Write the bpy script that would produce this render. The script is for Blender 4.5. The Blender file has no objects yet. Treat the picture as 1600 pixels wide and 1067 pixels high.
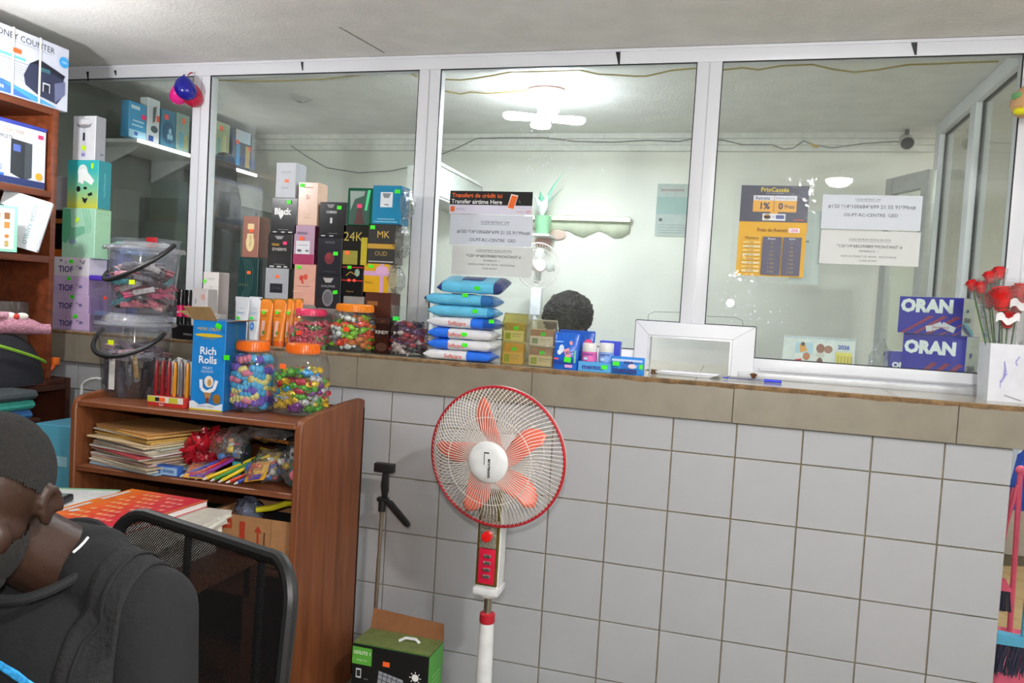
import bpy, bmesh, math, random
from mathutils import Vector, Matrix, noise

random.seed(7)
SC = bpy.context.scene
COL = SC.collection
PI = math.pi
# ------------------------------------------------------------------ camera
F_PX = 1220.0
YAW, PITCH, ROLL = -0.273, -0.046, 0.058
CAM = Vector((1.163, -2.591, 1.395))
_f = Vector((math.sin(YAW)*math.cos(PITCH), math.cos(YAW)*math.cos(PITCH), math.sin(PITCH)))
_r0 = Vector((math.cos(YAW), -math.sin(YAW), 0)); _u0 = _r0.cross(_f)
_r = math.cos(ROLL)*_r0 + math.sin(ROLL)*_u0
_u = -math.sin(ROLL)*_r0 + math.cos(ROLL)*_u0
cd = bpy.data.cameras.new('camera'); cam = bpy.data.objects.new('camera', cd); COL.objects.link(cam)
cd.sensor_width = 36; cd.lens = F_PX/1600*36; cd.clip_start = .02
m3 = Matrix((_r, _u, -_f)).transposed()
cam.matrix_world = Matrix.Translation(CAM) @ m3.to_4x4()
SC.camera = cam
# ------------------------------------------------------------------ world, lights, exposure
vs = SC.view_settings
vs.view_transform = 'Standard'; vs.look = 'None'; vs.gamma = 1; vs.use_curve_mapping = False
vs.exposure = 0.3
w = bpy.data.worlds.new('world'); SC.world = w; w.use_nodes = True
w.node_tree.nodes['Background'].inputs[0].default_value = (.5, .52, .55, 1)
w.node_tree.nodes['Background'].inputs[1].default_value = .12
def light(name, kind, loc, energy, color=(1, 1, 1), size=.1, look=None):
    l = bpy.data.lights.new(name, kind); l.energy = energy; l.color = color
    if kind == 'AREA': l.shape = 'DISK'; l.size = size
    else: l.shadow_soft_size = size
    o = bpy.data.objects.new(name, l); COL.objects.link(o); o.location = loc
    if look is not None:
        o.rotation_euler = (Vector(look)-Vector(loc)).to_track_quat('-Z', 'Y').to_euler()
    return o
FLASH_W, DOME_W, LEFT_W, BOOTH_W, LEAF_W, REAR_W, PASS_W = 16.0, 560.0, 360.0, 150.0, 17.0, 230.0, 130.0
light('camera_flash', 'AREA', CAM+_u*.11-_r*.01+_f*.02, FLASH_W, (1, .98, .96), .05, CAM+_f*3+_u*.1)

# ------------------------------------------------------------------ pixel ray helper (real depth is always given)
def ray(u, v): return _f*F_PX + _r*(u-800) - _u*(v-533.5)
def at(u, v, y=None, x=None, z=None):
    d = ray(u, v)
    t = (y-CAM.y)/d.y if y is not None else (x-CAM.x)/d.x if x is not None else (z-CAM.z)/d.z
    return CAM + d*t
def rnd(u0, u1, v, y):
    """centre x and true radius of an upright round thing whose axis stands at depth y"""
    a = ray(u0, v); b = ray(u1, v); a.z = b.z = 0
    a.normalize(); b.normalize(); m = (a+b).normalized()
    t = (y-CAM.y)/m.y
    return CAM.x+m.x*t, t*math.sin(a.angle(b)/2)
# ------------------------------------------------------------------ materials
def lin(h):
    if isinstance(h, str):
        h = h.lstrip('#'); c = [int(h[i:i+2], 16)/255 for i in (0, 2, 4)]
    else: c = h
    return tuple(x/12.92 if x <= .04045 else ((x+.055)/1.055)**2.4 for x in c)
_M = {}
def newmat(key):
    m = bpy.data.materials.new(key); m.use_nodes = True
    return m, m.node_tree.nodes, m.node_tree.links, m.node_tree.nodes['Principled BSDF']
def M(h, rough=.5, metal=0., var=.07, scale=30., bump=0., bscale=200., spec=.5, coat=0.):
    key = 'm_%s_%g_%g_%g_%g_%g_%g_%g' % (h, rough, metal, var, scale, bump, bscale, coat)
    if key in _M: return _M[key]
    m, N, L, b = newmat(key); c = lin(h)
    n = N.new('ShaderNodeTexNoise'); n.inputs['Scale'].default_value = scale; n.inputs['Detail'].default_value = 3
    tc = N.new('ShaderNodeTexCoord'); L.new(tc.outputs['Object'], n.inputs['Vector'])
    r = N.new('ShaderNodeValToRGB'); L.new(n.outputs['Fac'], r.inputs['Fac'])
    r.color_ramp.elements[0].position = .3; r.color_ramp.elements[1].position = .7
    r.color_ramp.elements[0].color = tuple(x*(1-var) for x in c)+(1,)
    r.color_ramp.elements[1].color = tuple(min(1, x*(1+var)) for x in c)+(1,)
    L.new(r.outputs['Color'], b.inputs['Base Color'])
    b.inputs['Roughness'].default_value = rough; b.inputs['Metallic'].default_value = metal
    b.inputs['Specular IOR Level'].default_value = spec; b.inputs['Coat Weight'].default_value = coat
    if bump:
        n2 = N.new('ShaderNodeTexNoise'); n2.inputs['Scale'].default_value = bscale; n2.inputs['Detail'].default_value = 4
        L.new(tc.outputs['Object'], n2.inputs['Vector'])
        bp = N.new('ShaderNodeBump'); bp.inputs['Strength'].default_value = bump; bp.inputs['Distance'].default_value = .01
        L.new(n2.outputs['Fac'], bp.inputs['Height']); L.new(bp.outputs['Normal'], b.inputs['Normal'])
    _M[key] = m; return m
def emit(h, s):
    key = 'e_%s_%g' % (h, s)
    if key in _M: return _M[key]
    m, N, L, b = newmat(key); b.inputs['Base Color'].default_value = lin(h)+(1,)
    b.inputs['Emission Color'].default_value = lin(h)+(1,); b.inputs['Emission Strength'].default_value = s
    _M[key] = m; return m
def clear(h='ffffff', refl=1.0, haze=.04, ior=1.5, rough=.03, wrinkle=0., wscale=30.):
    """thin clear plastic or glass: see-through, fresnel gloss, a little dust haze"""
    key = 'c_%s_%g_%g_%g_%g_%g' % (h, refl, haze, ior, rough, wrinkle)
    if key in _M: return _M[key]
    m, N, L, b = newmat(key); N.remove(b); out = N['Material Output']
    tr = N.new('ShaderNodeBsdfTransparent'); tr.inputs[0].default_value = lin(h)+(1,)
    gl = N.new('ShaderNodeBsdfGlossy'); gl.inputs['Roughness'].default_value = rough
    df = N.new('ShaderNodeBsdfDiffuse'); df.inputs[0].default_value = lin(h)+(1,)
    geo = N.new('ShaderNodeNewGeometry')
    ms = N.new('ShaderNodeMapRange'); ms.inputs['To Min'].default_value = ior; ms.inputs['To Max'].default_value = 1/ior
    L.new(geo.outputs['Backfacing'], ms.inputs['Value'])
    fr = N.new('ShaderNodeFresnel'); L.new(ms.outputs[0], fr.inputs['IOR'])
    mu = N.new('ShaderNodeMath'); mu.operation = 'MULTIPLY'; mu.inputs[1].default_value = refl; mu.use_clamp = True
    L.new(fr.outputs[0], mu.inputs[0])
    n = N.new('ShaderNodeTexNoise'); n.inputs['Scale'].default_value = 12; n.inputs['Detail'].default_value = 5
    tc = N.new('ShaderNodeTexCoord'); L.new(tc.outputs['Object'], n.inputs['Vector'])
    hz = N.new('ShaderNodeMath'); hz.operation = 'MULTIPLY'; hz.inputs[1].default_value = haze*2; L.new(n.outputs['Fac'], hz.inputs[0])
    m1 = N.new('ShaderNodeMixShader'); L.new(hz.outputs[0], m1.inputs[0]); L.new(tr.outputs[0], m1.inputs[1]); L.new(df.outputs[0], m1.inputs[2])
    m2 = N.new('ShaderNodeMixShader'); L.new(mu.outputs[0], m2.inputs[0]); L.new(m1.outputs[0], m2.inputs[1]); L.new(gl.outputs[0], m2.inputs[2])
    if wrinkle:
        n2 = N.new('ShaderNodeTexNoise'); n2.inputs['Scale'].default_value = wscale; L.new(tc.outputs['Object'], n2.inputs['Vector'])
        bp = N.new('ShaderNodeBump'); bp.inputs['Strength'].default_value = wrinkle; bp.inputs['Distance'].default_value = .02
        L.new(n2.outputs['Fac'], bp.inputs['Height']); L.new(bp.outputs['Normal'], gl.inputs['Normal']); L.new(bp.outputs['Normal'], fr.inputs['Normal'])
    L.new(m2.outputs[0], out.inputs[0]); _M[key] = m; return m
def wood(h1, h2, axis='Z', rough=.45, scale=6.):
    key = 'w_%s_%s_%s' % (h1, h2, axis)
    if key in _M: return _M[key]
    m, N, L, b = newmat(key)
    tc = N.new('ShaderNodeTexCoord'); mp = N.new('ShaderNodeMapping'); L.new(tc.outputs['Object'], mp.inputs['Vector'])
    s = [scale*6]*3; s['XYZ'.index(axis)] = scale*.5; mp.inputs['Scale'].default_value = s
    n = N.new('ShaderNodeTexNoise'); n.inputs['Scale'].default_value = 1; n.inputs['Detail'].default_value = 6; n.inputs['Distortion'].default_value = .6
    L.new(mp.outputs[0], n.inputs['Vector'])
    r = N.new('ShaderNodeValToRGB'); r.color_ramp.elements[0].position = .32; r.color_ramp.elements[1].position = .68
    r.color_ramp.elements[0].color = lin(h1)+(1,); r.color_ramp.elements[1].color = lin(h2)+(1,)
    L.new(n.outputs['Fac'], r.inputs['Fac']); L.new(r.outputs[0], b.inputs['Base Color'])
    b.inputs['Roughness'].default_value = rough
    _M[key] = m; return m
def gradient(cols, axis='Z', lo=0, hi=.1, rough=.35):
    """printed colour gradient along an object axis"""
    key = 'g_%s_%s_%g_%g' % ('_'.join(cols), axis, lo, hi)
    if key in _M: return _M[key]
    m, N, L, b = newmat(key)
    tc = N.new('ShaderNodeTexCoord'); sx = N.new('ShaderNodeSeparateXYZ'); L.new(tc.outputs['Object'], sx.inputs[0])
    mr = N.new('ShaderNodeMapRange'); mr.inputs['From Min'].default_value = lo; mr.inputs['From Max'].default_value = hi
    L.new(sx.outputs['XYZ'.index(axis)], mr.inputs[0])
    r = N.new('ShaderNodeValToRGB'); e = r.color_ramp.elements
    while len(e) < len(cols): e.new(.5)
    for i, c in enumerate(cols):
        e[i].position = i/(len(cols)-1); e[i].color = lin(c)+(1,)
    L.new(mr.outputs[0], r.inputs[0]); L.new(r.outputs[0], b.inputs['Base Color']); b.inputs['Roughness'].default_value = rough
    _M[key] = m; return m
# ------------------------------------------------------------------ mesh building
class MB:
    def __init__(s): s.v = []; s.f = []; s.mi = []; s.cur = 0; s.T = None
    def add(s, vs, fs):
        o = len(s.v)
        if s.T is not None: vs = [s.T @ Vector(p) for p in vs]
        s.v += [tuple(p) for p in vs]; s.f += [tuple(i+o for i in f) for f in fs]; s.mi += [s.cur]*len(fs)
        return s
    def box(s, x0, x1, y0, y1, z0, z1):
        return s.add([(x0, y0, z0), (x1, y0, z0), (x1, y1, z0), (x0, y1, z0), (x0, y0, z1), (x1, y0, z1), (x1, y1, z1), (x0, y1, z1)],
              [(0, 3, 2, 1), (4, 5, 6, 7), (0, 1, 5, 4), (1, 2, 6, 5), (2, 3, 7, 6), (3, 0, 4, 7)])
    def cyl(s, p0, p1, r0, r1=None, n=16, caps=True):
        if r1 is None: r1 = r0
        p0 = Vector(p0); p1 = Vector(p1); d = (p1-p0).normalized()
        a = d.orthogonal().normalized(); b = d.cross(a)
        vs = []
        for p, r in ((p0, r0), (p1, r1)):
            for i in range(n):
                t = 2*PI*i/n; vs.append(p+a*math.cos(t)*r+b*math.sin(t)*r)
        fs = [(i, (i+1) % n, n+(i+1) % n, n+i) for i in range(n)]
        if caps: fs += [tuple(range(n-1, -1, -1)), tuple(range(n, 2*n))]
        return s.add(vs, fs)
    def lathe(s, prof, c=(0, 0, 0), n=24, sx=1, sy=1, power=None, cap0=True, cap1=True):
        vs = []; fs = []
        for r, z in prof:
            for i in range(n):
                t = 2*PI*i/n; ct, st = math.cos(t), math.sin(t)
                if power:
                    k = (abs(ct)**power+abs(st)**power)**(-1/power); ct *= k; st *= k
                vs.append((c[0]+r*ct*sx, c[1]+r*st*sy, c[2]+z))
        for j in range(len(prof)-1):
            for i in range(n):
                a = j*n+i; b = j*n+(i+1) % n; fs.append((a, b, b+n, a+n))
        if cap0: fs.append(tuple(range(n-1, -1, -1)))
        if cap1: k = (len(prof)-1)*n; fs.append(tuple(range(k, k+n)))
        return s.add(vs, fs)
    def tube(s, pts, r, n=6, closed=False, radii=None):
        P = [Vector(p) for p in pts]; k = len(P); vs = []; fs = []; a = None
        for i, p in enumerate(P):
            if closed: d = P[(i+1) % k]-P[i-1]
            else: d = P[min(i+1, k-1)]-P[max(i-1, 0)]
            d.normalize()
            if a is None: a = d.orthogonal().normalized()
            else:
                a = a-d*a.dot(d)
                a = a.normalized() if a.length > 1e-6 else d.orthogonal().normalized()
            b = d.cross(a); rr = radii[i] if radii else r
            for j in range(n):
                t = 2*PI*j/n; vs.append(p+a*math.cos(t)*rr+b*math.sin(t)*rr)
        for i in range(k if closed else k-1):
            for j in range(n):
                q = (i+1) % k
                fs.append((i*n+j, i*n+(j+1) % n, q*n+(j+1) % n, q*n+j))
        if not closed: fs += [tuple(range(n-1, -1, -1)), tuple(range((k-1)*n, k*n))]
        return s.add(vs, fs)
    def sphere(s, c, r, n=16, m=10):
        if not hasattr(r, '__len__'): r = (r, r, r)
        vs = [(c[0], c[1], c[2]-r[2])]; fs = []
        for j in range(1, m):
            p = -PI/2+PI*j/m
            for i in range(n):
                t = 2*PI*i/n; vs.append((c[0]+r[0]*math.cos(p)*math.cos(t), c[1]+r[1]*math.cos(p)*math.sin(t), c[2]+r[2]*math.sin(p)))
        vs.append((c[0], c[1], c[2]+r[2])); e = len(vs)-1
        for i in range(n): fs.append((0, 1+(i+1) % n, 1+i)); fs.append((e, 1+(m-2)*n+i, 1+(m-2)*n+(i+1) % n))
        for j in range(m-2):
            for i in range(n):
                a = 1+j*n+i; b = 1+j*n+(i+1) % n; fs.append((a, b, b+n, a+n))
        return s.add(vs, fs)
    def prism(s, poly, o, ux, uy, th):
        """2-D outline in the plane (o, ux, uy), thickness th along ux x uy"""
        o = Vector(o); ux = Vector(ux); uy = Vector(uy); nn = ux.cross(uy).normalized()*th; k = len(poly)
        a = [o+ux*p[0]+uy*p[1] for p in poly]; vs = a+[p+nn for p in a]
        return s.add(vs, [tuple(range(k-1, -1, -1)), tuple(range(k, 2*k))]+[(i, (i+1) % k, k+(i+1) % k, k+i) for i in range(k)])
    def grid(s, P, closed_u=False):
        """sheet from rows of points"""
        h = len(P); wd = len(P[0]); vs = [p for r in P for p in r]; fs = []
        for j in range(h-1):
            for i in range(wd if closed_u else wd-1):
                fs.append((j*wd+i, j*wd+(i+1) % wd, (j+1)*wd+(i+1) % wd, (j+1)*wd+i))
        return s.add(vs, fs)
    def build(s, name, mat, parent=None, bev=0, seg=2, smooth=True, angle=35, jitter=0, wscale=1.):
        me = bpy.data.meshes.new(name); me.from_pydata(s.v, [], s.f)
        mats = mat if isinstance(mat, (list, tuple)) else [mat]
        for m in mats: me.materials.append(m)
        if len(mats) > 1: me.polygons.foreach_set('material_index', s.mi)
        if bev:
            bm = bmesh.new(); bm.from_mesh(me)
            es = [e for e in bm.edges if len(e.link_faces) == 2 and e.calc_face_angle(0) > .6]
            bmesh.ops.bevel(bm, geom=es, offset=bev, segments=seg, affect='EDGES', profile=.6, clamp_overlap=True)
            bm.to_mesh(me); bm.free()
        if jitter:
            for v in me.vertices:
                v.co += Vector(noise.noise_vector(v.co*wscale))*jitter
        if smooth:
            me.shade_smooth(); me.set_sharp_from_angle(angle=math.radians(angle))
        me.update()
        o = bpy.data.objects.new(name, me); COL.objects.link(o)
        if parent is not None: o.parent = parent
        return o
def tag(o, label=None, cat=None, group=None, kind=None):
    if label: o['label'] = label
    if cat: o['category'] = cat
    if group: o['group'] = group
    if kind: o['kind'] = kind
    return o
def thing(name, label, cat, loc=(0, 0, 0), rz=0, group=None, kind=None):
    o = bpy.data.objects.new(name, None); COL.objects.link(o); o.empty_display_size = .05
    o.location = loc; o.rotation_euler = (0, 0, rz)
    return tag(o, label, cat, group, kind)
def link_copy(o, parent=None, name=None):
    c = o.copy(); COL.objects.link(c); c.parent = parent
    if name: c.name = name
    return c
# ------------------------------------------------------------------ lettering
_T = {}
def glyphs(txt, bold=0.):
    if 'M' in txt or 'N' in txt and len(txt) > 8: bold = 0.
    k = (txt, bold)
    if k in _T: return _T[k]
    cu = bpy.data.curves.new('txt', 'FONT'); cu.body = txt; cu.offset = bold; cu.resolution_u = 2
    o = bpy.data.objects.new('txt', cu); COL.objects.link(o)
    dg = bpy.context.evaluated_depsgraph_get(); me = o.evaluated_get(dg).to_mesh()
    vs = [(v.co.x, v.co.y) for v in me.vertices]; fs = [tuple(p.vertices) for p in me.polygons]
    o.evaluated_get(dg).to_mesh_clear(); bpy.data.objects.remove(o); bpy.data.curves.remove(cu)
    x0 = min(v[0] for v in vs); x1 = max(v[0] for v in vs); y0 = min(v[1] for v in vs); y1 = max(v[1] for v in vs)
    _T[k] = (vs, fs, x0, x1, y0, y1); return _T[k]
class Face:
    """flat print on a rectangular face: fractions from the top left corner"""
    def __init__(s, parent, o, ux, uy, w, h):
        s.p = parent; s.o = Vector(o); s.ux = Vector(ux); s.uy = Vector(uy); s.w = w; s.h = h
        s.n = (s.uy.cross(s.ux)).normalized(); s.d = {}; s.k = 0
    def mb(s, name, h, rough):
        key = (name, h, rough)
        if key not in s.d: s.k += 1; s.d[key] = (MB(), .0004+.0003*s.k)
        return s.d[key]
    def P(s, x, y, off): return s.o+s.ux*(x*s.w)+s.uy*(y*s.h)+s.n*off
    def poly(s, pts, h, name='print', rough=.4):
        m, off = s.mb(name, h, rough); off += 2e-5*min(len(m.f), 12)
        vs = [s.P(x, y, off) for x, y in pts]; k = len(vs)
        a = (vs[1]-vs[0]).cross(vs[2]-vs[1])
        f = tuple(range(k)) if a.dot(s.n) > 0 else tuple(range(k-1, -1, -1))
        m.add(vs, [f]); return s
    def rect(s, x0, y0, x1, y1, h, name='print', rough=.4): return s.poly([(x0, y0), (x0, y1), (x1, y1), (x1, y0)], h, name, rough)
    def ell(s, cx, cy, rx, ry, h, name='print', n=18, a0=0, a1=2*PI):
        return s.poly([(cx+rx*math.cos(a0+(a1-a0)*i/n), cy+ry*math.sin(a0+(a1-a0)*i/n)) for i in range(n)], h, name)
    def line(s, pts, t, h, name='print'):
        for (a, b), (c, d) in zip(pts, pts[1:]):
            dx, dy = (c-a)*s.w, (d-b)*s.h; l = math.hypot(dx, dy) or 1; ox, oy = -dy/l*t/2/s.w, dx/l*t/2/s.h
            s.poly([(a+ox, b+oy), (a-ox, b-oy), (c-ox, d-oy), (c+ox, d+oy)], h, name)
        return s
    def text(s, txt, cx, cy, w, hgt, h, bold=0., name='lettering', rot=0, stretch=False, left=False):
        """centred on (cx,cy), fitted into w x hgt (fractions)"""
        vs, fs, x0, x1, y0, y1 = glyphs(txt, bold)
        m, off = s.mb(name, h, .5)
        W, H = w*s.w, hgt*s.h
        if rot in (90, -90): W, H = H, W
        kx = W/(x1-x0); ky = H/(y1-y0)
        if not stretch: kx = ky = min(kx, ky)
        c, sn = math.cos(math.radians(rot)), math.sin(math.radians(rot)); pts = []
        for x, y in vs:
            X = (x-(x0+x1)/2)*kx; Y = -(y-(y0+y1)/2)*ky
            if left: X = (x-x0)*kx
            X, Y = X*c-Y*sn, X*sn+Y*c
            pts.append(s.o+s.ux*(cx*s.w+X)+s.uy*(cy*s.h+Y)+s.n*off)
        if fs:
            f = fs[0]; nn = (pts[f[1]]-pts[f[0]]).cross(pts[f[2]]-pts[f[1]])
            if nn.dot(s.n) < 0: fs = [tuple(reversed(f)) for f in fs]
        m.add(pts, fs); return s
    def sticker(s, cx, cy, h='38e01e', w=.017, hh=.012, tilt=0):
        m = MB(); s.k += 1; o = s.o+s.ux*(cx*s.w)+s.uy*(cy*s.h)+s.n*(.0006+.0003*s.k)
        c, sn = math.cos(tilt), math.sin(tilt); a = s.ux*c+s.uy*sn; b = s.uy*c-s.ux*sn
        m.prism([(-w/2, -hh/2), (-w/2, hh/2), (w/2, hh/2), (w/2, -hh/2)], o, a, b, -.0004)
        m.build('price_sticker', M(h, .5, var=.03), s.p, smooth=False)
        return s
    def done(s):
        for (name, h, r), (m, off) in s.d.items(): m.build(name, M(h, r, var=.03), s.p, smooth=False)
GREEN, ORANGE, PINK = '3fe61c', 'ff6a2a', 'ff3070'
def front(t, w, h, y): return Face(t, (-w/2, y, h), (1, 0, 0), (0, 0, -1), w, h)
def right(t, w, d, h): return Face(t, (w/2, -d/2, h), (0, 1, 0), (0, 0, -1), d, h)
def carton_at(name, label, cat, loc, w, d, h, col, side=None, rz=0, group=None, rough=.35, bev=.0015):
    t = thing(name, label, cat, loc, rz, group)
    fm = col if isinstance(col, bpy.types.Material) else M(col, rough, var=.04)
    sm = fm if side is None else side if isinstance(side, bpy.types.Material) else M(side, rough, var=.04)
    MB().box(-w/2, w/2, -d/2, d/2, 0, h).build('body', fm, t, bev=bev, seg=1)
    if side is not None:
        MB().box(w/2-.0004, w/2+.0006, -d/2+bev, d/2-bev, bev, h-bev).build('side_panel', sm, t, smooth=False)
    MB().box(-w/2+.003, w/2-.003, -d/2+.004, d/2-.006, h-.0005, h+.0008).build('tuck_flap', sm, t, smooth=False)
    f = front(t, w, h, -d/2); f.t = t; f.top = loc[2]+h; f.dep = d
    f.side = right(t, w+.0012, d, h)
    return f
def carton(name, label, cat, u0, u1, vt, vb, yf, d, col, side=None, z0=None, **k):
    vm = (vt+vb)/2; um = (u0+u1)/2
    a = at(u0, vm, yf); b = at(u1, vm, yf); zb = at(um, vb, yf).z; zt = at(um, vt, yf).z
    if z0 is None: z0 = zb
    h = max(zt-z0, .01)
    return carton_at(name, label, cat, ((a.x+b.x)/2, yf+d/2, z0), b.x-a.x, d, h, col, side, **k)
# ================================================================== THE SETTING
ZC, ZL, XL = 2.357, 1.188, -1.95        # ceiling, ledge top, left wall
LEDGE_B = 1.0625
def struct(name, mb, mat, label=None, **k): return tag(mb.build(name, mat, **k), label, None, None, 'structure')
m_wall = M('dcdcd2', .8, var=.05, scale=4, bump=.15, bscale=120)
m_ceil = M('e2e1dd', .9, var=.05, scale=9, bump=.4, bscale=70)
m_shop = M('c9c7c0', .85, var=.06, scale=3)
struct('ceiling', MB().box(XL-.1, 3.7, -4.7, 3.1, ZC, ZC+.1), m_ceil, 'rough plastered pale grey ceiling over shop and booth')
struct('wall_left', MB().box(XL-.1, XL, -4.7, 3.1, 0, ZC), M('74766f', .85, var=.08, scale=3), 'grey wall on the left behind the brown shelving')
struct('wall_back', MB().box(XL, 2.12, 1.72, 1.82, 0, ZC), m_wall, 'pale back wall of the glazed booth')
struct('wall_passage', MB().box(2.12, 3.7, 3.0, 3.1, 0, ZC), M('cfc9bb', .85), 'beige wall at the end of the side passage')
struct('wall_right', MB().box(3.6, 3.7, -4.7, 3.0, 0, ZC), m_shop, 'plain wall on the right side of the shop')
struct('wall_rear', MB().box(XL, 3.6, -4.7, -4.6, 0, ZC), m_shop, 'plain wall behind the customers')
c = MB(); c.box(XL, 2.06, 1.69, 1.72, 2.27, ZC).box(XL, 2.06, 1.675, 1.69, 2.30, ZC).box(XL, 2.06, 1.655, 1.675, 2.33, ZC)
struct('trim_1', c, M('d9d9d2', .7), 'stepped cornice along the booth back wall')
# ceiling board joint near the partition
s0 = at(530, 42, z=ZC); s1 = at(600, 82, z=ZC)
ceil_o = bpy.data.objects['ceiling']
d = (s1-s0).normalized(); nn = Vector((-d.y, d.x, 0))*.003
MB().add([s0+nn-Vector((0, 0, .001)), s0-nn-Vector((0, 0, .001)), s1-nn-Vector((0, 0, .001)), s1+nn-Vector((0, 0, .001))], [(0, 1, 2, 3)]).build('joint_line', M('8d8878', .9), ceil_o, smooth=False)
# floor: screed with tiles laid where the passage shows
fl = struct('floor', MB().box(XL, 3.6, -4.6, 3.0, -.1, -.004), M('6d6350', .8), 'floor of worn beige tiles')
tm = None
ang = math.radians(24)
for i in range(-3, 9):
    for j in range(-2, 12):
        px = 2.0+.26*i*math.cos(ang)-.26*j*math.sin(ang); py = .2+.26*i*math.sin(ang)+.26*j*math.cos(ang)
        if not (2.17 < px < 3.4 and -.4 < py < 2.75): continue
        if tm is None:
            o = MB().box(-.128, .128, -.128, .128, -.006, .0).build('floor_tile', M('c6ab7c', .45, var=.12, scale=8), fl, bev=.002, seg=1); tm = o
        else: o = link_copy(tm, fl)
        o.location = (px, py, random.uniform(0, .001)); o.rotation_euler = (0, 0, ang)
# tiled wall under the ledge
WX1 = 1.982
wf = struct('wall_front', MB().box(XL, WX1-.004, .006, .13, 0, LEDGE_B-.002).box(WX1-.11, WX1-.004, .13, 1.72, 0, LEDGE_B-.002), M('857a63', .9, var=.2, scale=25), 'white tiled wall under the counter ledge with brown grout')
m_tile = [M(h, .22, var=.035, scale=5, spec=.5) for h in ('a8a9ab', 'a7a8aa', 'a9a9ab')]
cache = {}
zs = [(LEDGE_B-.001, .95), (.95, .75), (.75, .55), (.55, .35), (.35, .15), (.15, 0)]
for r, (zt, zb) in enumerate(zs):
    for cidx in range(-10, 10):
        x0 = max(.2*cidx, XL); x1 = min(.2*cidx+.2, WX1)
        if x1-x0 < .01: continue
        wdt = round(x1-x0, 3); k = (wdt, r if r in (0, 5) else 1, random.randrange(3))
        if k not in cache:
            h = zt-zb; o = MB().box(-wdt/2+.0022, wdt/2-.0022, 0, .008, .0022, h-.0022).build('tile', m_tile[k[2]], wf, bev=.0012, seg=1); cache[k] = o
        else: o = link_copy(cache[k], wf)
        o.location = ((x0+x1)/2, random.uniform(-.0008, .0008), zb)
# counter ledge
lg = thing('counter_ledge', 'long beige tiled counter ledge with chipped brown front edge', 'counter', (0, 0, LEDGE_B))
m_led = M('867e6f', .35, var=.08, scale=14)
MB().box(XL, 2.11, -.006, .9, .0, ZL-LEDGE_B-.012).build('core', M('6b6152', .8), lg)
xs = [XL, -1.578, -1.389, -.78, -.137, .52, 1.183, 1.825, 2.115]
for a, b in zip(xs, xs[1:]):
    MB().box(a+.001, b-.001, -.015, -.005, .0, ZL-LEDGE_B-.013).build('face_tile', m_led, lg, bev=.001, seg=1)
xt = [XL, -1.35, -.75, -.137, .46, 1.06, 1.66, 2.115]
for a, b in zip(xt, xt[1:]):
    MB().box(a+.0008, b-.0008, -.012, .45, ZL-LEDGE_B-.011, ZL-LEDGE_B).build('top_tile', M('a39b87', .16, var=.08, scale=9), lg, bev=.001, seg=1)
    MB().box(a+.0008, b-.0008, .452, .9, ZL-LEDGE_B-.011, ZL-LEDGE_B).build('top_tile', M('a39b87', .16, var=.08, scale=9), lg, bev=.001, seg=1)
# chipped strip of bedding mortar between face and top
P = []
n = 260
for k in range(n+1):
    x = XL+(2.115-XL)*k/n; q = .5+.5*noise.noise(Vector((x*14, 3, 0))); g = noise.noise(Vector((x*55, 0, 7)))
    thick = .006+.012*q*(1 if x > .2 else .45)+.002*g
    P.append([(x, -.0135-.002*q, ZL-LEDGE_B-.0005), (x, -.0175-.0025*g, ZL-LEDGE_B-.004), (x, -.0168-.001*q, ZL-LEDGE_B-.003-thick*.5), (x, -.0152, ZL-LEDGE_B-.004-thick)])
MB().grid(P).build('chipped_edge', M('7d6243', .9, var=.45, scale=30, bump=.6, bscale=150), lg)
# ------------------------------------------------------------------ front glazing
YG = .30
m_al = M('dadbe0', .32, .0, var=.04, scale=3); m_gask = M('14161a', .6)
m_glass = clear('fcfffd', 1.0, .012, 1.5, .0)
w1 = thing('window_1', 'white aluminium glazed partition standing on the counter ledge', None, (0, YG, 0), kind='structure')
def rail(p, x0, x1, z0, z1, name, y0=0, y1=.055):
    m = MB().box(x0, x1, y0, y1, z0, z1)
    return m.build(name, m_al, p, bev=.003, seg=2)
HX0, HX1, HI0, HI1, HZ, HZI = .823, 1.245, .873, 1.168, 1.368, 1.318
rail(w1, XL, 2.095, 2.300, ZC-.002, 'top_rail')
MB().box(XL, 2.095, -.004, .0, ZC-.012, ZC-.002).build('top_bead', m_al, w1)
rail(w1, XL, HX0, ZL, 1.259, 'bottom_rail'); rail(w1, HX1, 2.007, ZL+.02, 1.259, 'bottom_rail')
MB().box(HX1-.05, 2.007, -.022, .05, ZL, ZL+.022).build('sill_channel', M('c3c4c6', .4, .3), w1, bev=.002)
MB().box(HX1+.02, 2.007, -.012, .0, ZL+.03, ZL+.036).build('sill_bead', M('b4b5b9', .35, .4), w1)
posts = [(-1.135, -1.050, ZL+.071), (-.089, .0014, ZL+.071), (.9805, 1.068, HZ), (2.007, 2.095, ZL)]
for a, b, zb in posts:
    rail(w1, a, b, zb, 2.300, 'post'); MB().box((a+b)/2-.002, (a+b)/2+.002, -.0012, .001, zb+.003, 2.297).build('post_groove', M('b9babf', .4, .3), w1, smooth=False)
MB().prism([(HX0, ZL), (HX0, HZ), (HX1, HZ), (HX1, ZL), (HI1, ZL), (HI1, HZI), (HI0, HZI), (HI0, ZL)][::-1], (0, .06, 0), (1, 0, 0), (0, 0, 1), .075).build('hatch_frame', m_al, w1, bev=.002, seg=1)
MB().prism([(HI0, ZL+.002), (HI0, HZI), (HI1, HZI), (HI1, ZL+.002), (HI1-.007, ZL+.002), (HI1-.007, HZI-.007), (HI0+.007, HZI-.007), (HI0+.007, ZL+.002)][::-1], (0, .045, 0), (1, 0, 0), (0, 0, 1), .052).build('hatch_bead', M('c0c1c6', .35, .4), w1)
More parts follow.
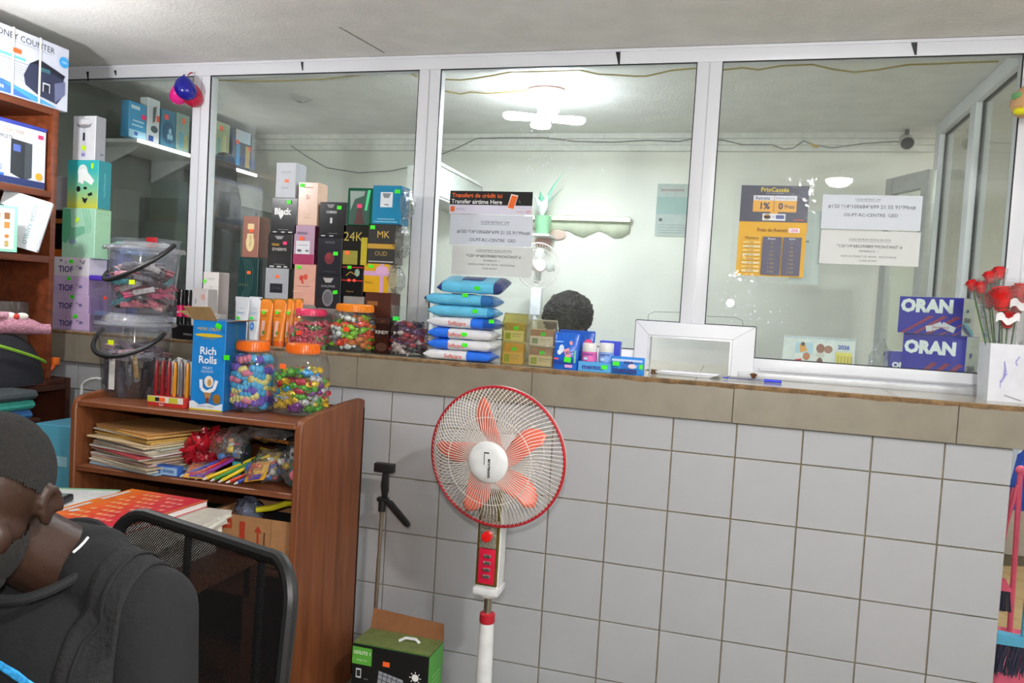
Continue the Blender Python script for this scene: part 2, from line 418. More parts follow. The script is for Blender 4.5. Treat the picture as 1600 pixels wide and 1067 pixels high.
for sgn, (ax, bx) in ((1, (HX0, HI0)), (-1, (HX1, HI1))):      # mitre joints
    MB().prism([(ax, HZ), (ax+.0016*sgn, HZ), (bx+.0016*sgn, HZI), (bx, HZI)][::sgn], (0, -.0154, 0), (1, 0, 0), (0, 0, 1), .0006).build('mitre_joint', M('55565a', .6), w1, smooth=False)
def gask(p, poly, y=.011, t=.005):
    m = MB(); k = len(poly)
    for i in range(k):
        a = Vector((poly[i][0], y, poly[i][1])); b = Vector((poly[(i+1) % k][0], y, poly[(i+1) % k][1])); m.cyl(a, b, t, n=4)
    m.build('gasket', m_gask, p, smooth=False)
panes = [[(XL, 1.259), (-1.135, 1.259), (-1.135, 2.3), (XL, 2.3)],
         [(-1.05, 1.259), (-.089, 1.259), (-.089, 2.3), (-1.05, 2.3)],
         [(.0014, 1.259), (HX0, 1.259), (HX0, HZ), (.9805, HZ), (.9805, 2.3), (.0014, 2.3)],
         [(HX1, 1.259), (2.007, 1.259), (2.007, 2.3), (1.068, 2.3), (1.068, HZ), (HX1, HZ)]]
for pl in panes:
    MB().prism(pl[::-1], (0, .027, 0), (1, 0, 0), (0, 0, 1), .005).build('glass_pane', m_glass, w1, smooth=False)
    gask(w1, pl, y=.004, t=.0042)
for (u, v0, v1, dw) in ((472, 91, 108, .014), (966, 69, 93, .02), (1428, 62, 86, .022), (137, 112, 127, .014), (180, 110, 118, .014)):
    a = at(u, v0, YG); b = at(u, v1, YG)
    MB().prism([(-dw/2, 0), (dw/2*.5, -(a.z-b.z)), (dw/2*1.1, -(a.z-b.z)), (dw/2, 0)][::-1], (a.x, -.0012, min(a.z, ZC-.003)), (1, 0, 0), (0, 0, 1), -.0008).build('black_tape', M('1b1d22', .5), w1, smooth=False)
# glass cut-out lines of the old hatch above the frame
for pts in ([(1012, 512), (1013, 492), (1022, 487), (1066, 488)], [(1105, 494), (1150, 496), (1160, 501), (1162, 518)]):
    MB().tube([at(u, v, YG+.02)-Vector((0, YG, 0)) for u, v in pts], .0012, 5).build('glass_seam', M('7c8784', .3), w1)
# drops and tape specks on the panes, coloured white for flash sparkle
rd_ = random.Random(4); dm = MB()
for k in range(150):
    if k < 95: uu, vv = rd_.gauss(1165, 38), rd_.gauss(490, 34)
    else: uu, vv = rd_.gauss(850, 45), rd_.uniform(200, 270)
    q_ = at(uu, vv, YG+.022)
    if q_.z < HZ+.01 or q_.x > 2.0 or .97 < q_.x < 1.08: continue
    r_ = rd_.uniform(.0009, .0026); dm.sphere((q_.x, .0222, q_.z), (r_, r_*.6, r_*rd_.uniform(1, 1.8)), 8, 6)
tag(dm.build('sparkle_drops', M('e8eef4', .15), w1), kind='stuff')
# ------------------------------------------------------------------ right side glazing of the booth
w2 = thing('window_2', 'aluminium framed glazed side of the booth running back from the corner', None, (2.05, 0, 0), kind='structure')
MB().box(-.03, .03, .36, 1.50, 2.295, ZC-.002).build('top_rail', m_al, w2, bev=.003)
MB().box(-.03, .03, .36, 1.50, ZL, 1.259).build('bottom_rail', m_al, w2, bev=.003)
for ya, yb in ((.86, .94), (1.42, 1.50)):
    MB().box(-.03, .03, ya, yb, 1.259, 2.295).build('post', m_al, w2, bev=.003)
for ya, yb in ((.36, .86), (.94, 1.42)):
    MB().box(-.003, .003, ya, yb, 1.259, 2.295).build('glass_pane', m_glass, w2, smooth=False)
    m = MB()
    for y in (ya+.004, yb-.004): m.box(-.007, .007, y-.004, y+.004, 1.259, 2.295)
    m.box(-.007, .007, ya, yb, 2.287, 2.295); m.build('gasket', m_gask, w2, smooth=False)
d1 = thing('door_1', 'aluminium framed glass door standing ajar at the back of the booth', None, (2.0, 1.40, 0), math.radians(-66+180), kind='structure')
for a, b, z0, z1, nm in ((0, .05, .02, 2.13, 'stile'), (.27, .32, .02, 2.13, 'stile'), (.05, .27, 2.05, 2.13, 'head_rail'), (.05, .27, .02, .14, 'bottom_rail'), (.05, .27, 1.0, 1.06, 'lock_rail')):
    MB().box(a, b, -.02, .02, z0, z1).build(nm, M('a9aaa8', .4, .3), d1, bev=.003)
MB().box(.05, .27, -.003, .003, 1.06, 2.05).build('glass_pane', m_glass, d1, smooth=False)
MB().box(.05, .27, -.006, .006, .14, 1.0).build('panel', M('b9bab6', .5), d1)
MB().cyl((.295, .02, 1.02), (.295, .06, 1.02), .012).box(.20, .30, .05, .062, 1.012, 1.028).build('handle', M('c9c9c9', .25, .9), d1)
# ================================================================== BROWN SHELVING ON THE LEFT WALL (faces right)
m_bk = wood('5e2c17', '7d3f22', 'Y', .4); m_bkd = wood('3a1a10', '4b2315', 'Z', .45)
BX = -1.40
bs = thing('tall_shelving', 'tall reddish brown wooden shelving along the left wall', 'shelving', (-1.6, -.9, 0))
def bsb(name, x0, x1, y0, y1, z0, z1, m=None): MB().box(x0+1.6, x1+1.6, y0+.9, y1+.9, z0, z1).build(name, m or m_bk, bs, bev=.003)
SH = [(2.022, 2.048), (1.706, 1.732), (1.455, 1.482), (.978, 1.002), (.45, .475)]
for a, b in SH: bsb('shelf', -1.93, BX, -1.7, -.155, a, b-.0006)
bsb('side_panel', -1.93, BX, -.155, -.13, 1.002, 2.048); bsb('side_panel', -1.93, BX, -1.725, -1.70, 0, 2.048)
bsb('side_panel', -1.93, BX+.002, -.060, -.035, 0, 1.0, m_bkd); bsb('back_panel', -1.945, -1.93, -1.7, -.14, 0, 2.048, m_bkd)
bsb('plinth', -1.90, BX-.02, -1.7, -.06, 0, .08, m_bkd); bsb('lower_shelf', -1.93, BX, -.155, -.060, .978, 1.0, m_bkd)
bsb('front_rail', BX-.018, BX+.004, -1.7, -.06, .955, .978, m_bkd)
def side_box(name, label, y0, y1, z0, z1, xf, dep, col, top=None):
    """carton whose printed face looks to the right"""
    t = thing(name, label, 'box', (xf-dep/2, (y0+y1)/2, z0)); w = y1-y0; h = z1-z0
    MB().box(-dep/2, dep/2, -w/2, w/2, 0, h).build('body', col if not isinstance(col, str) else M(col, .4, var=.03), t, bev=.003, seg=1)
    MB().box(-dep/2+.01, dep/2-.01, -w/2+.004, w/2-.004, h-.0005, h+.0008).build('top_flap', M('dcdce2', .5), t, smooth=False)
    f = Face(t, (dep/2, -w/2, h), (0, 1, 0), (0, 0, -1), w, h); f.t = t; return f
# money counter box on the top shelf
f = side_box('money_counter_box', 'white and blue money counter box strapped on the top shelf', -.50, -.095, 2.048, 2.29, BX+.005, .30, 'cfd3e2')
f.text('MONEY COUNTER', .50, .12, .66, .10, '2c3040', .02)
f.rect(.02, .19, .80, .197, '9aa0b0'); f.rect(.05, .40, .52, .44, '6ec2ee'); f.rect(.16, .47, .56, .485, '9fa6b8')
for k in range(7): f.rect(.05, .52+.035*k, .55-.03*(k % 3), .53+.035*k, 'a4a9b8')
f.poly([(0, .78), (.30, .80), (.86, .985), (0, .985)], '3f6fdc'); f.poly([(.28, .83), (.50, .86), (.88, .985), (.60, .985)], '4aa0e6'); f.text('MS 198', .24, .91, .16, .05, 'e8eefc')
f.poly([(.50, .64), (.56, .44), (.66, .36), (.93, .50), (.95, .72), (.86, .93), (.66, .88), (.52, .78)], '2f3450'); f.poly([(.56, .44), (.66, .33), (.95, .45), (.93, .52), (.64, .42)], '171a2c')
f.poly([(.83, .62), (.95, .54), (.95, .74), (.84, .92)], '6b7196'); f.rect(.66, .44, .78, .50, '3d6f7c'); f.rect(.70, .66, .78, .80, 'd8dae2'); f.rect(.71, .68, .77, .80, '222638')
f.ell(.93, .24, .055, .085, '3aa3e6'); f.text('1000', .93, .24, .06, .04, 'd8f0ff'); f.sticker(.42, .33, ORANGE, .034, .016)
for yy in (.38, .66): f.rect(yy-.012, -.0, yy+.012, 1.0, 'e6e4d8', 'strap', .3)
f.done()
# UPS box on the second shelf
f = side_box('ups_box', 'white carton with black tower unit picture on the second shelf', -.62, -.17, 1.732, 1.965, BX-.015, .28, 'd4d7e0')
f.rect(0, 0, 1, .06, '2c3aa0'); f.text('LINE INTERACTIVE', .60, .16, .40, .06, 'b08a6a'); f.text('COMPLETE', .58, .27, .30, .055, '3a3d48', .01)
f.poly([(.66, .28), (.86, .30), (.86, .84), (.79, .90), (.66, .82)], '23272e'); f.poly([(.79, .31), (.86, .30), (.86, .84), (.79, .90)], '3d444c')
f.rect(.68, .36, .75, .47, '4d63b0'); f.ell(.93, .80, .035, .06, 'd8a41c'); f.rect(.0, .88, .99, .985, '1b2a66'); f.rect(0, .84, .6, .88, '2f6ec0')
f.rect(.50, .70, .58, .80, '9aa4c8'); f.sticker(.935, .16, PINK, .022, .014); f.done()
# third compartment: leaning flat box and a colour card
t = thing('flat_gift_box', 'white flat box with grey script leaning out of the third shelf', 'box', (-1.43, -.285, 1.488), math.radians(38))
Lb = MB(); Lb.T = Matrix.Rotation(math.radians(14), 4, 'Y'); Lb.box(-.085, .075, -.02, .02, .02, .215)
Lb.build('body', M('dfe1e6', .4), t, bev=.003); fo = Face(t, (0, 0, 0), (1, 0, 0), (0, 0, -1), .16, .195)
R14 = Matrix.Rotation(math.radians(14), 3, 'Y'); fo.o = R14 @ Vector((-.085, -.02, .215)); fo.ux = R14 @ Vector((1, 0, 0)); fo.uy = R14 @ Vector((0, 0, -1)); fo.n = Vector((0, -1, 0))
fo.text('SUGAR XAMELO', .70, .52, .09, .8, '4f8f96', rot=90); fo.text('La Creme', .35, .62, .12, .6, '4a4a52', rot=90); fo.rect(.0, .3, .10, .8, '20242c'); fo.done()
Lt = MB(); Lt.T = Matrix.Rotation(math.radians(14), 4, 'Y'); Lt.box(.070, .078, -.0205, -.004, .03, .21); Lt.build('lid_edge', M('c4c7cc', .5), t)
t = thing('colour_card', 'pale card with brown colour swatches and a mint border', 'card', (-1.385, -.385, 1.4826), math.radians(40))
MB().box(-.09, .055, -.002, .002, 0, .165).build('card', M('8fcdb8', .4), t); f = Face(t, (-.09, -.002, .165), (1, 0, 0), (0, 0, -1), .145, .165)
f.rect(.0, .06, .93, .94, 'e6e3d8')
for i in range(4):
    for j in range(2): f.rect(.12+.2*i, .15+.20*j, .24+.2*i, .29+.20*j, ('c9823c', 'a96a2a', 'd08a60', '8d5a2c')[(i+j) % 4])
for i in range(4): f.ell(.18+.2*i, .66, .05, .04, 'c07a30'); f.rect(.14+.2*i, .76, .22+.2*i, .88, 'b59a58')
f.done()
# dark compartment: clear pack and green carton, knitted slipper, cloths
f = carton('green_carton', 'narrow mint green carton standing at the shelving end above the ledge', 'box', 60, 76, 452, 516, .02, .07, '5f9a74', z0=ZL)
f.line([(.30, 0), (.30, 1)], .004, '1f2c26'); f.rect(.2, .12, .8, .26, '1d3326'); f.done()
t = thing('clear_gift_pack', 'clear wrapped gift pack in the dark shelf compartment', 'gift pack', (-1.57, -.26, 1.002))
MB().box(-.10, .10, -.09, .09, 0, .30).build('wrap', clear('d8d0c8', 1.4, .10, 1.5, .05, .5, 40), t, bev=.012)
MB().lathe([(.05, .0), (.06, .05), (.055, .16), (.02, .2)], n=16).build('gift', M('5c4a42', .5), t)
def knit(name, label, c, rz, s=1.):
    t = thing(name, label, 'slippers', c, rz)
    P = []
    for j in range(17):
        a = j/16; x = (-.10+.21*a)*s; wd = .042*math.sin(PI*min(max(.10+.86*a, 0), 1))**.55*s; ht = (.036+.03*math.sin(PI*min(1, a*1.15)))*s; row = []
        for i in range(20):
            b = 2*PI*i/20; k = 1+.07*math.sin(i*PI)*math.cos(j*PI)+.05*((i+j) % 2); row.append((x, wd*math.cos(b)*k, ht*(.5+.5*math.sin(b))*k))
        P.append(row)
    MB().grid(P, True).build('knitted_upper', M('d79aae', .95, var=.35, scale=160, bump=.9, bscale=260), t)
    r = MB(); ring = [((-.055+.045*math.cos(a))*s, .036*math.sin(a)*s, .066*s) for a in [2*PI*i/18 for i in range(18)]]
    r.tube(ring, .010*s, 8, True); r.build('cuff', M('e0a8ba', .95, var=.3, scale=160, bump=.9, bscale=260), t)
    MB().sphere((.0, -.03*s, .062*s), .011*s, 10, 6).build('bow_knot', M('c43a30', .7), t)
    b = MB(); b.sphere((.018, -.028*s, .064*s), (.02*s, .008, .012*s), 10, 6).sphere((-.018, -.028*s, .064*s), (.02*s, .008, .012*s), 10, 6); b.build('bow', M('e8e2da', .8), t)
    return t
# folded dark garment hanging over the lower shelf edge with the slippers on it
t = thing('dark_hat', 'dark rounded hat with green piping on the lower shelf', 'hat', (-1.36, -.37, 1.002))
P = []
for j in range(13):
    a = PI/2*j/12
    P.append([(.085*math.cos(2*PI*i/24)*math.cos(a)+.0, .15*math.sin(2*PI*i/24)*math.cos(a), .185*math.sin(a)) for i in range(24)])
MB().grid(P, True).build('crown', M('1c1d24', .9, bump=.3), t)
MB().tube([(.088*math.cos(a), .152*math.sin(a), .12-.05*math.sin(a*1.0)) for a in [-1.4+2.4*i/14 for i in range(15)]], .006, 6).build('piping', M('7fae2c', .7), t)
knit('knitted_slippers', 'pink knitted slippers with a bow resting on the dark hat', (-1.355, -.34, 1.186), math.radians(58), 1.05)
zc = 1.002
for k, (h, lb, wy) in enumerate((('2c5f95', 'folded blue cloth at the bottom of the small pile', .0), ('2f8f80', 'folded teal cloth in the middle of the small pile', .01), ('3d4549', 'folded charcoal cloth on top of the small pile', .02))):
    t = thing('folded_cloth', lb, 'cloth', (-1.255, -.52+wy, .902+.034*k)); P = []
    for j in range(9):
        b = PI*j/8-PI/2; P.append([(-.09+.10*(i/10)+.016*math.cos(b)*(i == 10), -.11+.22*q/1, 0) for i in range(11) for q in (0,)])
    m = MB(); m.box(-.08, .085, -.12, .10, 0, .032); m.build('fold', M(h, .9, bump=.3, bscale=90), t, bev=.014, seg=3)
    m = MB(); m.tube([(.082, -.11+.02*i, .016) for i in range(11)], .011, 6); m.build('folded_edge', M(h, .9, bump=.3, bscale=91), t)
t = thing('low_stool', 'small dark stool under the folded cloths beside the shelving', 'stool', (-1.255, -.52, 0))
MB().box(-.075, .075, -.14, .14, .88, .90).build('seat', m_bkd, t, bev=.004)
for sx in (-1, 1):
    for sy in (-1, 1): MB().box(sx*.06-.012, sx*.06+.012, sy*.12-.012, sy*.12+.012, 0, .88).build('leg', m_bkd, t)
t = thing('orange_strap', 'orange strap lying on the dark shelf end', 'strap', (-1.46, -.11, 1.0005))
MB().tube([(-.06, -.01, .008), (.0, -.015, .012), (.04, -.02, .02), (.055, -.01, .045), (.058, .0, .06)], .008, 8).build('webbing', M('c8541c', .7), t)
MB().box(.04, .07, -.012, .012, .055, .085).build('buckle', M('d86a24', .5), t, bev=.004)
t = tag(MB().tube([(-1.58, -.022, 1.0), (-1.577, -.024, 1.06), (-1.578, -.023, 1.19), (-1.58, -.018, 1.30), (-1.579, .0, 1.55), (-1.575, .02, 1.78)], .0035, 6).build('black_cable', M('15171a', .5)), 'thin black cable running up beside the shelving', 'cable')
# cartons squeezed between shelving and the teal stack
f = carton('plain_white_carton', 'plain pale carton behind the headset box next to the shelving', 'box', 84, 106, 276, 326, .10, .12, 'b9bcc4', z0=at(95, 328, .10).z); f.done()
zw = at(95, 328, .10).z
f = carton('black_carton', 'tall black carton with orange panel behind the green tablet box', 'box', 76, 100, 318, 516, .10, .14, '17181c', z0=ZL); f.t.location.z = ZL
f.rect(.15, .07, .85, .11, 'c07a3a'); f.rect(.2, .33, .9, .42, 'd8702c'); f.rect(.1, .60, .6, .61, '6b6e74'); f.done()
f.t.scale.z = (zw-ZL-.002)/(f.h)

# ================================================================== LOW BOOKCASE
BK0, BK1, BYF, BYB, BZ = -.965, -.088, -.465, -.035, .992
m_w = wood('6f3d24', '8d5535', 'X', .42); m_ws = wood('6a3920', '87502f', 'Z', .42)
bc = thing('low_bookcase', 'low brown wooden bookcase with rounded side panels under the ledge', 'bookcase', ((BK0+BK1)/2, BYF, 0))
cx = (BK0+BK1)/2
def side(x0, x1, name):
    pr = [(0, 0), (.43, 0), (.43, 1.025), (.40, 1.033), (.30, 1.030), (.15, 1.018), (.05, 1.008), (.018, 1.0), (.006, .985), (0, .96)]
    MB().prism(pr, (x0-cx, 0, 0), (0, 1, 0), (0, 0, 1), (x1-x0)).build(name, m_ws, bc, bev=.003, seg=1)
side(BK1-.024, BK1, 'side_panel'); side(BK0, BK0+.022, 'side_panel')
for z0, z1, nm in ((BZ-.02, BZ-.0006, 'top_board'), (.752, .7714, 'shelf'), (.50, .5194, 'shelf'), (.06, .08, 'bottom_board')):
    MB().box(BK0+.022-cx, BK1-.024-cx, .004, .42, z0, z1).build(nm, m_w, bc, bev=.003, seg=1)
MB().box(BK0-cx, BK1-cx, .42, .43, .02, BZ+.005).build('back_panel', wood('4a2616', '5c321e', 'Z'), bc)
MB().box(BK0+.022-cx, BK1-.024-cx, .015, .03, 0, .06).build('plinth', m_w, bc)
t = tag(MB().tube([Vector((*at(128, 602, -.20).xy, 0)), Vector((*at(128, 602, -.20).xy, .5))]+[at(u, v, -.20) for u, v in ((128, 602), (133, 596), (142, 592), (152, 591), (160, 593))], .005, 8).build('white_cable', M('dcdcd8', .5)), 'white cable looping over the bookcase corner behind the bucket', 'cable')
# blue carton standing left of the bookcase
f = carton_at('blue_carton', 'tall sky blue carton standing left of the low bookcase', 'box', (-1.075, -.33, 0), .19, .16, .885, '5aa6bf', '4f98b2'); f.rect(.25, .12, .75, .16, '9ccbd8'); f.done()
# ================================================================== GOODS ON THE LEFT END OF THE LEDGE
z = ZL
for k, (vt, vb, col, lb) in enumerate(((488, 517, 'cbb0d8', 'lowest lilac soap box of the stack on the ledge'), (460, 488, 'cdb4da', 'second lilac soap box from the bottom of the stack'),
        (431, 460, 'cbb2d9', 'third lilac soap box of the stack, under the white one'), (402, 431, 'd9d4dc', 'white soap box topping the stack of lilac boxes'))):
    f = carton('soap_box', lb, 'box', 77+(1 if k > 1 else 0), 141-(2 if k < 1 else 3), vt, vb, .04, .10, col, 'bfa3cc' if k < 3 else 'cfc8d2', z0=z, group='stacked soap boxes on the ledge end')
    f.text('TIOF', .42, .64, .42, .34, '33307a', .02); f.ell(.80, .55, .05, .09, '7d76a8'); f.line([(.68, .5), (.74, .42)], .003, '5b5590'); f.ell(.42, .28, .03, .07, 'b7a0c8')
    f.sticker((.66, .60, .50, .56)[k], (.20, .12, .14, .22)[k], GREEN, .02, .014)
    if k == 3: f.ell(.3, .18, .04, .07, '8a8898'); f.line([(.78, .12), (.88, .3), (.92, .12)], .004, '6d6a80')
    f.done(); z = f.top
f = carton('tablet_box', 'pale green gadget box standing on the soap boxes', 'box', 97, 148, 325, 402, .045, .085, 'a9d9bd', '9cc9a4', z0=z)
f.poly([(0, .02), (.25, .02), (.30, .55), (.12, .72), (0, .66)], '5fb389'); f.poly([(.28, .4), (.68, .36), (.72, .5), (.45, .58), (.40, .66), (.22, .66)], '79b99a')
for k in range(3): f.line([(.62+.09*k, .02), (.74+.07*k, .3), (.70+.07*k, .5)], .004, '7fc5a2')
f.ell(.33, .68, .12, .05, '8aa3b8'); f.sticker(.46, .24, 'c8f03a', .016, .022, .5); f.side.line([(.1, .1), (.9, .1)], .002, '86b792'); f.side.done(); f.done(); z = f.top
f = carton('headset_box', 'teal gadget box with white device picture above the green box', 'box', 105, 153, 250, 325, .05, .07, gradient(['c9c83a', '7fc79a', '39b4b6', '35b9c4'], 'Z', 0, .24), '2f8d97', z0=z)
f.ell(.50, .24, .16, .15, 'dfe9e6'); f.poly([(.36, .2), (.58, .18), (.88, .42), (.80, .52), (.56, .42), (.52, .5), (.36, .46)], 'eef3f2'); f.ell(.38, .60, .065, .06, '1a1d22'); f.ell(.60, .58, .06, .03, '22262b'); f.poly([(.68, .70), (.82, .66), (.84, .72), (.72, .75)], '23272c'); f.poly([(.50, .76), (.60, .80), (.70, .78), (.62, .90), (.55, .86)], '23272c')
f.sticker(.82, .12, 'b8f02a', .012, .022); f.side.text('MULTIFUNCTION', .5, .5, .16, .5, '8fd0d4', rot=-90); f.side.done(); f.done(); z = f.top
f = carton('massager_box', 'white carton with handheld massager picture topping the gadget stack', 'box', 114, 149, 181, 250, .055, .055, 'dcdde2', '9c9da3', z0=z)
f.text('Facial Massage Device', .5, .07, .7, .03, '8a8d96'); f.poly([(.15, .16), (.28, .20), (.72, .20), (.85, .16), (.78, .25), (.56, .28), (.44, .28), (.22, .25)], '8d9098'); f.poly([(.2, .17), (.5, .20), (.8, .17), (.5, .19)], 'd88a70')
f.poly([(.44, .28), (.56, .28), (.60, .55), (.58, .92), (.42, .92), (.40, .55)], 'c9ccd6'); f.rect(.46, .38, .55, .56, '26282e'); f.sticker(.52, .72, 'c6f01e', .02, .018, .5); f.rect(.42, .84, .58, .91, '8f86c8'); f.side.rect(.5, .82, .8, .87, '6d6f76'); f.side.done(); f.done()
# clear tub with a red clip handle, and a purple-lidded tub in front of it
def tub(name, label, u0, u1, vt, y, d, matb, z0=ZL, lip=.006):
    a = at(u0, vt, y); b = at(u1, vt, y); w = b.x-a.x; h = a.z-z0; t = thing(name, label, 'tub', ((a.x+b.x)/2, y+d/2, z0))
    P = [[(sx*w/2*k, sy*d/2*k, zz) for sx, sy in ((-1, -1), (1, -1), (1, 1), (-1, 1))] for k, zz in ((.86, 0), (1, h), (1.03, h), (1.03, h+.008))]
    m = MB().grid(P, True); m.add(P[0], [(3, 2, 1, 0)]); m.build('body', matb, t, bev=.004, seg=2); return t, w, h, d
t, w_, h_, d_ = tub('clip_tub', 'large clear tub with red clip handle behind the buckets', 150, 252, 372, .17, .12, clear('e8ecf2', 1.0, .12, 1.45, .08))
MB().box(w_*.30, w_*.46, -d_/2-.012, -d_/2-.004, h_-.03, h_+.012).build('clip_handle', M('b8202c', .4), t, bev=.004)
hh = MB(); hh.prism([(-w_*.42, 0), (-.02, 0), (.0, h_*.55), (-.06, h_*.86), (-w_*.44, h_*.84)][::-1], (0, -d_/2+.02, .01), (1, 0, 0), (0, 0, 1), -.06); hh.build('contents', M('3f50a8', .5, var=.5, scale=50), t, bev=.004)
pk = MB(); pk.box(-w_*.40, w_*.1, -d_/2+.02, d_/2-.02, h_*.84, h_*.93); pk.build('packets', M('6f8fc0', .35, var=.5, scale=60, bump=.4, bscale=40), t, bev=.006)
t, w_, h_, d_ = tub('purple_lid_tub', 'small clear tub with purple lid beside the soap boxes', 141, 172, 441, .03, .10, clear('d9cfe6', 1.0, .22, 1.45, .1))
MB().box(-w_*.56, w_*.54, -d_*.56, d_*.56, h_+.008, h_+.03).build('lid', M('5a3fc0', .35), t, bev=.008, seg=3)
for k in range(4): MB().box(-w_*.38, w_*.38, -d_*.38, d_*.38, .004+.021*k, .022+.021*k).build('packet', M(('2b3f68', '6fa6c8', '26344f', '7fb4cf')[k], .4), t, bev=.003)
f = Face(t, (-w_*.47, -d_*.475, h_), (1, 0, 0), (0, 0, -1), w_*.94, h_); f.sticker(.78, .30, 'ff4a2a', .014, .014, .5); f.rect(.1, .05, .25, .12, '6f5fb0'); f.done()

# ================================================================== BUCKETS ON THE BOOKCASE
def candybar(cs, n):
    m = MB(); a, b, c = cs
    m.box(-a/2, a/2, -b/2, b/2, -c/2, c/2)
    for s in (-1, 1): m.prism([(0, -b*.55), (s*a*.2, -b*.7), (s*a*.2, b*.7), (0, b*.55)][::s], (s*a/2, 0, 0), (1, 0, 0), (0, 1, 0), .002)
    return m
def bucket(name, label, cx, cy, z0, rb, rt, h, tint, hang, lidh=.035, hz=None):
    t = thing(name, label, 'bucket', (cx, cy, z0)); mt = clear(tint, 1.2, .045, 1.45, .05)
    MB().lathe([(rb*.97, .0), (rb, .004), (rb+(rt-rb)*.5, h*.5), (rt, h-.012), (rt+.006, h-.01), (rt+.006, h)], n=40, power=2.35, cap1=False).build('body', mt, t)
    MB().lathe([(rt+.012, h-.012), (rt+.016, h-.006), (rt+.012, h+.004), (rt-.01, h+.008), (rt-.02, h+lidh-.008), (rt-.034, h+lidh), (.001, h+lidh)], n=40, power=2.35, cap0=False, cap1=False).build('lid', clear('f2f4f8', 1.5, .2, 1.5, .1), t)
    pts = []
    for i in range(25):
        a = PI*i/24; x = -(rt+.018)*math.cos(a); pts.append((x, -(rt+.012)*math.sin(a)*.92*hang[0]-.01, h-.03-hang[1]*math.sin(a)+hang[2]*x))
    MB().tube(pts, .008, 10).build('handle', M('1d1d20', .45), t)
    for s in (-1, 1): MB().cyl((s*(rt-.004), -.01, h-.03), (s*(rt+.026), -.01, h-.03), .012, n=12).build('handle_lug', mt, t)
    return t
_bx, _br = rnd(149, 272, 515, -.25); B1 = (_bx, -.25); BR = _br+.006
bucket('snack_bucket', 'lower clear bucket with black handle standing on the bookcase', B1[0], B1[1], BZ, BR*.72, BR-.018, .262, 'f0f1f2', (1, .085, 0))
BZ2 = BZ+.262+.0355
bucket('snack_bucket', 'upper clear bucket with black handle stacked on the lower bucket lid', B1[0]+.02, B1[1]+.01, BZ2, BR*.70, BR*.86, .232, 'f6f7f9', (.9, .075, .35), .022)
# contents
rr = random.Random(3)
def fill(cx, cy, z0, z1, r0, r1, n, protos, label, group, name, cat, up=0, lay=None, sq=2.4):
    """individual pieces along the wall and the top of a container"""
    for i in range(n):
        k = i/n; zz = z0+(z1-z0)*(i+.5)/n if i < n*.82 else z1
        rmax = r0+(r1-r0)*((zz-z0)/(z1-z0)); a = i*2.39996+rr.uniform(-.15, .15)
        r = rmax if i < n*.82 else rmax*math.sqrt(rr.random())*.9
        c_, s_ = math.cos(a), math.sin(a)
        if sq: q = (abs(c_)**sq+abs(s_)**sq)**(-1/sq); c_ *= q; s_ *= q
        p = protos[rr.randrange(len(protos))]
        o = p[0].copy() if p[1] else p[0]
        if p[1]: COL.objects.link(o)
        p[1] = 1
        o.location = (cx+r*c_, cy+r*s_, zz)
        o.rotation_euler = (rr.uniform(-.5, .5), rr.uniform(-.4, .4), a+PI/2+rr.uniform(-.5, .5)) if up == 0 else (rr.uniform(-.12, .12), PI/2+rr.uniform(-.15, .15), a+PI/2)
        tag(o, p[2] if len(p) > 2 else label, cat, group)
def proto(name, mb, mat, lb=None, **k): return [mb.build(name, mat, **k), 0]+([lb] if lb else [])
cb = [proto('snack_bar', candybar((.075, .030, .016), 0), M(h, .3, var=.3, scale=60, bump=.3, bscale=60), bev=.003) for h in ('3c3b42', '5a4448', '54525c', '2e2c33', '6a6670')]
cb.append(proto('snack_bar', candybar((.075, .030, .016), 0), M('9a7a3c', .3, var=.4, scale=60, bump=.3, bscale=60), bev=.003))
fill(B1[0], B1[1], BZ+.045, BZ+.13, BR*.58, BR*.64, 24, cb, 'wrapped snack bar standing inside the lower bucket', 'snack bars in the lower bucket', 'snack_bar', 'snack', up=1)
cb2 = [proto('snack_bar', candybar((.08, .03, .018), 0), M(h, .3, var=.35, scale=60, bump=.3, bscale=60), bev=.003) for h in ('6b5a66', 'b8929c', '8a8790')]
fill(B1[0], B1[1], BZ+.135, BZ+.175, BR*.6, BR*.5, 16, cb2, 'wrapped snack bar heaped at the top of the lower bucket', 'loose bars in the lower bucket', 'snack_bar', 'snack')
cb3 = [proto('snack_bar', candybar((.07, .028, .018), 0), M(h, .32, var=.35, scale=60, bump=.3, bscale=60), bev=.003) for h in ('b64a6c', '4a8f98', 'c9a9a8', '7c7880', 'b8b2b4', 'a8566a', '4b4046', 'c2707e')]
fill(B1[0]+.02, B1[1]+.01, BZ2+.022, BZ2+.165, BR*.52, BR*.6, 46, cb3, 'wrapped snack bar inside the upper bucket', 'snack bars in the upper bucket', 'snack_bar', 'snack')
for (tx, cyy, z0, u, v) in ((0, 0, BZ, .40, .40), (.02, .01, BZ2, .56, .58)):
    pass
st = bpy.data.objects['snack_bucket']; st2 = bpy.data.objects['snack_bucket.001']
for s_, xx, zz in ((st, .0, .195), (st2, .05, .11)):
    MB().box(xx-.012, xx+.012, -BR*.86, -BR*.853, zz-.008, zz+.008).build('price_sticker', M('dff01e', .5), s_, smooth=False)
MB().box(-.012, .012, -BR*.79, -BR*.783, .03, .14).build('paper_strip', M('cfcfcb', .6), st, smooth=False)
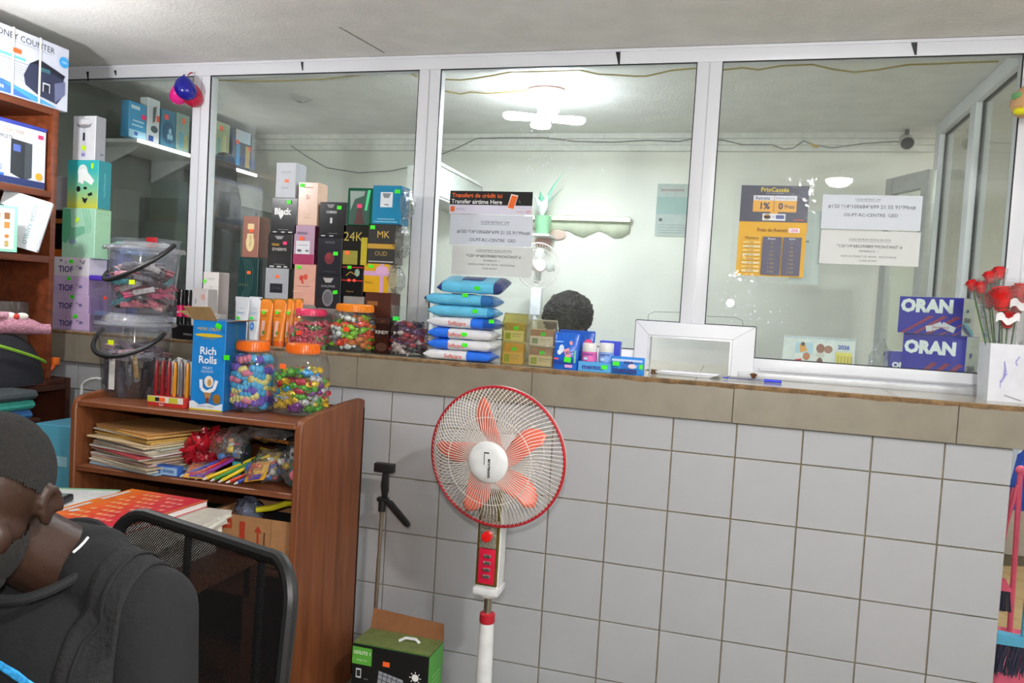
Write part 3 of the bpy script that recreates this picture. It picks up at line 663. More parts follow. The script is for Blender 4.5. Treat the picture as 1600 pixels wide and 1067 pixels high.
# ------------------------------------------------------------------ pen display, Rich Rolls carton
p0 = at(246, 636, z=BZ); p1 = at(303, 638, z=BZ)
t = thing('pen_display', 'open display box of ball pens beside the snack bucket', 'pen box', (-.628, -.37, BZ))
pw = .14
MB().box(-pw/2, pw/2, -.045, .045, 0, .032).build('tray', M('c8362c', .4), t, bev=.002)
MB().prism([(-pw/2, .0), (pw/2, .0), (pw/2, .15), (pw*.3, .165), (.02, .145), (-.03, .16), (-pw/2, .13)], (0, .05, .0), (1, 0, 0), (0, 0, 1), .003).build('header_card', M('d8d8d6', .5), t)
f = Face(t, (-pw/2, -.0455, .034), (1, 0, 0), (0, 0, -1), pw, .034); f.rect(0, 0, 1, .6, 'e4e2d8'); f.rect(.0, .05, .22, .58, 'c8c23c'); f.rect(.60, .05, .85, .58, 'c8c23c'); f.rect(.22, .12, .36, .5, '2a2a2a'); f.text('Ball', .4, .8, .2, .25, 'f2dcd8'); f.sticker(.42, .3, ORANGE, .022, .014); f.done()
f = Face(t, (-pw/2, .0465, .16), (1, 0, 0), (0, 0, -1), pw, .16); f.sticker(.80, .18, ORANGE, .02, .013); f.done()
pp = None
for i in range(11):
    h = ('8a1f26', '97222a', '8a1f26', '6f7073', '8f2028', '55565a', 'd08a1c', '8a1f26', '6a6b6e', 'd89422', 'd08a1c')[i]
    pt = thing('ball_pen', ('first', 'second', 'third', 'fourth', 'fifth', 'sixth', 'seventh', 'eighth', 'ninth', 'tenth', 'last')[i]+' pen from the left in the display box, '+{'8a': 'dark red', '97': 'dark red', '8f': 'dark red', 'd0': 'amber', 'd8': 'amber'}.get(h[:2], 'grey'), 'pen', (-.692+.0122*i, -.385+.02*(i % 2), BZ+.033), group='pens in the display box')
    MB().lathe([(.0056, 0), (.0066, .01), (.007, .085), (.0066, .1), (.0045, .116)], n=10).build('barrel', M(h, .25), pt)
    MB().lathe([(.0026, .115), (.0026, .126)], n=8).build('clicker', M('c9c9cc', .2, .9), pt)
    MB().box(-.0012, .0012, -.0085, -.006, .07, .108).build('clip', M('c9c9cc', .2, .9), pt)
rb = at(303, 643, z=BZ); RX0 = -.512; rw = .15
f = carton_at('rich_rolls_box', 'open blue carton of cream rolls between pens and candy jars', 'box', (-.487, -.335, BZ), .122, .12, .298, '1f83cf', '14609a', rz=math.radians(3))
f.text('MORE CREAM', .5, .10, .70, .05, 'd8b928', .02); f.ell(.5, .17, .42, .02, 'd8b928'); f.text('LOVE INSIDE', .5, .205, .4, .035, '8f8a30', .01)
f.text('Rich', .5, .34, .48, .09, 'eef4fa', .02); f.text('Rolls', .5, .44, .54, .09, 'eef4fa', .02); f.text('MILKY', .5, .53, .3, .03, 'd4e4f2'); f.text('DELIGHT', .5, .57, .36, .03, 'd4e4f2')
f.ell(.56, .68, .14, .065, 'e9e2d4'); f.ell(.58, .69, .06, .04, 'c79a5a'); f.line([(.32, .66), (.34, .76), (.5, .80), (.72, .76), (.8, .66)], .012, 'e6eef6'); f.poly([(.42, .80), (.66, .80), (.60, .88), (.48, .88)], 'b08050'); f.rect(.50, .86, .58, .92, '7a3a1c')
f.ell(.82, .865, .12, .055, '9a6a28'); f.poly([(0, .91), (.12, .90), (.3, .94), (.55, .92), (.8, .94), (1, .91), (1, .985), (0, .985)], 'dfe8f0'); f.rect(0, .985, 1, 1, 'd8c83a'); f.text('COCOA CREAM', .5, .955, .6, .02, '50607a')
f.sticker(.80, .06, GREEN, .022, .016, .4); f.done()
f.side.text('MORE CREAM', .5, .35, .3, .6, '3f7f60', rot=-90); f.side.done()
kr = M('a3875c', .7, var=.08)
tt = f.t
MB().prism([(-.061, 0), (.03, 0), (.015, .06), (-.085, .055)], (0, -.0595, .297), (1, 0, 0), (0, -.35, .75), .002).build('carton_flap', kr, tt)
MB().prism([(-.06, 0), (.06, 0), (.055, .05), (-.06, .05)], (.061, .0, .297), (0, 1, 0), (.85, 0, .12), .002).build('carton_flap', kr, tt)
MB().prism([(-.06, 0), (.06, 0), (.06, .07), (-.06, .07)], (-.061, .0, .297), (0, 1, 0), (-.8, 0, .35), .002).build('carton_flap', kr, tt)
# ------------------------------------------------------------------ jars of sweets
def jar(name, label, cx, cy, z0, r, h, lid, lidh=.03, lr=.72, tint='f8fafa'):
    t = thing(name, label, 'jar', (cx, cy, z0))
    MB().lathe([(r*.78, 0), (r*.95, .008), (r, h*.2), (r, h*.55), (r*.97, h*.72), (r*.86, h*.84), (r*lr*.96, h*.9), (r*lr*.94, h*.97)], n=36, power=2.6, cap1=False).build('body', clear(tint, 1.3, .02, 1.45, .03), t)
    lm = MB().lathe([(r*lr*1.02, h-lidh), (r*lr*1.07, h-lidh+.002), (r*lr*1.08, h-.005), (r*lr*1.02, h), (.001, h)], n=40, cap0=False, cap1=False); lm.build('lid', M(lid, .3, var=.03), t)
    rb_ = MB()
    for i in range(40): a = 2*PI*i/40; rb_.cyl((r*lr*1.085*math.cos(a), r*lr*1.085*math.sin(a), h-lidh+.004), (r*lr*1.085*math.cos(a), r*lr*1.085*math.sin(a), h-.007), .0012, n=4)
    tag(rb_.build('lid_ribs', M(lid, .35, var=.03), t), kind='stuff')
    return t
def twist(r): # a sweet in a twisted wrapper
    m = MB().sphere((0, 0, 0), (r*1.15, r*.85, r*.8), 10, 6)
    for s in (-1, 1):
        P = [(s*r*1.05, 0, 0)]+[(s*r*1.9, r*.8*math.cos(a), r*.6*math.sin(a)) for a in [2*PI*i/6 for i in range(6)]]
        m.add(P, [(0, 1+i, 1+(i+1) % 6) for i in range(6)])
    return m
def marsh(r):
    m = MB()
    for k in range(3): m.T = Matrix.Translation(((k-1)*r*.7, 0, 0)) @ Matrix.Rotation(k*.5, 4, 'X'); m.sphere((0, 0, 0), (r*.62, r*.85, r*.7), 8, 6)
    m.T = None; return m
# blue / purple sweets jar and foil sweets jar on the bookcase
_jx, _jr = rnd(353, 432, 600, -.30); J = (_jx, -.30, _jr*.97); jar('sweet_jar', 'orange-lidded jar of pastel twists on the bookcase top', J[0], J[1], BZ, J[2], .234, 'f0741c', .034, .62)
ps = [proto('pastel_sweet', marsh(.019), M(h, .75, var=.1, scale=80, bump=.4), lb) for h, lb in (('3f9fd0', 'blue pastel sweet in the jar beside the blue carton'), ('58b0dc', 'blue pastel sweet in the jar beside the blue carton'), ('6a4fb0', 'purple pastel sweet in the jar beside the blue carton'), ('d8cc80', 'cream pastel sweet in the jar beside the blue carton'), ('d87f98', 'pink pastel sweet in the jar beside the blue carton'))]
fill(J[0], J[1], BZ+.022, BZ+.175, J[2]-.026, J[2]-.022, 92, ps, '', 'sweets in the pastel jar', 'sweet', 'sweet')
_jx, _jr = rnd(428, 514, 600, -.27); J = (_jx, -.27, _jr*.97); jar('sweet_jar', 'orange-lidded jar of foil wrapped sweets at the bookcase corner', J[0], J[1], BZ, J[2], .236, 'ea6e18', .034, .58)
ps = [proto('foil_sweet', twist(.0175), M(h, .2, .35, var=.3, scale=90, bump=.9, bscale=60), lb) for h, lb in (('d8b428', 'gold foil sweet in the jar at the bookcase corner'), ('e0c040', 'gold foil sweet in the jar at the bookcase corner'), ('c8c8cc', 'silver foil sweet in the jar at the bookcase corner'), ('c03048', 'red foil sweet in the jar at the bookcase corner'), ('3f9fd8', 'blue foil sweet in the jar at the bookcase corner'), ('5fae3a', 'green foil sweet in the jar at the bookcase corner'), ('7a3a8a', 'purple foil sweet in the jar at the bookcase corner'), ('d8b428', 'gold foil sweet in the jar at the bookcase corner'))]
fill(J[0], J[1], BZ+.022, BZ+.14, J[2]-.024, J[2]-.018, 84, ps, '', 'sweets in the foil jar', 'sweet', 'sweet')
# jars on the ledge
cx1, r1 = rnd(451, 519, 515, .075); jar('sweet_jar', 'pink-lidded jar of pink candy strips on the ledge', cx1, .075, ZL, r1, .150, 'e8406c', .028, .66)
def strip(r):
    m = MB(); m.tube([(-r+2*r*i/9, .006*math.sin(i*2.1), .006*math.cos(i*1.7)) for i in range(10)], .0045, 5); return m
ps = [proto('candy_strip', strip(.026), M(h, .6), lb) for h, lb in (('d86a78', 'pink candy strip in the pink-lidded jar'), ('e08890', 'pink candy strip in the pink-lidded jar'), ('c84a5c', 'pink candy strip in the pink-lidded jar'), ('6d9a5a', 'green candy strip in the pink-lidded jar'))]
fill(cx1, .075, ZL+.012, ZL+.095, r1*.80, r1*.86, 90, ps, '', 'candy strips in the pink-lidded jar', 'candy', 'candy')
cx2, r2 = rnd(519, 587, 520, .07); jar('sweet_jar', 'orange-lidded jar of green and red sweets on the ledge', cx2, .07, ZL, r2, .178, 'ef8a1e', .030, .80)
ps = [proto('wrapped_sweet', twist(.0145), M(h, .3, var=.3, scale=80), lb) for h, lb in (('8fc82a', 'green wrapped sweet in the orange-lidded ledge jar'), ('7ab820', 'green wrapped sweet in the orange-lidded ledge jar'), ('d8e0d8', 'white wrapped sweet in the orange-lidded ledge jar'), ('d8482c', 'red wrapped sweet in the orange-lidded ledge jar'), ('c8702c', 'brown wrapped sweet in the orange-lidded ledge jar'), ('8a8f94', 'grey wrapped sweet in the orange-lidded ledge jar'))]
fill(cx2, .07, ZL+.018, ZL+.125, r2*.78, r2*.82, 64, ps, '', 'sweets in the orange-lidded ledge jar', 'sweet', 'sweet')
for nm, cxx, cyy, rr_, hh_, u_, h_ in (('sweet_jar.002', cx1, .075, r1, .06, .0, 'ff4a2a'), ('sweet_jar.003', cx2, .07, r2, .085, .01, 'ff4a22'), ('sweet_jar', 0, 0, .096, .18, -.03, GREEN), ('sweet_jar.001', 0, 0, .10, .165, -.01, ORANGE)):
    t = bpy.data.objects[nm]; MB().box(u_-.011, u_+.011, -rr_*1.0-.0035, -rr_*1.0-.0025, hh_-.008, hh_+.008).build('price_sticker', M(h_, .5), t, smooth=False)
# open clear canister of dark red sweets
cx3, r3 = rnd(610, 669, 510, .085)
t = thing('open_canister', 'open clear canister of dark red sweets beside the wipes', 'canister', (cx3, .085, ZL))
MB().lathe([(r3*.96, 0), (r3, .004), (r3*1.02, .178), (r3*1.04, .18), (r3*1.04, .183)], n=36, cap1=False).build('body', clear('f8fafa', 1.3, .025, 1.45, .03), t)
MB().box(-.035, -.012, -r3-.003, -r3-.002, .128, .143).build('price_sticker', M('2ee04a', .5), t, smooth=False)
ps = [proto('dark_sweet', twist(.0135), M(h, .28, var=.35, scale=80), lb) for h, lb in (('7a2430', 'dark red wrapped sweet in the open canister'), ('9a3038', 'dark red wrapped sweet in the open canister'), ('33262c', 'black wrapped sweet in the open canister'), ('b8a8a4', 'pale wrapped sweet in the open canister'), ('5a3a5c', 'plum wrapped sweet in the open canister'))]
fill(cx3, .085, ZL+.015, ZL+.115, r3*.80, r3*.80, 70, ps, '', 'sweets in the open canister', 'sweet', 'sweet', sq=0)
# ================================================================== COSMETICS AND PERFUMES ON THE LEDGE
f = carton('black_gift_box', 'black cosmetics box lying at the ledge front beside the buckets', 'box', 268, 303, 508, 531, .0, .10, '141416', z0=ZL); f.text('TIMELESS', .72, .62, .4, .2, 'b8b8ba'); f.done()
zb = f.top
cxs, rs = rnd(276, 288, 480, .05)
for k, (u0, u1) in enumerate(((276, 288), (288, 300))):
    cx_, r_ = rnd(u0, u1, 480, .05); hh = at(282, 452, .05).z-zb
    t = thing('hair_spray_can', ('left' if k == 0 else 'right')+' one of two black and pink cans on the black box', 'can', (cx_, .05, zb))
    MB().lathe([(r_*.92, 0), (r_*.96, .004), (r_*.96, hh*.3)], n=20).build('base', M('17171a', .2), t)
    MB().lathe([(r_*.97, hh*.22), (r_*.97, hh*.55)], n=20, cap0=False, cap1=False).build('label_band', M('d01c5c', .25), t)
    MB().lathe([(r_*.96, hh*.55), (r_*.96, hh*.94), (r_*.88, hh), (.001, hh)], n=20, cap1=False).build('cap', M('121214', .15), t)
    MB().box(-r_*.4, r_*.4, -r_*1.0, -r_*.96, hh*.33, hh*.37).build('lettering', M('f0c8d4', .4), t)
f = carton('slim_white_box', 'slim white cream box with pink logo next to the cans', 'box', 300, 323, 451, 524, .05, .06, 'd8d2cf', 'c4bdba', z0=ZL); f.ell(.72, .16, .14, .06, 'dca79c'); f.rect(.2, .2, .26, .3, '8d8a88'); f.done()
f = carton('tall_white_box', 'tall white perfume box standing behind the slim cream box', 'box', 316, 340, 425, 524, .13, .07, 'd8d4d0', 'a59592', z0=ZL); f.text('LUXURY', .5, .10, .5, .03, '8a8684'); f.text('Z', .5, .25, .3, .08, 'b0b4ae'); f.rect(.2, .62, .6, .63, 'a8a4a0'); f.sticker(.12, .14, '66f03a', .014, .014, .5); f.done()
f = carton('outlined_box', 'small white box with black edges behind the blue roll carton', 'box', 322, 341, 491, 527, .03, .05, 'd8d5d0', 'b8b6b2', z0=ZL); f.line([(.04, .04), (.96, .04), (.96, .96), (.04, .96), (.04, .04)], .002, '23211f'); f.rect(.3, .2, .7, .3, '77736e'); f.done()
t = thing('perfume_bottle', 'small gold-capped perfume bottle beside the outlined box', 'bottle', (at(357, 505, .06).x, .075, ZL))
MB().lathe([(.014, 0), (.016, .004), (.016, .035), (.007, .042)], n=18).build('glass', clear('d8b88a', 1.3, .1, 1.5, .03), t); MB().lathe([(.009, .042), (.009, .06), (.006, .063)], n=14).build('cap', M('c79a4c', .2, .9), t)
# plain cartons that carry the perfume columns
YP, DP = .135, .075
def zv(u, v, y=YP): return at(u, v, y).z
cols = {}
base = {'A': (373, 404, 468), 'B': (413, 452, 467), 'C': (459, 494, 476), 'D': (495, 533, 482), 'E': (535, 567, 463), 'F': (569, 610, 457)}
names = {'A': 'behind the white tubes', 'B': 'behind the orange tubes', 'C': 'behind the pink-lidded jar', 'D': 'between the two ledge jars', 'E': 'behind the orange-lidded jar', 'F': 'beside the chocolate packs'}
for k, (u0, u1, vt) in base.items():
    f = carton('stock_carton', 'low perfume stock carton '+names[k]+' on the ledge', 'box', u0, u1, vt, 530, YP, DP+.01, '8a8782' if k != 'F' else '4a2418', z0=ZL); cols[k] = f.top
    if k == 'F': f.text('ON', .5, .6, .8, .4, 'b8a89a'); f.rect(.1, .15, .5, .22, '8d5a2a')
    f.done()
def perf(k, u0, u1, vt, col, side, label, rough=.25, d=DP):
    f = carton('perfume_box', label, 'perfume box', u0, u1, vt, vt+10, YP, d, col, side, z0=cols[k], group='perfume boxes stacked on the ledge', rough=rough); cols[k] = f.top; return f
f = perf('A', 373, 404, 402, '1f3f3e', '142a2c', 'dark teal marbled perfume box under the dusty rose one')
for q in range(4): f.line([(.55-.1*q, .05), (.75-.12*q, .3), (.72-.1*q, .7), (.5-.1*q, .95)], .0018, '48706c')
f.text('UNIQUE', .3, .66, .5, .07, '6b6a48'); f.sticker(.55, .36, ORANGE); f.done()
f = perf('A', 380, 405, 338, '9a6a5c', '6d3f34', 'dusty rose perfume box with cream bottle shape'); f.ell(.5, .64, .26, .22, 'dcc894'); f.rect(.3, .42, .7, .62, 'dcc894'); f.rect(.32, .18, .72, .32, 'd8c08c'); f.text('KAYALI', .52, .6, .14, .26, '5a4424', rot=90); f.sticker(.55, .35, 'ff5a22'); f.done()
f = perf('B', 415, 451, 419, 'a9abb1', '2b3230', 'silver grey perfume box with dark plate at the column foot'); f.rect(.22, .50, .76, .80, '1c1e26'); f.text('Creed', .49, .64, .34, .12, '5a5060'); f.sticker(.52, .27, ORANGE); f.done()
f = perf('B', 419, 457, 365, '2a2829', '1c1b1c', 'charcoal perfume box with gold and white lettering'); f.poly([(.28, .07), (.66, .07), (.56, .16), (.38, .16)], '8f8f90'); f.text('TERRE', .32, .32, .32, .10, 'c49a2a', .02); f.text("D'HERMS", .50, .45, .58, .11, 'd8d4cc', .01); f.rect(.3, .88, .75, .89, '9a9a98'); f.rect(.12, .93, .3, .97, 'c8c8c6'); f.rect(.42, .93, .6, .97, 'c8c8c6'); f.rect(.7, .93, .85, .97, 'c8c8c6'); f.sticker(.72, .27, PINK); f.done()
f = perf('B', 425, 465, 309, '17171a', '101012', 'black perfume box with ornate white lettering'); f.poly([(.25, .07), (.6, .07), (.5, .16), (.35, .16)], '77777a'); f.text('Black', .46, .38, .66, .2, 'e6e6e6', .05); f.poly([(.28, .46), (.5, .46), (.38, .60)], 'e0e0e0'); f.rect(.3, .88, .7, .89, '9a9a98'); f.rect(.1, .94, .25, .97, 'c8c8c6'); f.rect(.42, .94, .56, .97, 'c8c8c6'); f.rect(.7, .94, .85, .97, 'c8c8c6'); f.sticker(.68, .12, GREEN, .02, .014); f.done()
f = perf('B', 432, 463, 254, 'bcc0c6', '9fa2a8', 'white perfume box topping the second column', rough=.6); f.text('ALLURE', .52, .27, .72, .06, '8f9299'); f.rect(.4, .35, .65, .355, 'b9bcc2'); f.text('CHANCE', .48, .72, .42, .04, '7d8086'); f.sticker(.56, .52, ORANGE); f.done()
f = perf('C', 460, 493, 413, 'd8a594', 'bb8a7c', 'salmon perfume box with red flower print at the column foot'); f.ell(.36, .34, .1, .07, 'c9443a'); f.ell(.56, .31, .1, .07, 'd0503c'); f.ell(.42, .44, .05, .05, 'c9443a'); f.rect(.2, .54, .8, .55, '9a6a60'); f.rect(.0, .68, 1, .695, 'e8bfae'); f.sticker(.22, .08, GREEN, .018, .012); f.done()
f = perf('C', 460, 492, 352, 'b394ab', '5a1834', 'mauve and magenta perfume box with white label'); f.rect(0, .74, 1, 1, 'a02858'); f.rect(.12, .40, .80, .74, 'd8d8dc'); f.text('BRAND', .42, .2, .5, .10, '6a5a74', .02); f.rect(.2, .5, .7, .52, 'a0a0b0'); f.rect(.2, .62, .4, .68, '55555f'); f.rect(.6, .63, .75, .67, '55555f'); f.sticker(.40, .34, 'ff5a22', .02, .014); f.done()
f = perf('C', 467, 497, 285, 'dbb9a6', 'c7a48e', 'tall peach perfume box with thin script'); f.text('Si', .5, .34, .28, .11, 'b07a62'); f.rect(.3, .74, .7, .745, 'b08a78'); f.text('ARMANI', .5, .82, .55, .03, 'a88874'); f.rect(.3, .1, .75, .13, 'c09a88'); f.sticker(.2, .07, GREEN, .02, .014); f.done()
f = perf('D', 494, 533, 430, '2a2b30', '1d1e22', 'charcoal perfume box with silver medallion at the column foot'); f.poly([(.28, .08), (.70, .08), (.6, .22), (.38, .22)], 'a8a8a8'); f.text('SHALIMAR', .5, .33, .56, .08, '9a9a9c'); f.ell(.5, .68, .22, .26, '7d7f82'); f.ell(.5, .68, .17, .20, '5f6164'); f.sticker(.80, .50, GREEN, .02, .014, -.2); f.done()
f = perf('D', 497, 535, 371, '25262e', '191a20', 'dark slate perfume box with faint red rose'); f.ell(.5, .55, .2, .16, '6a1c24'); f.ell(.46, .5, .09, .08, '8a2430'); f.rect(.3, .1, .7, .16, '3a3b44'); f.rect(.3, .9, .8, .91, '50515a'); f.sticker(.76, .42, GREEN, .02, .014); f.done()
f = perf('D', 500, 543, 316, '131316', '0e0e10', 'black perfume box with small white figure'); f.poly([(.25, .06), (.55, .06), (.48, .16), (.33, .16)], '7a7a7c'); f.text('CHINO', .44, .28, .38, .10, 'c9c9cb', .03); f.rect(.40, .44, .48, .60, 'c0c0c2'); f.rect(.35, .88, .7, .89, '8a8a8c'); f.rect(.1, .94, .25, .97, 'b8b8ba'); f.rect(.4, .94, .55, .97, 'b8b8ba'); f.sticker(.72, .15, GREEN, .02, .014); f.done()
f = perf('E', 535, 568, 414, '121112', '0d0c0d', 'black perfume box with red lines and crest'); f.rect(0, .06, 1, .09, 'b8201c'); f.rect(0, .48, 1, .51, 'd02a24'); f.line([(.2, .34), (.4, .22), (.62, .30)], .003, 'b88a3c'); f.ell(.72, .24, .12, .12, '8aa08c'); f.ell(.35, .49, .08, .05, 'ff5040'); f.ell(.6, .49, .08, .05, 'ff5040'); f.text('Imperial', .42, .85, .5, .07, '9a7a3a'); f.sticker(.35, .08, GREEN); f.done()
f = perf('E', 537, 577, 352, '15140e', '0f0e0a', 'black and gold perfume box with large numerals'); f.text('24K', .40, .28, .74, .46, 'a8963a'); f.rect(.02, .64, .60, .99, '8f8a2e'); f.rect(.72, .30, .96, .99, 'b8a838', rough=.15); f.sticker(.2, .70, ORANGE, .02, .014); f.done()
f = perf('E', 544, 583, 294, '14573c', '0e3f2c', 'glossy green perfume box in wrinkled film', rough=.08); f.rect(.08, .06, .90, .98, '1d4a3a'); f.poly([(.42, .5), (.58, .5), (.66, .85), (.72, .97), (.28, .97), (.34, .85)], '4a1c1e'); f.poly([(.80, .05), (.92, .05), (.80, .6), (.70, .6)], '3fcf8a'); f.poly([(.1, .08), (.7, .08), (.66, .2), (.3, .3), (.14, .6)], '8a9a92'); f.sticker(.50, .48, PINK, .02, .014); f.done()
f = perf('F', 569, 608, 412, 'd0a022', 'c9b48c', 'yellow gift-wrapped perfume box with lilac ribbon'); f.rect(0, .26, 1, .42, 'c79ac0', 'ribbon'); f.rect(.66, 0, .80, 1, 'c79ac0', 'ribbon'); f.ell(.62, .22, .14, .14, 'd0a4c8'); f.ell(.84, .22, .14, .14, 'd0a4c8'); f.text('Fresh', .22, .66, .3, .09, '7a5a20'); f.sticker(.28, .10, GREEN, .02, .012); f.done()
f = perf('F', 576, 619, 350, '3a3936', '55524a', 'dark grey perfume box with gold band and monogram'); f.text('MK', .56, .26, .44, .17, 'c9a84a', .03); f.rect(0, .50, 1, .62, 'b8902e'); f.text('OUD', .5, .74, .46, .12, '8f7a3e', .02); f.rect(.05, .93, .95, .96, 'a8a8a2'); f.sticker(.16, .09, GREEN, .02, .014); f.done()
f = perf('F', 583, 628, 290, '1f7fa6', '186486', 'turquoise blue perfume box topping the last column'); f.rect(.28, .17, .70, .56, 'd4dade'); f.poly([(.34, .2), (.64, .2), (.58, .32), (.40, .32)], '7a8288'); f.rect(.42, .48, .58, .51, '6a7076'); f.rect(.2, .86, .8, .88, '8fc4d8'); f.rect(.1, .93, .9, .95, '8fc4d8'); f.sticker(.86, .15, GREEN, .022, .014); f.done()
# crumpled clear film round the last column
def crumple(name, c, r, mat, parent=None, amp=.25, sc=3., n=18, m=12, seed=0):
    mb = MB().sphere((0, 0, 0), 1., n, m); mb.v = [tuple(Vector(p)*(1+amp*noise.noise(Vector(p)*sc+Vector((seed, 0, 0))))) for p in mb.v]
    mb.v = [(c[0]+p[0]*r[0], c[1]+p[1]*r[1], c[2]+p[2]*r[2]) for p in mb.v]
    return mb.build(name, mat, parent, angle=18)
film = clear('eef0ee', 2.2, .03, 1.45, .04, .9, 60)
for k, (u, v, h2) in enumerate(((636, 320, .055), (628, 380, .06), (620, 437, .05))):
    p = at(u, v, .17); tag(crumple('clear_film', p, (.028, .05, h2), film, None, .3, 2.5, seed=k*5), ('crumpled clear film beside the turquoise box', 'crumpled clear film beside the gold-banded box', 'crumpled clear film beside the yellow gift box')[k], 'film')
# chocolate packs behind the canister
cxp = at(600, 510, .10).x
f = carton_at('chocolate_pack', 'dark brown chocolate pack standing left of the canister', 'packet', (at(599, 500, .05).x, .075, ZL), .058, .06, .135, '2b1410', '1c0c0a', rough=.12)
f.text('KINDY', .5, .40, .9, .2, 'b8b0aa', .03); f.rect(0, .02, 1, .16, '3a1c12'); f.text('gold', .5, .1, .4, .06, '8d5a22'); f.ell(.5, .8, .4, .12, '4a2a20'); f.done()
# ------------------------------------------------------------------ cream tubes
def tube_pack(name, label, cat, u0, u1, vt, y, body, end, art, capcol):
    a = at(u0, (vt+540)/2, y); b = at(u1, (vt+540)/2, y); w = b.x-a.x; h = at(u0, vt, y).z-ZL
    t = thing(name, label, cat, ((a.x+b.x)/2, y, ZL)); P = []
    for j in range(13):
        k = j/12; zz = .018+(h-.018)*k; ry = .016*(1-k)**.7+.0012; rx = w/2*(.80+.2*min(1, k*1.4)); P.append([(rx*math.cos(q), ry*math.sin(q), zz) for q in [2*PI*i/20 for i in range(20)]])
    m = MB().grid(P, True); m.cur = 1; m.box(-w/2, w/2, -.0018, .0018, h-.016, h); m.build('tube', [body, end], t)
    MB().lathe([(w*.40, 0), (w*.41, .002), (w*.40, .02)], n=20, sy=.75).build('cap', M(capcol, .3), t)
    f = Face(t, (-w*.34, -.0055, h-.02), (1, 0, 0), (0, -.135, -1), w*.68, h-.05); art(f); f.done(); return t
def art_w(f): f.text('Nova', .6, .18, .45, .06, '9aa4b0'); f.rect(.15, .30, .85, .315, '7fb4dc'); f.rect(.2, .34, .8, .35, '9cc6e4'); f.ell(.5, .70, .26, .12, '3f7fc8'); f.ell(.5, .70, .12, .05, '8ab8e4'); f.sticker(.35, .48, '38e03a', .014, .011, .3)
def art_o(f): f.ell(.5, .2, .42, .05, 'e8b060'); f.text('CARROT', .5, .36, .7, .04, '3a2a20', .01); f.poly([(.3, .5), (.7, .5), (.66, .95), (.34, .95)], 'e8b4a0'); f.ell(.62, .85, .16, .06, '6a8a3a'); f.sticker(.4, .26, '4ce01e', .014, .011, .4)
mw = M('dcdfe4', .25, var=.03); mo = M('e8862a', .3, var=.08, scale=20); mgold = M('d8a850', .2, .6)
for k, (u0, u1, lb) in enumerate(((367, 389, 'left white cream tube with blue flower on the ledge'), (389, 408, 'right white cream tube with blue flower on the ledge'))): tube_pack('cream_tube', lb, 'tube', u0, u1, 463, .04, mw, mw, art_w, 'd8dce2')
for k, (u0, u1, lb) in enumerate(((405, 426, 'first orange cream tube next to the white tubes'), (426, 447, 'second orange cream tube from the white tubes'), (447, 459, 'third orange cream tube, half hidden by the second'), (459, 472, 'last orange cream tube beside the pink-lidded jar'))): tube_pack('carrot_cream_tube', lb, 'tube', u0, u1, 466, .04+.006*k, mo, mgold, art_o, 'd8601c')

# ================================================================== WIPES, SOAPS, MINTS
def wipes(label, u0, u1, vt, vb, y, d, z0, zones, txt, stick, rz=0., tilt=0.):
    a = at(u0, (vt+vb)/2, y); b = at(u1, (vt+vb)/2, y); w = b.x-a.x; h = at(u0, vt, y).z-at(u0, vb, y).z; h = max(h*.92, .024)
    t = thing('wipes_pack', label, 'wipes', ((a.x+b.x)/2, y+d/2, z0), rz, 'packs of wet wipes piled on the ledge'); P = []; nx = 28
    for i in range(nx+1):
        s = -1+2*i/nx; e = abs(s); th = h/2*(1-.80*max(0, (e-.80)/.20)**1.7); row = []
        dd = d/2*(1+.04*max(0, (e-.8)/.2))
        for j in range(20):
            q = 2*PI*j/20; c_, s_ = math.cos(q), math.sin(q); k = (abs(c_)**4+abs(s_)**4)**(-.25)
            wob = .0018*noise.noise(Vector((s*5, q*2, z0*90)))
            row.append((s*w/2, dd*c_*k, h/2+(th+wob)*s_*k*(.97)))
        P.append(row)
    m = MB(); m.add(P[0], [tuple(range(20))]); m.cur = len(zones)-1; m.add(P[-1], [tuple(range(19, -1, -1))])
    for i in range(nx):
        s = -1+2*(i+.5)/nx; m.cur = next(k for k, (lim, _) in enumerate(zones) if s <= lim); m.grid([P[i], P[i+1]], True)
    m.build('pack', [M(c, .28, var=.08, scale=25, bump=.35, bscale=45) for _, c in zones], t, angle=60)
    MB().box(-w*.16, w*.16, -d*.2, d*.2, h-.0015, h+.0018).build('resealable_flap', M(zones[0][1], .3), t, bev=.001)
    f = Face(t, (-w/2, -d/2-.002, h), (1, 0, 0), (0, 0, -1), w, h)
    if txt: f.text(txt, *txt_pos[stick[2]], 'd0483c', .01)
    f.sticker(stick[0], stick[1], GREEN, .020, .013); f.done()
    return z0+h*.985
txt_pos = [(.45, .55, .26, .40)]
z = ZL; W, B, LB = 'd9d9dc', '2a6fe0', '62b8da'
packs = [(661, 765, 545, 563, [(.25, W), (1.1, B)], 'Softcare', (.9, 1.6, 0), 'lowest white wipes pack with blue right end'),
         (668, 768, 528, 547, [(-.35, B), (1.1, W)], 'Softcare', (.60, .45, 0), 'second wipes pack from the bottom, blue on the left'),
         (668, 768, 511, 530, [(-.35, B), (1.1, W)], 'Softcare', (.58, .5, 0), 'third wipes pack from the bottom, blue on the left'),
         (667, 776, 494, 513, [(.25, W), (.62, B), (1.1, '2450a8')], 'Softcare', (.95, .2, 0), 'fourth wipes pack, white left and blue right'),
         (669, 771, 475, 495, [(.75, LB), (1.1, '3f8fc0')], None, (.72, .4, 0), 'pale blue wipes pack lying on the white ones'),
         (663, 772, 457, 477, [(-.9, '2a3f7a'), (.65, LB), (1.1, '2f6aa8')], None, (.60, .1, 0), 'pale blue wipes pack second from the top')]
for k, (u0, u1, vt, vb, zo, tx, stq, lb) in enumerate(packs):
    z = wipes(lb, u0, u1, vt, vb, .0, .12, z, zo, tx, stq, (.03, -.02, .015, -.05, .03, -.03)[k])
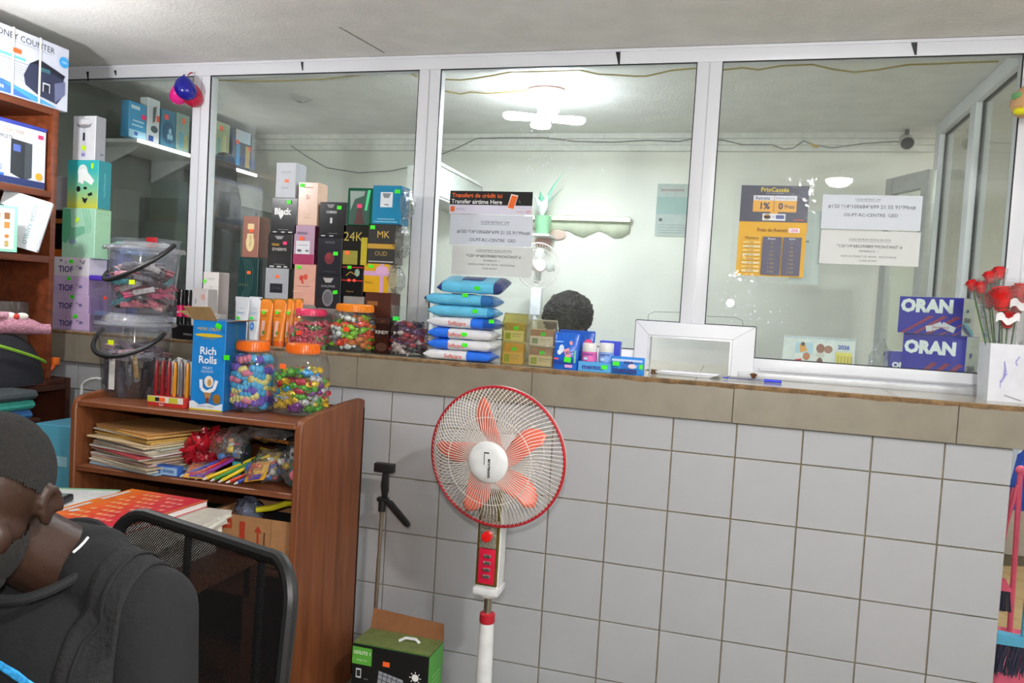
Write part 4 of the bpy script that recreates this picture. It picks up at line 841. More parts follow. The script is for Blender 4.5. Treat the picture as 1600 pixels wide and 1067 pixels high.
top = wipes('pale blue wipes pack topping the pile, tilted towards the room', 683, 784, 440, 462, .015, .13, z+.001, [(-.85, '2a3f7a'), (.70, LB), (1.1, '34406e')], None, (.62, .4, 0), .06)
t = bpy.data.objects['wipes_pack.006']; t.rotation_euler = (math.radians(14), 0, .05); t.location.z += .012
# soap bars in clear bags
def soapbag(label, u0, u1, vt, y, tint, bars):
    a = at(u0, 530, y); b = at(u1, 530, y); w = b.x-a.x; h = at(u0, vt, y).z-ZL; cx_ = (a.x+b.x)/2
    t = thing('clear_bag', label, 'bag', (cx_, y+.025, ZL))
    P = [[(sx*w/2*(1-.04*(k == 2)), sy*(.024 if k < 2 else .004), zz) for sx, sy in ((-1, -1), (1, -1), (1, 1), (-1, 1))] for k, zz in enumerate((0, h*.8, h))]
    m = MB().grid(P, True); m.build('film', clear(tint, 1.6, .06, 1.45, .05, .7, 50), t, bev=.003)
    MB().box(-w*.48, w*.48, -.005, .005, h-.006, h).build('sealed_edge', clear('f4f4ee', 2.5, .25, 1.5, .1), t)
    for (zb_, hb, col, tagc, sk, lb) in bars:
        s = thing('soap_bar', lb, 'soap', (cx_, y+.025, ZL+zb_)); MB().box(-w*.42, w*.42, -.018, .018, 0, hb).build('bar', M(col, .35, var=.12, scale=30), s, bev=.006, seg=3)
        f = front(s, w*.84, hb, -.0185); f.rect(.0, .42, .98, .98, tagc, 'paper_label'); f.rect(.08, .55, .34, .9, '8fa83a' if tagc != 'd8d4d0' else '7f9a80'); f.rect(.42, .58, .9, .62, '9a9a90'); f.rect(.42, .7, .8, .73, '9a9a90'); f.sticker(sk, .28, GREEN, .017, .012); f.done()
soapbag('clear bag holding two olive soap bars beside the wipes', 783, 821, 488, .035, 'e6e0a8', [(.002, .075, 'c79a3a', 'd8b070', .55, 'orange-brown soap bar at the bottom of the left clear bag'), (.082, .065, 'a8922c', 'd8d8ce', .6, 'olive soap bar above the orange-brown one in the left bag')])
soapbag('clear bag holding two brown soap bars beside the mint pouch', 824, 868, 498, .035, 'e4e0cc', [(.002, .066, '9a7a62', 'cfc4a0', .55, 'brown soap bar at the bottom of the right clear bag'), (.074, .056, 'a8806a', 'd8d4d0', .55, 'brown soap bar above the other in the right bag')])
# mint pouches
def pouch(label, u0, u1, vt, vb, y, d, col, art, z0=ZL, rz=0):
    a = at(u0, (vt+vb)/2, y); b = at(u1, (vt+vb)/2, y); w = b.x-a.x; h = at((u0+u1)/2, vt, y).z-z0
    t = thing('mint_pouch', label, 'pouch', ((a.x+b.x)/2, y+d/2, z0), rz); P = []
    for j in range(13):
        k = j/12; th = d/2*math.sin(PI*min(.97, .16+.8*k))**.7; wd = w/2*(1-.03*math.sin(PI*k)); P.append([(wd*math.cos(q)*(abs(math.cos(q))**4+abs(math.sin(q))**4)**-.25, th*math.sin(q)*(abs(math.cos(q))**4+abs(math.sin(q))**4)**-.25, h*k) for q in [2*PI*i/20 for i in range(20)]])
    m = MB().grid(P, True); m.add(P[0], [tuple(range(19, -1, -1))]); m.build('pouch', M(col, .22, var=.1, scale=40, bump=.3, bscale=50), t, angle=60)
    MB().box(-w*.49, w*.49, -.003, .003, h-.006, h+.004).build('sealed_edge', M(col, .3), t)
    f = Face(t, (-w/2, -d/2-.002, h), (1, 0, 0), (0, 0, -1), w, h); art(f); f.done()
def art_p(f): f.text('mentos', .42, .80, .74, .14, '1c2c8a', .03); f.poly([(.42, .44), (.62, .38), (.74, .62), (.54, .70)], 'e09aa0'); f.text('3D!', .60, .52, .22, .10, '2a2a8a', .03, rot=-15); f.ell(.34, .42, .10, .12, 'cfe0f4'); f.ell(.26, .52, .08, .07, 'dfeaf8'); f.ell(.70, .24, .06, .06, 'e89a98'); f.rect(.08, .20, .40, .24, '7fb0f0'); f.rect(.08, .68, .24, .73, 'e85a5a'); f.rect(.5, .86, .8, .94, 'd8a0c8'); f.rect(.84, .45, .92, .80, '6fb4a0'); f.sticker(.60, .72, GREEN, .024, .017, .1)
pouch('blue mint pouch standing in front of the second pouch', 864, 904, 522, 576, .02, .035, '1f62c8', art_p)
pouch('blue mint pouch half hidden behind the first, pink heart on it', 872, 928, 518, 572, .075, .03, '1a52b0', lambda f: (f.ell(.84, .30, .12, .12, 'e0487a'), f.text('m', .86, .30, .08, .06, 'f0c0d0')))
f = carton('mint_tray', 'low blue display tray holding the two mint bottles', 'tray', 903, 958, 566, 579, .015, .05, '4f9fd8', z0=ZL); f.text('mentos', .42, .55, .6, .5, '1f2c86', .03); f.sticker(.75, .45, GREEN, .02, .014); f.done(); zt_ = f.top
for k, (u0, u1, col, lb) in enumerate(((909, 933, 'd866a8', 'pink mint bottle with white cap in the blue tray'), (935, 959, '7fa4e0', 'pale blue mint bottle with white cap in the blue tray'))):
    cx_, r_ = rnd(u0, u1, 555, .04); hh = at((u0+u1)/2, 536, .04).z-zt_
    t = thing('mint_bottle', lb, 'bottle', (cx_, .04, zt_)); MB().lathe([(r_*.9, 0), (r_, .003), (r_, hh*.50), (r_*.92, hh*.54)], n=22).build('body', M(col, .25, var=.15, scale=30), t)
    MB().lathe([(r_*.95, hh*.54), (r_*.97, hh*.56), (r_*.97, hh*.95), (r_*.9, hh), (.001, hh)], n=22, cap1=False).build('cap', M('dcdcd8', .35), t)
    f = Face(t, (-r_*.7, -r_-.001, hh*.5), (1, 0, 0), (0, 0, -1), r_*1.4, hh*.5); f.text('mentos', .5, .18, .9, .24, '2c2c90', .02); f.ell(.3, .65, .2, .16, 'a8c8e8'); f.done()
f = carton('mint_box', 'small blue mint carton behind the bottles', 'box', 936, 968, 533, 574, .10, .04, '2f3fc0', '2a58c8', z0=ZL); f.done()
pouch('flat blue mint roll pack lying at the hatch', 953, 1006, 560, 585, .0, .05, '2f86d8', lambda f: (f.rect(.05, .06, .95, .2, 'b8c8e8'), f.text('aqua', .55, .28, .4, .22, '1c2c7a', .03), f.text('mentos', .45, .74, .74, .34, '1c2470', .04), f.ell(.45, .46, .08, .14, '2a6ac0'), f.ell(.66, .46, .12, .14, 'd8c4c8'), f.sticker(.18, .36, GREEN, .022, .014), f.sticker(.92, .46, '4ce02a', .012, .016)))
# paper pile, pen, twine at the hatch
for k in range(5):
    t = tag(MB().add([(-.105, -.055, 0), (.09, -.06, 0), (.115, .04, 0), (-.09, .05, 0), (-.105, -.055, .0016), (.09, -.06, .0016), (.115, .04, .0016), (-.09, .05, .0016)], [(0, 3, 2, 1), (4, 5, 6, 7), (0, 1, 5, 4), (1, 2, 6, 5), (2, 3, 7, 6), (3, 0, 4, 7)]).build('paper_sheet', M(('e2e2e4', 'd6d6d8', 'dcdcde', 'cfcfd2', 'ececf0')[k], .7)), ('lowest', 'second from the bottom', 'middle', 'second from the top', 'topmost')[k]+' loose paper slip in the pile at the hatch opening', 'paper', 'paper slips at the hatch')
    t.location = (1.015+.004*k, .185, ZL+.0005+.0022*k+.0006); t.rotation_euler = (0, 0, -.05+.03*k)
pa = at(1128, 590, z=ZL+.005); pb = at(1224, 597, z=ZL+.005); pa.z = pb.z = ZL+.0055
t = thing('ball_pen', 'clear ball pen with blue cap lying in front of the hatch', 'pen', (pa.x, pa.y, ZL+.0058), math.atan2(pb.y-pa.y, pb.x-pa.x)); L_ = (pb-pa).length
MB().cyl((.02, 0, 0), (L_*.72, 0, 0), .0045, n=10).build('barrel', clear('d8dce8', 1.2, .2, 1.5, .1), t); MB().cyl((.0, 0, 0), (.022, 0, 0), .001, .0044, n=10).build('tip', M('2a3fb0', .3), t)
MB().cyl((L_*.69, 0, 0), (L_*.97, 0, 0), .0055, .005, n=12).build('cap', M('2238d8', .3), t); MB().cyl((.02, 0, 0), (L_*.7, 0, 0), .0016, n=6).build('ink_tube', M('20286a', .4), t)
for k, (u, v, y, lb) in enumerate(((1021, 577, .09, 'brown twine knot beside the paper pile'), (1177, 590, .10, 'brown twine knot lying across the clear pen'))):
    pts = [(.012*math.sin(i*1.9+k)*(.6+.4*math.sin(i)), .010*math.cos(i*2.3), .010+.008*math.sin(i*1.3)) for i in range(26)]
    p = at(u, v, y); t = tag(MB().tube(pts, .0018, 5).build('twine_knot', M('6d4526', .9)), lb, 'twine'); t.location = (p.x, y, ZL+(.0 if k == 0 else .012))
# ------------------------------------------------------------------ vase of roses at the right end
VX, VY = at(1567, 600, .17).x, .17
t = thing('rose_vase', 'white square paper vase at the right end of the ledge', 'vase', (VX, VY, ZL)); vh = at(1567, 537, .14).z-ZL; vw = .058
P = [[(sx*k, sy*k, zz) for sx, sy in ((-1, -1), (1, -1), (1, 1), (-1, 1))] for k, zz in ((vw*.96, 0), (vw, vh*.5), (vw*1.03, vh), (vw*.97, vh), (vw*.92, .01))]
m = MB().grid(P, True); m.add(P[0], [(3, 2, 1, 0)]); m.add(P[-1], [(0, 1, 2, 3)]); m.build('body', M('d4d4da', .5, var=.04), t, bev=.003)
f = Face(t, (-vw, -vw-.0015, vh), (1, 0, 0), (0, 0, -1), 2*vw, vh)
for k in range(5): f.line([(.34+.02*k, .30+.05*k), (.38-.02*k, .55+.03*k)], .003, '8c88c8', 'ink_scribble')
f.line([(.68, .2), (.6, .3), (.64, .36)], .004, '9a96cc', 'ink_scribble'); f.line([(.28, .62), (.29, .76)], .002, '8c88c8', 'ink_scribble'); f.line([(.4, .88), (.8, .96)], .002, '6d6a78', 'ink_scribble'); f.done()
MB().tube([(vw+.0015, -vw+.008, .02), (vw+.0015, -vw+.008, vh-.01)], .002, 4).build('tape_edge', M('c2c2c8', .4), t)
def rose(label, u, v, y, s, wrap, col='d01216'):
    s *= 1.22
    p = at(u, v, y); base = Vector((VX+(p.x-VX)*.25, VY+(y-VY)*.3, ZL+.012)); t = thing('rose', label, 'rose', base, group='roses in the paper vase')
    q = p-base; up = (q-Vector((0, 0, .0)))
    MB().tube([(0, 0, 0), (q.x*.35, q.y*.35, q.z*.45), (q.x*.85, q.y*.85, q.z*.85), tuple(q*.98)], .0022, 6).build('stem', M('3f6a30', .6), t)
    T = Matrix.Translation(q) @ Vector((0, 0, 1)).rotation_difference((q*Vector((1, 1, .6))).normalized()).to_matrix().to_4x4()
    m = MB(); m.T = T
    for ring, (n_, r0, r1, hh, op) in enumerate(((3, .25, .45, 2.3, .1), (4, .5, .8, 2.2, .25), (5, .6, 1.05, 1.9, .5))):
        for k in range(n_):
            a0 = 2*PI*k/n_+ring*.7; P = []
            for j in range(6):
                z_ = j/5; row = []
                for i in range(6):
                    a = a0+(i/5-.5)*2.6*PI/n_*1.25; r = s*(r0+(r1-r0)*z_**1.3+op*.25*max(0, z_-.75)*4*(1-abs(i/5-.5)))*(1+.05*math.sin(i*3+ring)); row.append((r*math.cos(a), r*math.sin(a), s*(hh*z_-.25-.25*abs(i/5-.5)*z_)))
                P.append(row)
            m.grid(P)
    m.build('petals', M(col, .55, var=.25, scale=40), t, angle=60)
    c_ = MB(); c_.T = T; c_.lathe([(s*.12, -s*.6), (s*.5, -s*.3), (s*.72, s*.1)], n=10, cap1=False); c_.build('calyx', M('3a5a2c', .6), t)
    if wrap:
        w_ = MB(); w_.T = T; w_.lathe([(s*.3, -s*3.2), (s*1.0, -s*.6), (s*1.35, s*.9), (s*1.45, s*1.5)], n=16, cap0=False, cap1=False); w_.build('clear_sleeve', clear('fffafa', 1.4, .03, 1.45, .06, .5, 60), t)
rose('small red rosebud leaning furthest left in the vase', 1521, 452, .155, .0125, True)
rose('second small rosebud from the left in a clear sleeve', 1534, 456, .14, .0135, True)
rose('tall rosebud in a clear sleeve, third from the left', 1547, 440, .16, .0135, True)
rose('tallest rosebud, dark red in a clear sleeve', 1561, 434, .17, .0145, True)
rose('large open red rose in the middle of the vase', 1566, 480, .12, .026, False, 'd81212')
rose('red rose low on the left behind the large open one', 1546, 478, .17, .017, False, 'c01818')
rose('red rose with white edge low in front of the vase centre', 1574, 508, .12, .018, False, 'cc1a1c')
rose('red rose at the right edge of the bouquet', 1592, 466, .14, .019, True)
rose('second red rose at the right edge, lower down', 1588, 486, .15, .017, False)
w_ = MB(); w_.lathe([(.05, 0), (.075, .10), (.11, .20), (.10, .215), (.07, .12), (.045, .0)], n=20, cap0=False, cap1=False); w_.T = None
o = w_.build('bouquet_film', clear('fcfcfc', 1.6, .02, 1.45, .05, .8, 40)); o.location = (VX-.005, VY, ZL+vh-.02); o.parent = bpy.data.objects['rose_vase']; o.location = (-.005, 0, vh-.015)
for k, (u, v) in enumerate(((1572, 498), (1594, 476))):
    p = at(u, v, .10); pts = [(i*.008-.03, -.004*math.sin(i*1.2), .008*math.sin(i*1.1)) for i in range(9)]
    o = MB(); P = [[(x, y-.0, z+.012) for x, y, z in pts], [(x, y, z-.012) for x, y, z in pts]]; o = o.grid(P).build('ribbon', M('e6e2e2', .5), bpy.data.objects['rose_vase']); o.location = (p.x-VX, .10-VY-.01, p.z-ZL)
# ================================================================== PEDESTAL FAN
FX, FY, FZ, FR = .505, -.40, .935, .208
fan = thing('pedestal_fan', 'white pedestal fan with red rim and salmon blades before the tiled wall', 'fan', (FX, FY, 0))
hd = Matrix.Translation((.018, 0, FZ+.012)) @ Matrix.Rotation(math.radians(-4), 4, 'Z') @ Matrix.Rotation(math.radians(3), 4, 'X')
m_wire = M('dcd6cc', .35, .1); m_red = M('a81c28', .35); m_fw = M('d5d5d4', .35)
def ringpts(r, y, n=72): return [(r*math.cos(2*PI*i/n), y, r*math.sin(2*PI*i/n)) for i in range(n)]
def guard(name, front):
    m = MB(); m.T = hd; sg = -1 if front else 1; n = 96
    for k in range(n):
        a0 = 2*PI*k/n; pts = []
        for j in range(10):
            t = j/9; r = .058+(FR-.060)*t; y = sg*(.062*(1-t**3.2)+.004); a = a0+sg*(.16*max(0, t-.55)**1.2*2.2)
            pts.append((r*math.cos(a), y, r*math.sin(a)))
        pts.append((FR-.001, sg*.001, 0) if False else ((FR-.001)*math.cos(a), sg*.002, (FR-.001)*math.sin(a)))
        m.tube(pts, .00115, 4)
    m.tube(ringpts(.128, sg*.0595), .0011, 5, True)
    tag(m.build(name, m_wire, fan, angle=80), kind='stuff')
guard('front_guard', True); guard('rear_guard', False)
m = MB(); m.T = hd; m.tube(ringpts(FR, 0), .0048, 10, True); m.build('guard_rim', m_red, fan)
m = MB(); m.T = hd; m.tube(ringpts(FR+.001, .008), .0035, 8, True); m.build('rear_rim', M('b9b2a8', .4), fan)
m = MB(); m.T = hd
P = []
for j, (r, y) in enumerate(((.060, -.064), (.060, -.070), (.054, -.075), (.035, -.0785), (.0005, -.080))): P.append([(r*math.cos(2*PI*i/40), y, r*math.sin(2*PI*i/40)) for i in range(40)])
m.grid(P, True); m.build('hub_badge', m_fw, fan)
f = Face(fan, (0, 0, 0), (1, 0, 0), (0, 0, -1), .12, .12); f.o = hd @ Vector((-.06, -.0795, .06)); r3_ = hd.to_3x3(); f.ux = r3_ @ Vector((1, 0, 0)); f.uy = r3_ @ Vector((0, 0, -1)); f.n = r3_ @ Vector((0, -1, 0))
f.rect(.43, .24, .56, .27, '1a1a1c'); f.rect(.43, .24, .445, .55, '1a1a1c'); f.text('angson', .55, .62, .09, .46, '1a1a1c', .03, rot=90, stretch=True); f.done()
m = MB(); m.T = hd; m.cyl((0, -.058, 0), (0, -.02, 0), .045, n=28); m.cyl((0, -.06, 0), (0, .04, 0), .008, n=10); m.build('blade_hub', M('d8705c', .4), fan)
for k in range(5):
    a0 = 2*PI*k/5+math.radians(93); m = MB(); m.T = hd @ Matrix.Rotation(-a0, 4, 'Y'); P = []
    for i in range(11):
        t = i/10; r = .040+.142*t; sw = .03*math.sin(t*PI*.6)*1.2-.012; hw = .024+.012*math.sin(PI*min(1, t*1.05))*1.0 if t < .95 else .026
        P.append([(r-.02*abs(q)*t*t, -.030+.018*q*(1-.4*t), sw*1.1+hw*q*(1-.12*t*t)) for q in [-1+2*j/6 for j in range(7)]])
    m.grid(P); o = m.build('blade', M('e5705a', .35, var=.05), fan, angle=80)
    sol = o.modifiers.new('thickness', 'SOLIDIFY'); sol.thickness = .002
m = MB(); m.T = hd; m.cyl((0, .062, 0), (0, .075, 0), .055, n=28); m.cyl((0, .075, 0), (0, .15, -.005), .052, .044, n=28); m.cyl((0, .15, -.005), (0, .165, -.006), .044, .02, n=28); m.build('motor_housing', m_fw, fan)
# control column
m = MB(); m.box(-.036, .036, .03, .10, FZ-.40, FZ-.06); m.build('control_column', m_fw, fan, bev=.01, seg=3)
MB().box(-.034, .034, .022, .032, FZ-.385, FZ-.09).build('gold_trim', M('a08a48', .15, .9), fan, bev=.004)
MB().box(-.026, .026, .018, .024, FZ-.268, FZ-.11).build('glitter_panel', M('b8b8a8', .15, .7, var=.6, scale=260, bump=1., bscale=300), fan)
MB().box(-.026, .026, .018, .024, FZ-.378, FZ-.271).build('button_panel', M('c01838', .3), fan, bev=.003)
for k in range(4): MB().box(-.010, .014, .012, .02, FZ-.292-.0205*k-.0055, FZ-.292-.0205*k+.0055).build('speed_button', M('c9c9c9', .15, .95), fan, bev=.004, seg=3)
MB().cyl((.0, .020, FZ-.23), (.0, .012, FZ-.23), .021, n=24).build('knob_ring', M('bdbdb4', .2, .8), fan)
MB().cyl((.0, .014, FZ-.23), (.0, -.002, FZ-.23), .0155, n=24).build('timer_knob', M('d01818', .3), fan, bev=.002)
MB().box(-.04, .04, .02, .105, FZ-.415, FZ-.393).build('column_foot', m_fw, fan, bev=.006)
MB().lathe([(.028, FZ-.427), (.034, FZ-.421), (.034, FZ-.413)], (0, .06, 0), 20).build('column_neck', m_fw, fan)
MB().cyl((0, .06, FZ-.50), (0, .06, FZ-.42), .0125, n=18).build('chrome_pole', M('c4c0b8', .18, .95), fan)
MB().lathe([(.020, 0), (.0235, .004), (.0235, .030), (.018, .034)], (0, .06, FZ-.512), 24).build('height_collar', m_red, fan)
MB().lathe([(.032, .03), (.027, .15), (.0225, FZ-.525), (.021, FZ-.510)], (0, .06, 0), 24).build('lower_pole', m_fw, fan)
MB().lathe([(.19, 0), (.19, .012), (.15, .025), (.05, .034), (.03, .05)], (0, .06, 0), 40).build('base', m_fw, fan)
# ================================================================== SELFIE STAND
SX, SY = .045, -.13
ss = thing('phone_stand', 'slim telescopic phone stand with black clamp by the bookcase', 'stand', (SX-.012, SY, 0))
pts = [(0, .0075, .30), (.30, .0065, .52), (.52, .0055, .70)]
for k, (z0, r, z1) in enumerate(((.04, .0085, .34), (.34, .0072, .56), (.56, .006, .755))): MB().cyl((.0+.012*z0, 0, z0), (.012*z1, 0, z1), r, n=14).build('pole_section', M('a89f8e', .28, .85), ss)
mb_ = M('17181a', .45)
MB().cyl((.009, 0, .745), (.0095, 0, .79), .013, n=14).build('ball_joint', mb_, ss)
MB().box(-.008, .03, -.012, .012, .785, .800).build('joint_block', mb_, ss, bev=.003)
MB().prism([(-.006, 0), (.010, 0), (.016, .03), (.014, .10), (-.008, .105), (-.012, .045)], (.014, .006, .80), (1, 0, 0), (0, 0, 1), .012).build('clamp_arm', mb_, ss, bev=.003)
MB().box(-.022, .048, -.018, .012, .90, .935).build('clamp_head', mb_, ss, bev=.004)
MB().prism([(0, .008), (.03, .0), (.095, -.07), (.104, -.085), (.094, -.094), (.08, -.088), (.012, -.02)][::-1], (.015, -.006, .79), (1, 0, 0), (0, 0, 1), -.012).build('grip_handle', mb_, ss, bev=.004)
for k in range(3):
    a = 2*PI*k/3+.5; MB().tube([(0, 0, .07), (.05*math.cos(a), .05*math.sin(a), .05), (.11*math.cos(a), .11*math.sin(a), .006)], .006, 8).build('foot', mb_, ss)
MB().cyl((0, 0, .045), (0, 0, .09), .014, n=14).build('foot_hub', mb_, ss)
ss.scale = (1, 1, .885)
# ================================================================== SOLAR LAMP CARTON
f = carton_at('solar_lamp_box', 'open black and green solar lamp carton on the floor by the stand', 'box', (.175, -.235, 0), .268, .13, .262, '17181a', '4a9a34')
f.rect(.0, .03, .26, .25, '5fae3f'); f.text('GDLITE 1', .13, .10, .22, .05, 'e8f0e0', .02); f.text('Solar kit', .13, .19, .16, .03, 'd0e4c4'); f.rect(.06, .30, .13, .42, 'd8d8d8'); f.rect(.07, .32, .12, .40, '2a2c30'); f.text('phone', .20, .42, .1, .02, 'c8c8c8')
f.poly([(.36, .28), (.68, .34), (.70, .44), (.60, .62), (.34, .52)], '9a9ea6')
for k in range(5): f.line([(.36+.062*k, .28+.012*k), (.34+.055*k, .54)], .002, '1c1e22')
for k in range(4): f.line([(.355, .32+.06*k), (.68-.02*k, .38+.06*k)], .002, '1c1e22')
f.poly([(.42, .55), (.5, .42), (.66, .44), (.80, .60), (.86, .80), (.50, .86)], '2d2f34'); f.poly([(.62, .66), (.84, .70), (.86, .86), (.60, .84)], '7d828a'); f.ell(.84, .28, .045, .045, 'f0f0ec')
for k in range(8): a = k*PI/4; f.line([(.84+.055*math.cos(a), .28+.055*math.sin(a)), (.84+.075*math.cos(a), .28+.075*math.sin(a))], .003, 'f0f0ec')
f.ell(.12, .80, .05, .08, 'd8d8d4'); f.ell(.28, .84, .05, .08, 'd8d8d4'); f.line([(.05, .70), (.2, .66), (.36, .74)], .003, 'a8a8a8'); f.sticker(.46, .18, ORANGE, .024, .016); f.done()
for k in range(9): f.side.rect(.25, .30+.06*k, .8, .315+.06*k, '8ccf7a')
f.side.done(); tt = f.t; kraft = M('8a5a36', .75, var=.1)
MB().prism([(-.134, 0), (.134, 0), (.128, .055), (-.13, .068)], (0, .066, .262), (1, 0, 0), (0, .18, .98), .003).build('back_flap', kraft, tt)
MB().prism([(-.07, .025), (-.03, .018), (.05, .020), (.085, .012), (.08, .035), (.05, .042), (-.03, .038), (-.07, .05)], (0, .064, .262), (1, 0, 0), (0, .18, .98), -.0015).build('green_print', M('3fae3a', .5), tt)
MB().prism([(-.134, 0), (.134, 0), (.134, .12), (-.134, .12)], (0, -.060, .2635), (1, 0, 0), (0, 1, 0), .0015).build('inner_lid', M('6d7a44', .6, var=.2), tt)
MB().tube([(.0, .0, .266), (.02, .01, .276), (.055, .012, .276), (.07, .01, .266)], .005, 8).build('carry_handle', M('d8d8d8', .4), tt)
# ================================================================== SIDE PASSAGE (far right)
t = thing('dustpan', 'pink long-handled dustpan standing in the side passage', 'dustpan', (2.345, .98, 0)); pk_ = M('e0607c', .4)
P = [[(-.13, -.13, .012), (.13, -.13, .012)], [(-.135, .02, .03), (.135, .02, .03)], [(-.13, .09, .10), (.13, .09, .10)], [(-.10, .10, .17), (.10, .10, .17)]]
o = MB().grid(P).build('pan', pk_, t); s_ = o.modifiers.new('thickness', 'SOLIDIFY'); s_.thickness = .004
for s in (-1, 1): MB().prism([(-.13, 0), (.10, 0), (.10, .17), (.05, .09)], (s*.13, 0, .01), (0, 1, 0), (0, 0, 1), .004*s).build('pan_side', pk_, t)
MB().tube([(-.075, .10, .15), (-.06, .09, .40), (-.03, .08, .62), (-.005, .075, .78)], .008, 8).build('handle_strut', pk_, t); MB().tube([(.02, .10, .15), (.01, .085, .5), (.0, .075, .80), (.0, .074, .83)], .011, 8).build('handle', pk_, t)
MB().sphere((.0, .074, .84), (.02, .014, .02), 12, 8).build('hanging_ring', pk_, t)
t = thing('floor_brush', 'blue-headed floor brush with dark bristles leaning in the dustpan', 'brush', (2.34, .955, .035))
MB().prism([(-.13, .0), (.10, .0), (.09, .035), (-.11, .05)], (0, -.02, .125), (1, 0, 0), (0, 0, 1), .04).build('brush_head', M('58b4dc', .4), t, bev=.004)
br = MB(); rb_ = random.Random(5)
for k in range(240):
    x = rb_.uniform(-.125, .095); y = rb_.uniform(-.055, -.025); br.cyl((x, y, .128), (x*1.12+rb_.uniform(-.012, .012)-.02, y+rb_.uniform(-.03, .01), rb_.uniform(.0, .02)), .0014, n=4)
tag(br.build('bristles', M('343850', .7), t), kind='stuff')
MB().cyl((.02, -.04, .165), (.055, .06, .95), .010, n=10).build('handle', M('58a8c8', .4), t)
t = thing('second_brush', 'dark bristled brush hanging above the pink dustpan', 'brush', (2.285, 1.03, .34))
br = MB()
for k in range(160): x = rb_.uniform(-.05, .05); br.cyl((x, 0, .0), (x*1.2, rb_.uniform(-.01, .01), -.085), .0016, n=4)
tag(br.build('bristles', M('2d3040', .7), t), kind='stuff'); MB().prism([(-.06, 0), (.06, 0), (.03, .05), (-.03, .05)], (0, .01, 0), (1, 0, 0), (0, 0, 1), .02).build('brush_head', pk_, t); MB().cyl((0, 0, .04), (.05, .06, .42), .008, n=8).build('handle', pk_, t)
t = thing('blue_banner', 'blue and white printed banner hung on the passage side', 'banner', (2.46, 1.32, .62))
MB().box(-.14, .14, -.003, .003, 0, .48).build('cloth', M('1f4fb8', .5), t); f = Face(t, (-.14, -.003, .48), (1, 0, 0), (0, 0, -1), .28, .48); f.rect(0, 0, 1, .22, 'd8dce4'); f.ell(.30, .42, .10, .06, 'd8e4f4'); f.poly([(0, .98), (0, .62), (.35, .40), (.2, .98)], 'c8d4e8'); f.done()
for s in (-1, 1): MB().cyl((s*.13, 0, .47), (s*.13, 0, 1.73), .0012, n=5).build('hanging_cord', M('dddddd', .6), t)
# fill lamp added out of view to brighten the side passage
pl = thing('passage_fill_lamp', 'added unseen ceiling lamp brightening the side passage', 'lamp', (2.85, 1.5, ZC))
MB().box(-.12, .12, -.12, .12, -.02, 0).build('housing', M('e4e4e4', .4), pl, bev=.004); MB().box(-.10, .10, -.10, .10, -.034, -.02).build('diffuser', emit('fffdf8', PASS_W), pl, bev=.004)
# ================================================================== INSIDE THE BOOTH
# lit shelf with cartons on the booth's left side
SFX = -1.62
y0s = at(215, 207, x=SFX).y; y1s = at(400, 268, x=SFX).y; zs_ = at(300, 238, x=SFX).z
t = thing('lit_shelf', 'white lit wall shelf with cartons on the booth left side', 'shelf', (SFX-.12, (y0s+y1s)/2, zs_-.03)); ln = (y1s-y0s)/2
MB().box(-.20, .12, -ln, ln, 0, .018).build('board', M('e4e4e2', .4), t, bev=.002); MB().box(.12, .128, -ln, ln, .002, .016).build('led_edge', emit('ffffff', 9), t)
for s in (-.8, .0, .8): MB().prism([(-.20, 0), (.06, 0), (-.20, -.12)][::-1], (0, s*ln, 0), (1, 0, 0), (0, 0, 1), .012).build('bracket', M('c9c9c9', .4), t)
zt_ = zs_-.03+.018
def sbox(label, u0, u1, vt, col, art):
    ya = at(u0, 215, x=SFX).y; yb = at(u1, 215, x=SFX).y
    za = at((u0+u1)/2, vt, x=SFX).z; f = side_box('shelf_carton', label, ya, yb, zt_, za, SFX-.012, .05, col); art(f); f.done()
sbox('pale blue carton first on the lit booth shelf', 204, 231, 160, '3f9ccf', lambda f: (f.rect(.1, .1, .6, .2, 'cfe6f2'), f.rect(.2, .5, .85, .54, 'bfe0f0'), f.rect(.15, .62, .8, .66, 'bfe0f0'), f.rect(0, .78, 1, 1, 'a8d4ec'), f.rect(.3, .82, .5, .92, '3a62b8'), f.sticker(.82, .36, PINK, .03, .022)))
sbox('white carton with dark gadget picture on the lit booth shelf', 233, 252, 154, 'd4dade', lambda f: (f.poly([(.4, .2), (.7, .15), (.6, .5), (.4, .55)], '5a6468'), f.ell(.55, .68, .3, .08, '4a6068'), f.rect(.1, .84, .5, .96, '2a4a9a'), f.sticker(.82, .42, 'ff6a4a', .02, .03)))
sbox('dark teal carton with bubble print on the lit booth shelf', 255, 277, 172, '3f7f9c', lambda f: (f.ell(.5, .6, .45, .3, '2a5f84'), f.ell(.6, .55, .1, .08, '9ccbe0'), f.ell(.5, .7, .1, .08, '9ccbe0'), f.ell(.7, .7, .1, .08, '9ccbe0'), f.sticker(.3, .2, 'ff5a5a', .03, .024)))
sbox('grey green carton next to the booth post on the lit shelf', 279, 299, 178, '8aa39a', lambda f: (f.rect(.2, .5, .5, .9, '5fa0b8'), f.rect(.6, .55, .8, .9, 'b0a860'), f.sticker(.5, .18, ORANGE, .02, .03)))
sbox('pale yellow green carton beyond the booth post', 333, 362, 190, 'a8b48c', lambda f: (f.rect(.3, .4, .5, .9, '7fa8a0'), f.rect(.6, .3, .8, .8, 'c0c090'), f.sticker(.5, .15, ORANGE, .03, .024)))
sbox('slim dark carton with coloured bottles at the far end of the lit shelf', 368, 397, 205, '46505a', lambda f: (f.rect(.15, .35, .35, .9, '4a9ac8'), f.rect(.65, .35, .9, .9, 'c0a84a'), f.rect(.1, .0, .9, .3, 'c0d0d8'), f.sticker(.2, .32, 'ff5a3a', .025, .025), f.sticker(.85, .4, ORANGE, .025, .025)))
